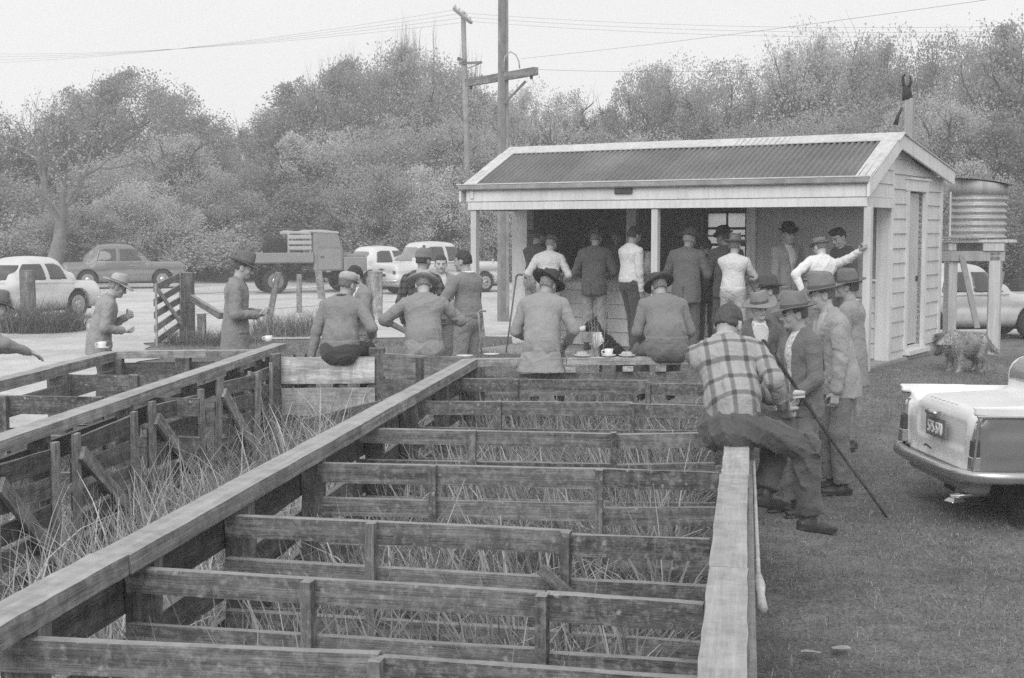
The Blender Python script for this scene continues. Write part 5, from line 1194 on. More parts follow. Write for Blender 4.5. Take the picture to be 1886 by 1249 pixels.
PEOPLE = {}
def person(key, x, y, yaw, height=1.75, z=None, label='', group=None,
           top=('jacket', .25), legs=.2, skin=.36, hair=.1, headwear=None, head=(0, 0, 0), lean=(0.03, 0.05), side=0.0, twist=0.0,
           rh=None, lh=None, rpole=None, lpole=None, rcurl=.55, lcurl=.55, rn=None, ln=None, sit=None, rf=None, lf=None, rk=None, lk=None, shirt=None, tie=None,
           collar=None, hem=None, step=0.017, hfine=.0062, girth=1.0, pattern=None, cuffs=False, long_hair=False, face=True, shoe=.05, apron=None, hands='rl', roll_sleeves=False, hatscale=1.0, tfold=.011):
    """one figure. Local frame: x right, y forward, z up from the feet (from the seat when sit is given)."""
    k = height / 1.75; z0 = G(x, y) if z is None else z
    rt = empty('person', (x, y, z0), yaw); tag(rt, label, 'person', group); PEOPLE[key] = rt
    nv = lambda *a: np.array(a, float)
    pel = nv(0, 0, .93 * k) if sit is None else nv(*sit)
    pr = rotm(0, 0, 0); cr_lo = rotm(twist * .4, lean[0], side); cr = rotm(twist, lean[1], side)
    waist = pel + cr_lo @ nv(0, 0, .17 * k); chest = waist + cr @ nv(0, 0.0, .19 * k); neck = chest + cr @ nv(0, -.012, .155 * k)
    sw = .178 * k * (0.9 + .1 * girth)
    shR = chest + cr @ nv(sw, -.005, .095 * k); shL = chest + cr @ nv(-sw, -.005, .095 * k)
    hr = rotm(twist + head[0], head[1], head[2])
    chin = neck + cr @ nv(0, .012, .055 * k) + hr @ nv(0, .03, .0)
    hk = k; k_ = k
    hd = lambda px, py, pz: chin + hr @ (nv(px, py, pz) * hk)
    hipR, hipL = pel + nv(.088 * k, 0, 0), pel + nv(-.088 * k, 0, 0)
    TH, SH, UA, FA = .43 * k, .42 * k, .285 * k, .255 * k
    base = pel * nv(1, 1, 0)
    fR = nv(*(rf or (.11, .03, .085))); fL = nv(*(lf or (-.11, .0, .085)))
    kR, aR = ik(hipR, fR, TH, SH, rk or (.12, 1, 0)); kL, aL = ik(hipL, fL, TH, SH, lk or (-.12, 1, 0))
    dR = rh or (.26 * k, .06, .80 * k); dL = lh or (-.26 * k, .06, .80 * k)
    eR, wR = ik(shR, dR, UA, FA, rpole or (.6, -.8, -.3)); eL, wL = ik(shL, dL, UA, FA, lpole or (-.6, -.8, -.3))
    g = girth
    # ---- garments
    kind, tv = top; tm = pattern or cloth('%s_%d' % ('tweed' if kind == 'jacket' else 'knit' if kind == 'sweater' else 'cotton', round(tv * 100)), tv, .14 if kind != 'shirt' else .06, 240 if kind != 'sweater' else 150, None, .4)
    pts = np.array([pel, waist, chest, neck, shR, shL, eR, eL, wR, wL]); lo = pts.min(0) - .24; hi = pts.max(0) + .16
    SLV = []; jack = kind == 'jacket'; pf = 1.0 if jack else .94
    F = Field(lo, hi, step); seed = hash(key) % 97 * .37
    seed = sum(map(ord, key)) * .37
    fw_lo, fw = cr_lo @ nv(0, 1, 0), cr @ nv(0, 1, 0)
    F.cap(pel + nv(0, 0, -.02), waist, .172 * k * g * pf, .158 * k * g * pf, .05, .76, fw_lo, (.005, 2.5, seed))
    F.cap(waist, chest + cr @ nv(0, .005, 0), .158 * k * g * pf, .180 * k * g * pf, .06, .72, fw, (.005, 3, seed + 1))
    F.cap(chest + cr @ nv(-.10 * k, -.015, .06 * k), chest + cr @ nv(.10 * k, -.015, .06 * k), .105 * k * pf, .105 * k * pf, .06, .9, fw)
    F.cap(chest + cr @ nv(0, -.01, .08 * k), neck + cr @ nv(0, 0, -.01), .11 * k, .066 * k, .05)
    for sh, el, wr, sg in ((shR, eR, wR, 1), (shL, eL, wL, -1)):
        F.cap(neck + cr @ nv(sg * .05 * k, -.01, -.02 * k), sh + cr @ nv(0, 0, -.004), .058 * k, .064 * k * pf, .05)
        r1 = .070 if jack else .064
        F2 = Field(np.minimum(np.minimum(sh, el), wr) - .13, np.maximum(np.maximum(sh, el), wr) + .13, step); SLV.append(F2)
        F2.cap(sh, el, r1 * k * g, .056 * k * (1.05 if jack else 1), .025, None, None, (.0062 if kind != 'sweater' else .0045, 5, seed + sg))
        end = el + (wr - el) * (.93 if not roll_sleeves else .22)
        F2.cap(el, end, .056 * k, (.047 if jack else .042) * k * (1.25 if roll_sleeves else 1), .022, None, None, (.006, 6, seed + 3 * sg))
    FM = folds(seed, {'jacket': .009, 'sweater': .007, 'shirt': .011}[kind])
    if jack or hem is not None:
        hz = (hem if hem is not None else (-.13 if sit is None else -.10)) * k
        lowp = pel + nv(0, -.015, hz - .06)
        if sit is None: F.cap(pel + nv(0, -.005, 0), lowp, .176 * k * g, .198 * k * g, .05, .80, (0, 1, 0), (.008, 3, seed + 5))
        else:           # tails hang behind the seat
            F.cap(pel + nv(0, -.06, 0), pel + nv(0, -.11, hz - .05), .175 * k * g, .27 * k * g, .05, .50, (0, 1, 0), (.008, 3, seed + 5))
        F.mod(FM); F.cut(lambda X, Y, Z: (pel[2] + hz + .006 * np.sin(9 * X + seed)) - Z)
        if jack and sit is None:   # back vent
            F.cut(lambda X, Y, Z: -np.maximum(np.maximum(np.abs(X) - .006, Y), Z - (pel[2] + .02)) )
    else:
        F.cap(pel + nv(0, 0, .075 * k), pel + nv(0, 0, .11 * k), .172 * k * g, .172 * k * g, .03, .79, (0, 1, 0), (.006, 9, seed))
        F.mod(FM); F.cut(lambda X, Y, Z: (pel[2] + .042 * k + .004 * np.sin(11 * X + seed)) - Z)
    VJ = F.V.copy()
    if shirt is not None and jack:
        ci = np.linalg.inv(cr); nb = chest
        def vee(X, Y, Z):
            a = ci[0, 0] * (X - nb[0]) + ci[0, 1] * (Y - nb[1]) + ci[0, 2] * (Z - nb[2])
            b = ci[1, 0] * (X - nb[0]) + ci[1, 1] * (Y - nb[1]) + ci[1, 2] * (Z - nb[2])
            c = ci[2, 0] * (X - nb[0]) + ci[2, 1] * (Y - nb[1]) + ci[2, 2] * (Z - nb[2])
            wv = shirt[1] * np.clip((c + .42) / .5, .25, 1.0) if len(shirt) > 1 else np.clip(.012 + (c + .16) * .28, .008, .085)
            return np.minimum(np.minimum(wv - np.abs(a), b - .02) , .06)
        F.cut(lambda X, Y, Z: vee(X, Y, Z))
    nm = {'jacket': 'jacket', 'sweater': 'sweater', 'shirt': 'shirt'}[kind]
    ic = np.linalg.inv(cr)
    def gco(o):                                       # cloth coordinates follow the trunk, so checks sit square on the back
        me = o.data; v = np.zeros(len(me.vertices) * 3, np.float32); me.vertices.foreach_get('co', v); v = ((v.reshape(-1, 3) - chest) @ ic.T).astype(np.float32)
        me.attributes.new('gco', 'FLOAT_VECTOR', 'POINT').data.foreach_set('vector', v.ravel()); return o
    jo = gco(F.build(nm, tm, rt))
    def loc3(X, Y, Z): return [ic[i, 0] * (X - chest[0]) + ic[i, 1] * (Y - chest[1]) + ic[i, 2] * (Z - chest[2]) for i in range(3)]
    def trim(nm_, fn, off=.011): F.V = VJ - off; F.cut(fn); return gco(F.build(nm_, tm, jo))
    if jack and shirt is not None and len(shirt) == 1:
        for sg in (-1, 1):                            # turned-back lapels and pocket flaps
            def lap(X, Y, Z):
                a, b_, c = loc3(X, Y, Z); wv = np.clip(.012 + (c + .16) * .28, .008, .085); e = np.clip((c + .17) * .30, .004, .062)
                return np.maximum(np.maximum(wv - sg * a, sg * a - wv - e), np.maximum(np.maximum(-.16 - c, c - .13), .01 - b_))
            trim('lapel', lap)
    if jack and sit is None:
        for sg in (-1, 1):
            trim('pocket_flap', lambda X, Y, Z: np.maximum(np.maximum(np.abs(X - pel[0] - sg * .125 * k) - .065, np.abs(Z - pel[2] + .01 * k) - .026), pel[1] + .02 - Y), .010)
    if kind == 'sweater': trim('waistband', lambda X, Y, Z: Z - (pel[2] + .105 * k), .009)
    
    for F2 in SLV: F2.mod(folds(seed + 2.2, .006)); so_ = gco(F2.build('sleeve', tm, jo))
    if jack:                                           # collar roll
        C = Field(neck - .14, neck + .14, .0095)
        for a in range(9):
            t0, t1 = math.pi * (-.05 + 1.1 * a / 9) + math.pi, math.pi * (-.05 + 1.1 * (a + 1) / 9) + math.pi
            q = lambda t: neck + cr @ nv(.075 * math.cos(t) * k, .070 * math.sin(t) * k + .004, (.008 + .012 * -math.sin(t)) * k)
            C.cap(q(t0), q(t1), .017, .017, .01)
        C.build('collar', tm, jo)
    if shirt is not None:
        sm = shirt[0] if not isinstance(shirt[0], float) else cloth('cotton_%d' % round(shirt[0] * 100), shirt[0], .06, 240, None, .35)
        S = Field(np.minimum(pel, neck) - .26, np.maximum(pel, neck) + .22, .014)
        S.cap(pel + nv(0, 0, .04), waist, .150 * k * g, .142 * k * g, .05, .76, fw_lo, (.004, 5, seed)); S.cap(waist, chest, .142 * k * g, .163 * k * g, .06, .72, fw, (.004, 5, seed))
        S.cap(chest, neck, .12 * k, .07 * k, .05); S.build('shirt', sm, rt)
    if collar is not None:
        cm = cloth('cotton_%d' % round(collar * 100), collar, .06, 240, None, .2)
        C = Field(neck - .16, neck + .16, .0085)
        for a in range(12):
            t0, t1 = 2 * math.pi * a / 12, 2 * math.pi * (a + 1) / 12
            cu_ = 0 if jack else .008
            q = lambda t: neck + cr @ nv((.064 + cu_) * math.cos(t) * k, (.066 + cu_) * math.sin(t) * k + .004, (.026 + cu_ - .03 * max(0, math.sin(t))) * k)
            if abs((t0 + t1) / 2 - math.pi / 2) > .2: C.cap(q(t0), q(t1), .014, .014, .008)
        for sg in (-1, 1): C.cap(neck + cr @ nv(sg * .035, .072, .0), neck + cr @ nv(sg * .075, .088, -.045), .016, .006, .012, .5, fw)
        C.build('shirt_collar', cm, rt)
    if tie is not None:
        MBt = MB(); rings = []
        for t in np.linspace(0, 1, 8):
            c = neck + cr @ nv(0, .085, -.03) + (pel + nv(0, .15 * g, .05) - neck - cr @ nv(0, .085, -.03)) * t; c[1] += .03 * math.sin(t * 3.1)
            wd = .018 + .022 * t; rings.append([c + nv(-wd, 0, 0), c + nv(0, .012, 0), c + nv(wd, 0, 0), c + nv(0, -.012, 0)])
        MBt.loft(rings).build('tie', cloth('tie_cloth_%d' % round(tie * 100), tie, .2, 180), rt, smooth=True)
    # ---- trousers
    lm = legs if not isinstance(legs, float) else cloth('trouser_%d' % round(legs * 100), legs, .14, 220, None, .45)
    pts = np.array([pel, hipR, hipL, kR, kL, aR, aL]); T = Field(pts.min(0) - .22, pts.max(0) + .22, step)
    hs = .80 if jack else 1.0
    T.cap(pel + nv(-.06 * k, -.01, .01), pel + nv(.06 * k, -.01, .01), .125 * k * g * hs, .125 * k * g * hs, .05, .92, (0, 1, 0))
    T.cap(pel + nv(0, 0, .03), pel + nv(0, 0, .12 * k), .155 * k * g * hs, .146 * k * g * hs, .05, .78, (0, 1, 0))
    if sit is not None: T.cap(pel + nv(-.07, -.04, -.03), pel + nv(.07, -.04, -.03), .115 * k * g, .115 * k * g, .05)
    T.cut(lambda X, Y, Z: Z - (pel[2] + .12 * k))
    for h, kn, an, sg in ((hipR, kR, aR, 1), (hipL, kL, aL, -1)):
        T.cap(h, kn, (.088 if jack else .098) * k * g, .080 * k, .03, None, None, (.0042, 3, seed + sg)); e2 = kn + (an - kn) * .97
        T.cap(kn, e2, .079 * k, .074 * k, .03, None, None, (.0065, 3.4, seed + 2 * sg))
    zc = [(aR, kR), (aL, kL)]
    def hemcut(X, Y, Z):
        out = None
        for a, kn in zc:
            u = (a - kn) / np.linalg.norm(a - kn); e = kn + (a - kn) * .955
            dd = (X - e[0]) * u[0] + (Y - e[1]) * u[1] + (Z - e[2]) * u[2]
            near = np.sqrt((X - e[0]) ** 2 + (Y - e[1]) ** 2 + (Z - e[2]) ** 2) - .17
            q = np.minimum(dd, -near); out = q if out is None else np.maximum(out, q)
        return out
    T.mod(folds(seed + 1.1, tfold)); T.cut(hemcut)
    T.build('trousers', lm, rt)
    if jack is False:
        B = MB(); ringo = []
        for a in range(24):
            t = 2 * math.pi * a / 24; c = pel + nv(.151 * k * g * math.cos(t), .119 * k * g * math.sin(t), .062 * k)
            o = nv(math.cos(t), math.sin(t), 0) * .006; ringo.append([c - o - nv(0, 0, .018), c + o - nv(0, 0, .018), c + o + nv(0, 0, .018), c - o + nv(0, 0, .018)])
        ringo.append(ringo[0]); B.loft(ringo, cap=False).build('belt', simple('belt_leather', .05, .5, .1, 20), rt)
    # ---- shoes
    for a, kn, sg in ((aR, kR, 1), (aL, kL, -1)):
        sh = Field(a - .32, a + .32, .013); u = (a - kn) / np.linalg.norm(a - kn)
        toe = nv(sg * .06, 1, 0) if sit is None or (rf is None) else nv(0, 1, -.25)
        if sit is not None: toe = nv(sg * .05, 1, -.22)
        toe = toe / np.linalg.norm(toe); dn = u - toe * (u @ toe); dn = dn / (np.linalg.norm(dn) + 1e-6)
        hl = a + dn * .045
        sh.cap(hl - toe * .045, hl + toe * .10, .038 * k, .042 * k, .02, .85, dn); sh.cap(hl + toe * .10, hl + toe * .175, .042 * k, .034 * k, .02, .7, dn); sh.cap(a - u * .05, hl, .042, .042, .02)
        sh.cap(hl + dn * .032 - toe * .05, hl + dn * .032 + toe * .18, .036 * k, .038 * k, .006, .25, dn)
        sh.build('shoe', simple('shoe_leather_%d' % round(shoe * 100), shoe, .45, .2, 18, .4), rt)
    # ---- body: head, neck, hands and the figure under the clothes, one surface
    allp = np.array([pel, chest, neck, shR, shL, eR, eL, wR, wL, kR, kL, aR, aL, chin + hr @ nv(0, 0, .24)]); lo = allp.min(0) - .17; hi = allp.max(0) + .17
    hc = hd(0, .01, .11); fine = [[], [], []]
    for i in range(3): fine[i].append((hc[i] - .135, hc[i] + .135, hfine))
    hinfo = []
    for wp, el, sg, cu, nn, ch in ((wR, eR, 1, rcurl, rn, 'r'), (wL, eL, -1, lcurl, ln, 'l')):
        f = (wp - el) / np.linalg.norm(wp - el); nrm = nv(*nn) if nn is not None else nv(-sg, .15, -.1)
        hinfo.append((wp, f, nrm, sg, cu))
        if ch in hands:
            c = wp + f * .075
            for i in range(3): fine[i].append((c[i] - .095, c[i] + .095, max(.0062, hfine)))
    Bd = Field(lo, hi, .034, fine)
    Bd.cap(pel, chest, .10 * k, .11 * k, .05, .75, fw); Bd.cap(chest, neck, .09, .055, .04)
    for sh, el, wp in ((shR, eR, wR), (shL, eL, wL)): Bd.cap(sh, el, .042 * k, .037 * k, .03); Bd.cap(el, wp, .037 * k, .027 * k, .02)
    for h, kn, an in ((hipR, kR, aR), (hipL, kL, aL)): Bd.cap(h, kn, .06, .048, .03); Bd.cap(kn, an, .046, .036, .02)
    Bd.cap(neck - cr @ nv(0, 0, .03), hd(0, -.012, .045), .058 * k, .053 * k, .02)
    Bd.ell(hd(0, -.006, .125), nv(.074, .094, .100) * k, hr, .02); Bd.ell(hd(0, .03, .062), nv(.056, .062, .070) * k, hr, .03)
    Bd.ell(hd(0, .070, .018), nv(.026, .024, .020) * k, hr, .02)
    if face:
        for sg in (-1, 1):
            Bd.ell(hd(sg * .040, .062, .078), nv(.022, .022, .024) * k, hr, .02)
            Bd.ell(hd(sg * .032, .104, .108), nv(.017, .020, .013) * k, hr, .012, True)
            Bd.ell(hd(sg * .031, .084, .106), nv(.0135, .0125, .011) * k, hr, .004)
            Bd.cap(hd(sg * .012, .090, .124), hd(sg * .048, .078, .127), .0105 * k, .009 * k, .010)
            Bd.ell(hd(sg * .077, -.006, .095), nv(.011, .022, .033) * k, hr, .006); Bd.ell(hd(sg * .086, .002, .098), nv(.006, .009, .017) * k, hr, .006, True)
        Bd.cap(hd(0, .093, .115), hd(0, .112, .078), .009 * k, .0135 * k, .012); Bd.ell(hd(0, .100, .073), nv(.020, .013, .010) * k, hr, .008)
        Bd.cap(hd(-.02, .086, .050), hd(.02, .086, .050), .0085 * k, .0085 * k, .008); Bd.cap(hd(-.017, .083, .037), hd(.017, .083, .037), .0085 * k, .0085 * k, .008)
        Bd.cap(hd(-.024, .100, .0435), hd(.024, .100, .0435), .0035 * k, .0035 * k, .004, sub=True)
    for wp, f, nrm, sg, cu in hinfo: hand(Bd, wp, f, nrm, sg, cu)
    hinv = np.linalg.inv(hr)
    def pick(c):
        q = (c - chin) @ hinv.T / k; m = np.zeros(len(c), int)
        ey = (np.abs(np.abs(q[:, 0]) - .031) < .0125) & (np.abs(q[:, 2] - .106) < .0048) & (q[:, 1] > .07); m[ey] = 1
        bro = (np.abs(np.abs(q[:, 0]) - .032) < .019) & (np.abs(q[:, 2] - .1265) < .0055) & (q[:, 1] > .07); m[bro] = 1
        lip = (np.abs(q[:, 0]) < .024) & (np.abs(q[:, 2] - .0435) < .006) & (q[:, 1] > .075); m[lip] = 2
        return m
    Bd.build('body', None, rt, mats=[skin_mat(skin), simple('brow_and_eye', .07, .5, .2, 30), simple('lip_%d' % round(skin * 100), skin * .55, .5, .1, 30)], pick=pick)
    # ---- hair
    if hair is not None:
        Hh = Field(hc - .16, hc + .16, .0085)
        Hh.ell(hd(0, -.008, .128), nv(.080, .100, .107) * k, hr, .01); Hh.ell(hd(0, -.032, .088), nv(.066, .066, .066) * k, hr, .02)
        if long_hair: Hh.ell(hd(0, .045, .205), nv(.06, .06, .035) * k, hr, .02); Hh.ell(hd(.03, .06, .195), nv(.04, .04, .03) * k, hr, .02)
        def face_cut(X, Y, Z):
            q = [(X - chin[0]), (Y - chin[1]), (Z - chin[2])]
            b = (hinv[1, 0] * q[0] + hinv[1, 1] * q[1] + hinv[1, 2] * q[2]) / k; c = (hinv[2, 0] * q[0] + hinv[2, 1] * q[1] + hinv[2, 2] * q[2]) / k
            a = np.abs(hinv[0, 0] * q[0] + hinv[0, 1] * q[1] + hinv[0, 2] * q[2]) / k
            fr = np.minimum(b - (.018 + .02 * np.clip((c - .09) / .06, 0, 1)), .160 - c + .0 * a)    # keep hair off the face below the hairline
            low = .070 - c                                                                      # nape
            ear = np.minimum(b + .032, .118 - c)
            return np.maximum(np.maximum(fr, low), ear)
        Hh.cut(face_cut); Hh.mod(lambda X, Y, Z: .0028 * np.sin(130 * X + 60 * Y) * np.sin(90 * Z + 80 * Y) + .002 * np.sin(210 * X - 150 * Z))
        Hh.build('hair', simple('hair_%d' % round(hair * 100), hair, .55, .35, 60, .4, bmp=.4, bscale=160), rt)
    if headwear is not None:
        kd, hv, tl = headwear
        hrot = hr @ rotm(tl[0] if len(tl) > 2 else 0, tl[-2], tl[-1]); hat(rt, hd(0, -.004, .158 if kd != 'cap' else .165), hrot, kd, hv, k * hatscale)
    rt['_h'] = 0
    del rt['_h']
    J = dict(pel=pel, neck=neck, wR=wR, wL=wL, chin=chin, fR=hinfo[0][1], fL=hinfo[1][1])
    M4 = Matrix.Translation((x, y, z0)) @ Matrix.Rotation(yaw, 4, 'Z')
    return rt, {a: M4 @ Vector(b) if a[0] != 'f' else (Matrix.Rotation(yaw, 3, 'Z') @ Vector(b)) for a, b in J.items()}
# ------------------------------------------------------------------ the men, placed where they stand
def stand(key, px, Y, pytop, yaw, hat=True, drop=0.0, z=None, **kw):
    p = at(px, pytop, Y); z0 = G(p.x, Y) if z is None else z
    h = min(1.90, max(1.58, p.z - z0 - (.045 if hat else 0.0) + drop)); return person(key, p.x, Y, R(yaw), h, z0, **kw)
def porch(key, px, v, pytop, yaw, hat=True, drop=0.0, **kw):
    q = shed_pt(shed_x(px, v), v, FL); p = at(px, pytop, q.y); h = min(1.92, max(1.58, p.z - FL - (.045 if hat else 0) + drop))
    return person(key, q.x, q.y, R(yaw), h, FL, **kw)
PLAID = cloth('big_check_wool', .36, .10, 200, (.108, .128, .22, .085, .07), .5); PLAID2 = cloth('dark_check_wool', .12, .15, 200, (.075, .08, .35, .16, .08), .4); PLAID3 = cloth('small_check_shirt', .38, .1, 220, (.06, .065, .22, .12, .06), .3)
SCARF = None
m, n, b = new_mat('patterned_scarf'); vec = mapping(n, (1, 1, 1)); c = ramp(n, noise(n, 38, 2, vec).outputs['Fac'], [(.44, .62), (.52, .25), (.58, .66)]); n.links.new(c, b.inputs['Base Color']); b.inputs['Roughness'].default_value = .9; SCARF = m
FINE = .0055
# --- on the rails
sk, sj = person('sitter', Aseat.x - .01, Aseat.y + .10, R(-62), 1.74, 0.0, 'bareheaded man in a big checked shirt eating on the right fence', None,
    top=('shirt', .5), pattern=PLAID, legs=.11, hair=.07, skin=.33, head=(-.45, .55, 0), lean=(.22, .68), twist=1.0, side=-.10, sit=(0, .0, 1.15), rh=(.04, .34, 1.235), lh=(-.10, .40, 1.24), rn=(-.3, .2, 1), ln=(.3, .2, 1), rcurl=.5, lcurl=.5,
    rpole=(1, -.3, -.5), lpole=(-1, -.2, -.5), rf=(.17, .44, .60), lf=(-.01, .25, .73), rk=(.2, 1, .5), lk=(-.1, 1, .5), step=.0125, hfine=FINE, shoe=.05, girth=1.02, collar=.42, tfold=.020)
person('back1', at(997, 600, 13.1).x, 13.07, R(-8), 1.70, 0.0, 'man in dark hat and pale tweed jacket sitting on the crockery rail', None,
    top=('jacket', .31), legs=.25, hair=.22, skin=.30, headwear=('wide', .07, (.10, .12)), head=(-.35, .45, .05), lean=(.22, .54), sit=(0, .0, 1.15), rh=(.22, .30, 1.18), lh=(-.16, .36, 1.2), rf=(.12, .42, .68), lf=(-.12, .42, .68), rk=(0, 1, .6), lk=(0, 1, .6), hem=-.26, step=.014)
person('back2', at(1228, 600, 13.2).x, 13.17, R(6), 1.68, 0.0, 'stout man in a grey pullover and dark hat hunched on the crockery rail', None,
    top=('sweater', .215), legs=.17, hair=.16, skin=.30, headwear=('flop', .09, (.05, -.12)), head=(.15, .5, 0), lean=(.30, .60), sit=(0, .0, 1.15), rh=(.16, .34, 1.15), lh=(-.16, .34, 1.15), rf=(.14, .42, .68), lf=(-.14, .42, .68), rk=(.3, 1, .6), lk=(-.3, 1, .6), girth=1.16, step=.014)
person('back3', at(780, 600, 14.1).x, 14.12, R(2), 1.76, 0.0, 'man in pale straw hat and rolled sleeves sitting with his elbows out', None,
    top=('shirt', .28), legs=.30, hair=.2, skin=.36, headwear=('wide', .40, (-.12, .08)), head=(.1, .5, 0), lean=(.12, .34), sit=(0, .0, 1.06), rh=(.14, .30, 1.32), lh=(-.22, .26, 1.22), rpole=(1, -.5, .1), lpole=(-1, -.4, .1), rf=(.12, .40, .6), lf=(-.12, .40, .6), rk=(0, 1, .6), lk=(0, 1, .6), girth=1.1, roll_sleeves=True, step=.014)
person('back4', at(625, 600, 13.9).x, 13.97, R(-12), 1.74, 0.0, 'man in a pale flat cap and denim jacket sitting on the wide pale boards', None,
    top=('sweater', .25), legs=.075, hair=.14, skin=.30, headwear=('cap', .42, (-.1, 0)), head=(-.35, .30, 0), lean=(.10, .26), sit=(0, .0, 1.05), rh=(.26, .22, 1.18), lh=(-.30, -.02, .98), ln=(1, 0, 0), lcurl=.3, rf=(.14, .40, .6), lf=(-.14, .40, .6), rk=(.2, 1, .6), lk=(-.2, 1, .6), girth=1.1, collar=.10, step=.014)
# --- left, behind the small pens
stand('tieman', 432, 15.6, 461, -82, True, .02, label='tall man in a tweed overcoat, dark waistcoat and hat, looking down at his hands', top=('jacket', .26), shirt=(.05, .05), collar=.32, legs=.28, hair=.08, skin=.36, headwear=('fedora', .17, (.02, .03)), head=(.0, .30, 0), rh=(.13, .24, 1.18), lh=(-.08, .27, 1.19), rn=(-.4, 0, .9), ln=(.4, 0, .9), rcurl=.6, lcurl=.6, hem=-.26, lean=(.02, .06))
stand('eater', 180, 15.4, 512, -72, True, .12, label='stooping man in a pale hat and tweed jacket eating a sandwich at the left', top=('jacket', .33), shirt=(PLAID3,), collar=.36, legs=.10, hair=.3, skin=.34, headwear=('wide', .44, (-.05, .03)), head=(.0, .42, 0), lean=(.16, .30), rh=(.10, .25, 1.00), lh=(-.10, .30, 1.14), rn=(-.2, .2, 1), ln=(.8, .2, .4), rcurl=.55, lcurl=.9, hem=-.16)
person('leaner', at(8, 600, 13.1).x - .45, 13.2, R(-78), 1.74, None, 'man at the left edge of the picture leaning his forearm on the rail', None, top=('shirt', .27), legs=.4, hair=.2, skin=.36, head=(.2, .3, 0), lean=(.32, .55), rh=(.10, .62, 1.09), lh=(-.22, .50, 1.09), rcurl=.2, lcurl=.3, rn=(0, 0, -1), ln=(0, 0, -1), rpole=(1, -.5, .2), headwear=('fedora', .2, (0, 0)))
stand('dark5', 668, 16.1, 489, 118, False, .03, label='dark-haired man in a jacket with open white collar beside the capped man', top=('jacket', .26), shirt=(.7,), collar=.72, legs=.2, hair=.035, skin=.38, head=(.1, .18, 0), rh=(.14, .3, 1.05), lh=(-.16, .32, 1.08), lean=(.04, .12))
stand('beanie', 775, 17.2, 450, -12, True, .0, label='man in a striped knitted hat with a bobble and a dark checked jacket', top=('sweater', .12), pattern=PLAID2, legs=.3, hair=.06, skin=.28, headwear=('beanie', .42, (0, 0)), head=(-.35, .1, 0), rh=(.2, .25, 1.12), lh=(-.24, .05, .92), collar=.08)
stand('facing', 812, 18.6, 465, 178, False, .0, label='bareheaded man facing the camera beside the man in the grey pullover', top=('jacket', .27), shirt=(.6,), collar=.68, legs=.2, hair=.05, skin=.40, head=(.12, .1, 0), rh=(.16, .28, 1.1), lh=(-.16, .28, 1.1))
stand('pull8', 862, 16.7, 457, 52, False, .0, label='dark-haired man in a grey pullover with white collar seen from behind, arms raised', top=('sweater', .23), legs=.27, hair=.035, skin=.30, collar=.78, head=(.25, .12, 0), rh=(.12, .32, 1.15), lh=(-.2, .34, 1.18), rpole=(.8, -.2, -.6), lpole=(-.8, -.2, -.6), girth=1.05)
# --- at the counter
CG = None
porch('c12', 985, .85, 412, -48, label='man in a dark shirt and dark hat at the left end of the counter', top=('shirt', .075), legs=.3, hair=.06, skin=.26, headwear=('flop', .05, (0, 0)), head=(.0, .25, 0), rh=(.2, .22, 1.02), lh=(-.1, .35, 1.1), roll_sleeves=True)
porch('c13', 1010, .45, 425, -14, label='man in a white cardigan and dark hat at the left of the counter', top=('sweater', .60), legs=.4, hair=.2, skin=.33, headwear=('pork', .10, (.05, 0)), head=(-.3, .35, 0), lean=(.04, .14), rh=(.22, .26, 1.06), lh=(-.24, .12, .98))
porch('c14', 1094, .62, 414, -18, label='man in a dark suit jacket standing at the counter with his back turned', top=('jacket', .095), legs=.28, hair=.12, skin=.26, headwear=('cap', .07, (-.05, 0)), head=(-.05, .25, 0), rh=(.20, .30, 1.12), lh=(-.2, .28, 1.1), lean=(.03, .10))
porch('server', 1138, YW + .62, 418, 165, False, label='man behind the counter in the dark of the shed', top=('shirt', .16), legs=.1, hair=.05, skin=.24, head=(.1, .3, 0), rh=(.2, .34, 1.1), lh=(-.2, .34, 1.1))
porch('c16', 1161, .42, 413, -58, False, label='dark-haired man in a white jersey with one hand in his trouser pocket', top=('sweater', .64), legs=.075, hair=.03, skin=.26, head=(.12, .22, 0), rh=(.21, .05, .86), lh=(-.12, .32, 1.12), rpole=(.6, -1, 0), lean=(-.03, .05), rf=(.14, -.02, .085), lf=(-.1, .16, .085))
porch('c17', 1264, .48, 415, -24, label='stout man in grey tweed jacket and hat right of the middle porch post', top=('jacket', .15), legs=.13, hair=.3, skin=.27, headwear=('fedora', .12, (.0, 0)), head=(-.35, .25, 0), rh=(.22, .30, 1.08), lh=(-.22, .28, 1.1), girth=1.1, hem=-.2)
porch('c18', 1303, .98, 436, 8, False, label='man in black half hidden behind the stout man at the counter', top=('jacket', .035), legs=.06, hair=.04, skin=.22, head=(.2, .2, 0), rh=(.2, .3, 1.1), lh=(-.2, .3, 1.1))
porch('c19', 1338, .80, 411, 14, label='man in a black hat hidden behind the white jersey by the shed window', top=('jacket', .10), legs=.1, hair=.05, skin=.24, headwear=('bowler', .025, (0, 0)), head=(.5, .2, 0), rh=(.2, .3, 1.05), lh=(-.22, .26, 1.0))
porch('c20', 1350, .18, 427, -34, label='man in a white jersey, pale trousers and felt hat with folded arms', top=('sweater', .66), legs=.44, hair=.15, skin=.32, headwear=('fedora', .17, (.02, 0)), head=(.15, .1, 0), rh=(-.02, .27, 1.14), lh=(.06, .30, 1.10), rpole=(1, .1, -.3), lpole=(-1, .1, -.3), girth=.98)
porch('c21', 1446, .92, 403, -150, label='man in a black bowler-like hat facing out from the boarded panel', top=('jacket', .25), shirt=(.55,), collar=.62, legs=.2, hair=.05, skin=.30, headwear=('bowler', .025, (0, .08)), head=(-.25, .1, 0), rh=(.2, .1, .85), lh=(-.2, .1, .85))
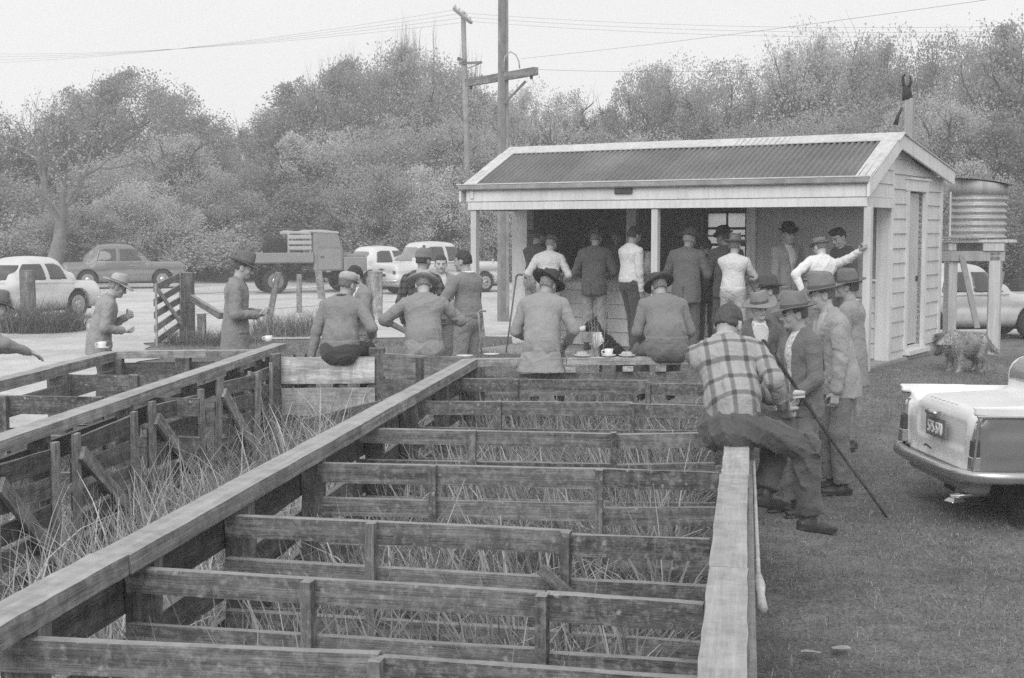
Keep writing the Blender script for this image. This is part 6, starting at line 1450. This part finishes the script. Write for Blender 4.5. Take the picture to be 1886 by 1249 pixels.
porch('c23', 1554, .95, 413, 112, False, label='young man with tousled dark hair looking down beside the right porch post', top=('sweater', .10), legs=.2, hair=.03, skin=.38, collar=.55, head=(.15, .45, 0), rh=(.2, .12, .9), lh=(-.2, .2, 1.0), long_hair=True)
pq = shed_pt(shed_x(1510, .0), .0, FL); pyaw = R(16)
hp = shed_pt(shed_x(1597, 0), -.06, 0); hz = at(1590, 446, hp.y).z; dl = Matrix.Rotation(-pyaw, 3, 'Z') @ Vector((hp.x - pq.x, hp.y - pq.y, hz - FL))
person('c22', pq.x, pq.y, pyaw, 1.76, FL, 'man in white shirt and small hat holding the right porch post', None, top=('shirt', .80), legs=.22, hair=.15, skin=.38, headwear=('pork', .22, (-.12, -.05)), head=(.1, .32, .0), side=.13, lean=(.05, .16), rh=(dl.x - .02, dl.y - .07, dl.z - .06), rn=(-.3, .9, 0), rcurl=.75, lh=(-.26, -.02, 1.0), lpole=(-1, .1, .1), rpole=(0, -.3, -1), step=.014)
# --- the talking group on the grass
stand('g24', 1428, 14.6, 503, 78, label='man in a dark felt hat at the back of the talking group', top=('jacket', .16), legs=.15, hair=.06, skin=.30, headwear=('fedora', .10, (0, 0)), head=(.1, .05, 0), rh=(.2, .1, .85), lh=(-.2, .1, .85), collar=.5)
stand('g25', 1396, 13.05, 533, -172, drop=.02, label='smiling man facing the camera with a wide white shirt collar and felt hat', top=('jacket', .13), shirt=(.55,), collar=.86, legs=.15, hair=.2, skin=.42, headwear=('wide', .25, (-.02, .1)), head=(.05, .12, .08), rh=(.2, .1, .85), lh=(-.2, .1, .85), step=.014, hfine=FINE)
gs, gj = stand('g26', 1482, 10.9, 540, 108, drop=.03, label='man in profile with patterned scarf and a long stick under his arm', top=('jacket', .155), shirt=(SCARF, .062), legs=.17, hair=.07, skin=.30, headwear=('fedora', .21, (.0, .02)), head=(-.18, .10, 0), lh=(-.16, .20, .94), rh=(.12, .30, .98), lpole=(-.75, -.9, -.2), ln=(.6, .2, -.6), lcurl=.35, rn=(-.4, 0, .8), hem=-.14, lean=(.02, .10), step=.0125, hfine=FINE, hatscale=1.06)
stand('g27', 1552, 11.85, 511, 96, drop=.10, label='grinning man in a light suit and felt hat leaning into the group', top=('jacket', .35), shirt=(.45,), collar=.5, tie=.15, legs=.20, hair=.12, skin=.36, headwear=('fedora', .22, (.0, -.03)), head=(-.10, .12, 0), lean=(.14, .26), lh=(-.22, .12, .86), rh=(.2, .16, .9), lpole=(-.5, -1, 0), hem=-.15, step=.014, hfine=FINE, hatscale=1.05)
stand('g28', 1572, 14.1, 497, 62, drop=.02, label='man in a long pale coat and tilted hat behind the man in the light suit', top=('jacket', .30), collar=.75, legs=.24, hair=.06, skin=.28, headwear=('fedora', .17, (.1, -.14)), head=(.05, .0, 0), rh=(.2, .1, .82), lh=(-.2, .1, .82), hem=-.34)
# --- what they hold
a, b = at(1407, 630, 10.55), at(1638, 962, 10.75); stk = empty('walking_stick', b); tag(stk, 'long dark stick held slantwise under the arm of the man with the scarf', 'stick')
im = stk.matrix_basis.inverted(); MB().tube([im @ lerp(a, b, t) + Vector((.004 * math.sin(9 * t), 0, .004 * math.cos(7 * t))) for t in np.linspace(0, 1, 9)], [.017, .015, .014, .014, .013, .012, .012, .011, .009], 8).build('shaft', wood('dark_stick', .07, 0), stk, smooth=True)
MB().tube([im @ lerp(a, b, t) for t in (-.012, .0, .012)], [.012, .021, .017], 8).build('knob', MATS['dark_stick'], stk, smooth=True)
BREAD = simple('bread', .6, .9, .15, 30)
def sandwich(c, yaw, label, sc=1.0):
    t = empty('sandwich', c, yaw); tag(t, label, 'sandwich')
    for i, (z_, v) in enumerate(((0, None), (.014, simple('ham_slice', .3, .7)), (.026, None))): MB().prism([(-.05 * sc, -.04 * sc, z_), (.05 * sc, -.04 * sc, z_), (.05 * sc, .04 * sc, z_)], (0, 0, .012)).build('bread_slice' if v is None else 'filling', v or BREAD, t)
q = (sj['wR'] + sj['wL']) / 2 + Vector((.10, .03, .03)); sandwich(q, .6, 'white sandwich held by the man in the checked shirt')
def stickto(px0, py0, Y0, px1, py1, Y1, label, r_=.012, v=.12):
    a, b = at(px0, py0, Y0), at(px1, py1, Y1); t = empty('walking_stick', b); tag(t, label, 'stick'); im = t.matrix_basis.inverted()
    MB().tube([im @ lerp(a, b, u) for u in (0, .3, .6, 1)], [r_ * 1.3, r_, r_, r_ * .8], 8).build('shaft', simple('cane_%d' % round(v * 100), v, .6), t, smooth=True); MB().tube([im @ a + Vector((0, 0, -.01)), im @ a + Vector((.03, 0, .02)), im @ a + Vector((.09, 0, .01))], r_ * 1.2, 8).build('handle', MATS['cane_%d' % round(v * 100)], t, smooth=True)
stickto(951, 508, 19.4, 932, 650, 19.0, 'thin cane propped at the left corner of the porch'); stickto(881, 575, 15.6, 887, 652, 15.6, 'thin stick standing behind the crockery rail beside the grey pullover', .010, .3)
stickto(1376, 512, 18.3, 1392, 540, 18.3, 'short dark stick tucked under the arm of the man with folded arms', .010, .05)
# --- crockery on the rails
CH = simple('china', .80, .2, .04, 12, .5); TEA = simple('tea', .06, .1, .05, 5, .6)
def plate(root, r_=.085, z_=0.0, nm='plate'): return MB().lathe([(r_ * .5, z_), (r_ * .62, z_ + .003), (r_, z_ + .017), (r_, z_ + .020), (r_ * .6, z_ + .007), (.005, z_ + .006)], 26).build(nm, CH, root, smooth=True)
def cup(root, dx=0, h_=.062, r_=.042):
    c = MB().lathe([(r_ * .55, .008), (r_ * .62, .010), (r_ * .9, .03), (r_, h_ + .008), (r_ * .95, h_ + .008), (r_ * .84, .03), (r_ * .4, .014)], 24, (dx, 0, 0)).build('cup', CH, root, smooth=True)
    MB().tube([(dx - r_ * .9, 0, h_ * .95), (dx - r_ * 1.5, 0, h_ * .9), (dx - r_ * 1.6, 0, h_ * .55), (dx - r_ * .85, 0, h_ * .4)], .005, 8).build('handle', CH, c, smooth=True)
    MB().lathe([(r_ * .88, h_ * .75), (r_ * .88, h_ * .76), (.004, h_ * .762)], 20, (dx, 0, 0)).build('tea', TEA, c)
for px, py, kind, lab in ((188, 643, 'cs', 'white cup and saucer on the corner of the left back fence'), (495, 631, 'c', 'white cup standing alone at the far end of the alley fence'), (856, 658, 'p', 'empty white plate at the corner of the main pen'), (905, 655, 'p', 'empty white plate left of the man in the pale tweed jacket'),
        (1072, 654, 'pf', 'white plate with crusts right of the man in the pale tweed jacket'), (1121, 653, 'cs', 'white cup and saucer in the middle of the crockery rail'), (1155, 652, 'pf', 'white plate with cakes beside the stout man in the pullover'), (925, 651, '', '')):
    if not kind: continue
    c = on(px, py, ZC + .002); 
    if py < 655 and px > 860: c = on(px, 657, ZC + .002)
    t = empty({'cs': 'cup_and_saucer', 'c': 'teacup', 'p': 'plate', 'pf': 'cake_plate'}[kind], c); tag(t, lab, 'crockery')
    if kind in ('cs', 'p', 'pf'): plate(t, .072 if kind == 'cs' else .082, 0, 'saucer' if kind == 'cs' else 'plate')
    if 'c' in kind: cup(t, 0, .066, .043)
    if kind == 'pf':
        for q in range(3): MB().lathe([(.02, .008), (.028, .02), (.024, .04), (.008, .05)], 10, (-.03 + .028 * q, .01 * (q % 2), 0)).build('cake', simple('cake_crumb', .45, .9, .3, 40), t, smooth=True)

# ------------------------------------------------------------------ dogs
def fur(root, src, n, ln, mats, seed, drop=.5, name='coat'):
    me = src.data; r = np.random.default_rng(seed); nv_ = len(me.vertices); co = np.zeros(nv_ * 3, np.float32); me.vertices.foreach_get('co', co); no = np.zeros(nv_ * 3, np.float32); me.vertices.foreach_get('normal', no)
    co, no = co.reshape(-1, 3), no.reshape(-1, 3); i = r.integers(0, nv_, n * 2); i = i[co[i, 0] < (.42 if seed == 3 else .05)][:n]; n = len(i); p, d = co[i] + r.normal(0, .006, (n, 3)), no[i] * .55 + r.normal(0, .35, (n, 3)) + np.array([0, 0, -drop]); d /= np.linalg.norm(d, axis=1)[:, None]
    s = np.cross(d, r.normal(0, 1, (n, 3))); s /= np.linalg.norm(s, axis=1)[:, None] + 1e-6; L_ = ln * r.uniform(.5, 1.3, (n, 1)); w_ = .0022
    V = np.stack([p - s * w_, p + s * w_, p + d * L_ * .6 + np.array([0, 0, -.15]) * L_ + s * w_ * .7, p + d * L_ + np.array([0, 0, -.4]) * L_], 1).reshape(-1, 3); mi = r.integers(0, len(mats), n)
    o = mesh_obj(name, V, np.arange(n * 4).reshape(n, 4), None, root, mats=mats, midx=mi); o['kind'] = 'stuff'; return o
def dog_stand(X, Y, yaw, label, v=.40):
    t = empty('dog', (X, Y, G(X, Y)), yaw); tag(t, label, 'dog'); F = Field((-.65, -.28, -.02), (.62, .28, .75), .013)
    F.cap((-.26, 0, .40), (.18, 0, .42), .125, .145, .06); F.cap((.0, 0, .36), (.18, 0, .36), .11, .13, .06); F.cap((.20, 0, .46), (.31, 0, .42), .10, .08, .05)
    F.ell((.36, 0, .38), (.09, .08, .085), None, .04); F.cap((.39, 0, .34), (.47, 0, .28), .05, .034, .03); F.ell((.49, 0, .27), (.018, .022, .016), None, .01)
    for s in (-1, 1):
        F.cap((.33, s * .075, .43), (.34, s * .098, .34), .03, .022, .02, .5, (0, 1, 0)); F.cap((.16, s * .085, .36), (.15, s * .09, .20), .055, .036, .03); F.cap((.15, s * .09, .20), (.165, s * .09, .05), .034, .028, .02); F.cap((.165, s * .09, .03), (.205, s * .09, .022), .030, .024, .02)
        F.cap((-.24, s * .08, .36), (-.20, s * .09, .24), .08, .05, .04); F.cap((-.20, s * .09, .24), (-.30, s * .09, .16), .046, .034, .02); F.cap((-.30, s * .09, .16), (-.275, s * .09, .04), .032, .026, .02); F.cap((-.275, s * .09, .03), (-.235, s * .09, .022), .028, .024, .02)
    F.cap((-.36, 0, .42), (-.50, .03, .30), .035, .03, .03); F.cap((-.50, .03, .30), (-.58, .05, .24), .03, .015, .02)
    fm = simple('dog_pale', v, .95, .35, 7, .1); dm = simple('dog_dark', .06, .9, .3, 9, .1)
    o = F.build('body', None, t, mats=[fm, dm], pick=lambda c: (((c[:, 0] + .03 * np.sin(50 * c[:, 1] + 40 * c[:, 2]) > .33) & (c[:, 2] < .40))).astype(int))
    fur(t, o, 12000, .034, [leafmat('fur_pale', .40, .1), leafmat('fur_mid', .26, .1)], 3, .35); return t
p = at(1772, 680, 18.6); dog_stand(p.x + .02, 18.6, R(205), 'shaggy pale dog standing on the grass below the rain tank')
def dog_sit(X, Y, Z, yaw, label, pale=lambda c: c[:, 0] > .08, lie=False):
    t = empty('dog', (X, Y, Z), yaw); tag(t, label, 'dog'); F = Field((-.5, -.25, -.03), (.45, .25, .8), .013)
    F.cap((-.18, 0, .15), (.06, 0, .42), .14, .105, .06); F.cap((.06, 0, .42), (.12, 0, .54), .08, .065, .05); F.ell((.16, 0, .60), (.085, .07, .07), None, .03); F.cap((.20, 0, .58), (.29, 0, .555), .042, .03, .03); F.ell((.315, 0, .56), (.016, .02, .014), None, .01)
    for s in (-1, 1):
        F.cap((.14, s * .055, .65), (.12, s * .075, .71), .026, .008, .02); F.cap((.06, s * .07, .34), (.10, s * .075, .04), .05, .028, .03); F.cap((.10, s * .075, .025), (.15, s * .075, .022), .03, .024, .02); F.ell((-.12, s * .10, .13), (.13, .06, .12), None, .04); F.cap((-.05, s * .12, .03), (.06, s * .12, .025), .032, .026, .02)
    F.cap((-.28, 0, .06), (-.42, .06, .04), .03, .015, .03)
    bl, wt = simple('dog_black', .03, .8, .3, 9, .2), simple('dog_white', .6, .9, .15, 9, .1)
    o = F.build('body', None, t, mats=[bl, wt], pick=lambda c: pale(c).astype(int)); fur(t, o, 3500, .035, [leafmat('fur_black', .035, .1), leafmat('fur_black2', .06, .1)], 5, .3); return t
p = at(1118, 650, 15.3); dog_sit(p.x, 15.3, .60, R(170), 'black and white sheepdog sitting behind the crockery rail', lambda c: (c[:, 0] + .25 * c[:, 2] + .03 * np.sin(40 * c[:, 2] + 30 * c[:, 1]) > .165) & (c[:, 2] < .53) | (c[:, 0] > .235) & (c[:, 2] < .60))
bxp = empty('wooden_box', (p.x - .02, 15.3, G(p.x, 15.3))); tag(bxp, 'low wooden box under the black and white sheepdog', 'box')
for i in range(3): MB().span((-.32, -.25 + i * .17, .57 - G(p.x, 15.3)), (.32, -.25 + i * .17 + .16, .595 - G(p.x, 15.3))).build('lid_board', WD, bxp)
for y_ in (-.25, .23): MB().span((-.31, y_, -.02), (.31, y_ + .025, .565 - G(p.x, 15.3))).build('side_board', WD, bxp)
p = at(545, 655, 15.2); dog_sit(p.x, 15.2, .20, R(-60), 'dark dog with a white blaze behind the pale board gate', lambda c: (np.abs(c[:, 1]) < .022) & (c[:, 0] > .18))
# ------------------------------------------------------------------ grass
def scatter_poly(poly, n, seed):
    P = np.array(poly); lo, hi = P.min(0), P.max(0); r = np.random.default_rng(seed); out = []
    while sum(map(len, out)) < n:
        q = r.uniform(lo, hi, (n * 2, 2)); ins = np.zeros(len(q), bool)
        for i in range(len(P)):
            a, b = P[i], P[(i + 1) % len(P)]; c = ((a[1] > q[:, 1]) != (b[1] > q[:, 1])) & (q[:, 0] < (b[0] - a[0]) * (q[:, 1] - a[1]) / (b[1] - a[1] + 1e-12) + a[0]); ins ^= c
        out.append(q[ins])
    return np.concatenate(out)[:n]
def clump(q, seed, f=1.6, th=.0):
    r = np.random.default_rng(seed); k = np.zeros(len(q))
    for i in range(6): a = r.uniform(0, 6.28); fr = f * r.uniform(.6, 2.2); k += np.sin(q[:, 0] * fr * math.cos(a) * 3 + q[:, 1] * fr * math.sin(a) * 3 + r.uniform(0, 6.28))
    return q[k > th + r.normal(0, .8, len(q))]
DRY = [leafmat('pen_grass_green', .28, .4), leafmat('pen_grass_mid', .42, .4), leafmat('pen_grass_dry', .58, .35)]
def with_z(q): return np.column_stack([q, gz(q[:, 0], q[:, 1])])
pen = [(B0.x + .1, 3.2), (A0.x - .5, 3.2), (Aseat.x - .25, Aseat.y), (A1.x - .25, 13.0), (B1.x + .15, 13.0)]
q = scatter_poly(pen, 55000, 2); tag(blades('pen_grass', with_z(q), .25, .66, .008, DRY, 1.15, 3, 2.6, 5), 'rank dry grass flattened inside the main pen', None, kind='stuff')
q = clump(scatter_poly(pen, 22000, 8), 9, 1.2, -.2); tag(blades('tall_pen_grass', with_z(q), .45, 1.0, .0095, DRY, .8, 4, 2.2, 6), 'tall dry grass stems standing in the main pen', None, kind='stuff')
q = scatter_poly(pen, 26000, 77); tag(blades('matted_straw', with_z(q) + np.array([0, 0, .04]), .25, .6, .006, DRY, 2.1, 4, None, 78), 'matted dead grass lying on the floor of the main pen', None, kind='stuff')
alley = [(D0_.x + .1, D0_.y), (B0.x - .15, 4.2), (B1.x - .3, 12.6), (D1_.x + .1, D1_.y)]
q = scatter_poly(alley, 22000, 12); tag(blades('alley_grass', with_z(q), .15, .42, .0055, DRY, 1.0, 3, None, 15), 'rank grass covering the alley between the fences', None, kind='stuff')
q = clump(scatter_poly(alley, 8000, 13), 19, 1.0, .6); tag(blades('tall_alley_grass', with_z(q), .5, .95, .007, DRY, .7, 4, None, 16), 'tall grass stems standing in the alley', None, kind='stuff')
lp = [(E0.x - .5, E0.y - 1.5), (D0_.x - .1, D0_.y), (D1_.x - .2, D1_.y), (E1.x, E1.y)]
q = scatter_poly(lp, 7000, 22); tag(blades('left_pen_grass', with_z(q), .15, .5, .006, DRY, .9, 3, None, 25), 'rank grass in the small left pens', None, kind='stuff')
LW = [leafmat('lawn_green', .18, .35), leafmat('lawn_mid', .24, .35), leafmat('lawn_pale', .36, .35)]
lawn = [(A0.x + .25, 3.6), (3.6, 3.6), (6.4, 9.0), (9.5, 19.0), (6.8, 20.5), (4.9, 18.0), (A1.x + .2, 13.4), (Aseat.x + .2, Aseat.y)]
q = np.concatenate([scatter_poly(lawn, 70000, 32), clump(scatter_poly(lawn, 60000, 33), 34, .7, .9)]); tag(blades('lawn_grass', with_z(q), .025, .075, .0035, LW, 1.0, 2, None, 35), 'short trodden lawn on the right', None, kind='stuff')
bk_ = [(A1.x, 13.5), (4.6, 17.8), (-.6, 26.0), (-6.6, 26.0), (-4.2, 16.2), (-3.9, 14.6), (C0.x, 13.6)]
q = scatter_poly(bk_, 42000, 42); tag(blades('verge_grass', with_z(q), .04, .14, .0045, LW, 1.0, 2, None, 45), 'short grass between the yards, the gravel and the porch', None, kind='stuff')
# dry weed behind the rail and scraps of paper on the lawn
wp = at(1103, 640, 14.6); wd_ = empty('dry_weed', (wp.x, 14.6, G(wp.x, 14.6))); tag(wd_, 'tall dry branching weed behind the crockery rail', 'weed')
rr = random.Random(3); mbw = MB()
for i in range(11):
    a = rr.uniform(0, 6.28); r_ = rr.uniform(.05, .22); hgt = rr.uniform(.95, 1.5); mbw.tube([(0, 0, 0), (.3 * r_ * math.cos(a), .3 * r_ * math.sin(a), hgt * .5), (r_ * math.cos(a), r_ * math.sin(a), hgt)], [.006, .004, .0015], 5)
    for k in range(6): t_ = rr.uniform(.55, 1); b_ = rr.uniform(0, 6.28); c0 = Vector((r_ * math.cos(a) * t_, r_ * math.sin(a) * t_, hgt * t_)); mbw.tube([c0, c0 + Vector((.05 * math.cos(b_), .05 * math.sin(b_), .07))], [.0025, .001], 4)
mbw.build('stems', simple('dry_stem', .34, .9), wd_)
for px, py, lab in ((1550, 1195, 'crumpled pale paper scrap on the lawn near the camera'), (1805, 655, 'scrap of paper on the grass by the dog'), (1492, 1205, 'thin strip of paper on the lawn by the right fence')):
    c = on(px, py, .03 if py > 900 else .35); t = np.random.default_rng(int(px)); V = [(x + t.normal(0, .006), y + t.normal(0, .006), .012 + t.uniform(0, .022)) for y in (-.03, 0, .03) for x in (-.045, 0, .045)]
    o = mesh_obj('paper_scrap', V, [(0, 1, 4, 3), (1, 2, 5, 4), (3, 4, 7, 6), (4, 5, 8, 7)], simple('paper', .32, .8, .3, 20)); o.location = (c.x, c.y, G(c.x, c.y) + .02); tag(o, lab, 'paper')
# ------------------------------------------------------------------ air
hz_, n, b = new_mat('thin_haze'); n.nodes.remove(b); pv = n.nodes.new('ShaderNodeVolumePrincipled'); pv.inputs['Color'].default_value = g3(.95); pv.inputs['Density'].default_value = .0031; pv.inputs['Anisotropy'].default_value = .1
n.links.new(pv.outputs[0], n.nodes['Material Output'].inputs['Volume'])
hb = MB().span((-95, -12, -1.6), (95, 135, 24)).build('haze', hz_); tag(hb, 'thin pale haze filling the air over the yards', None, kind='stuff')
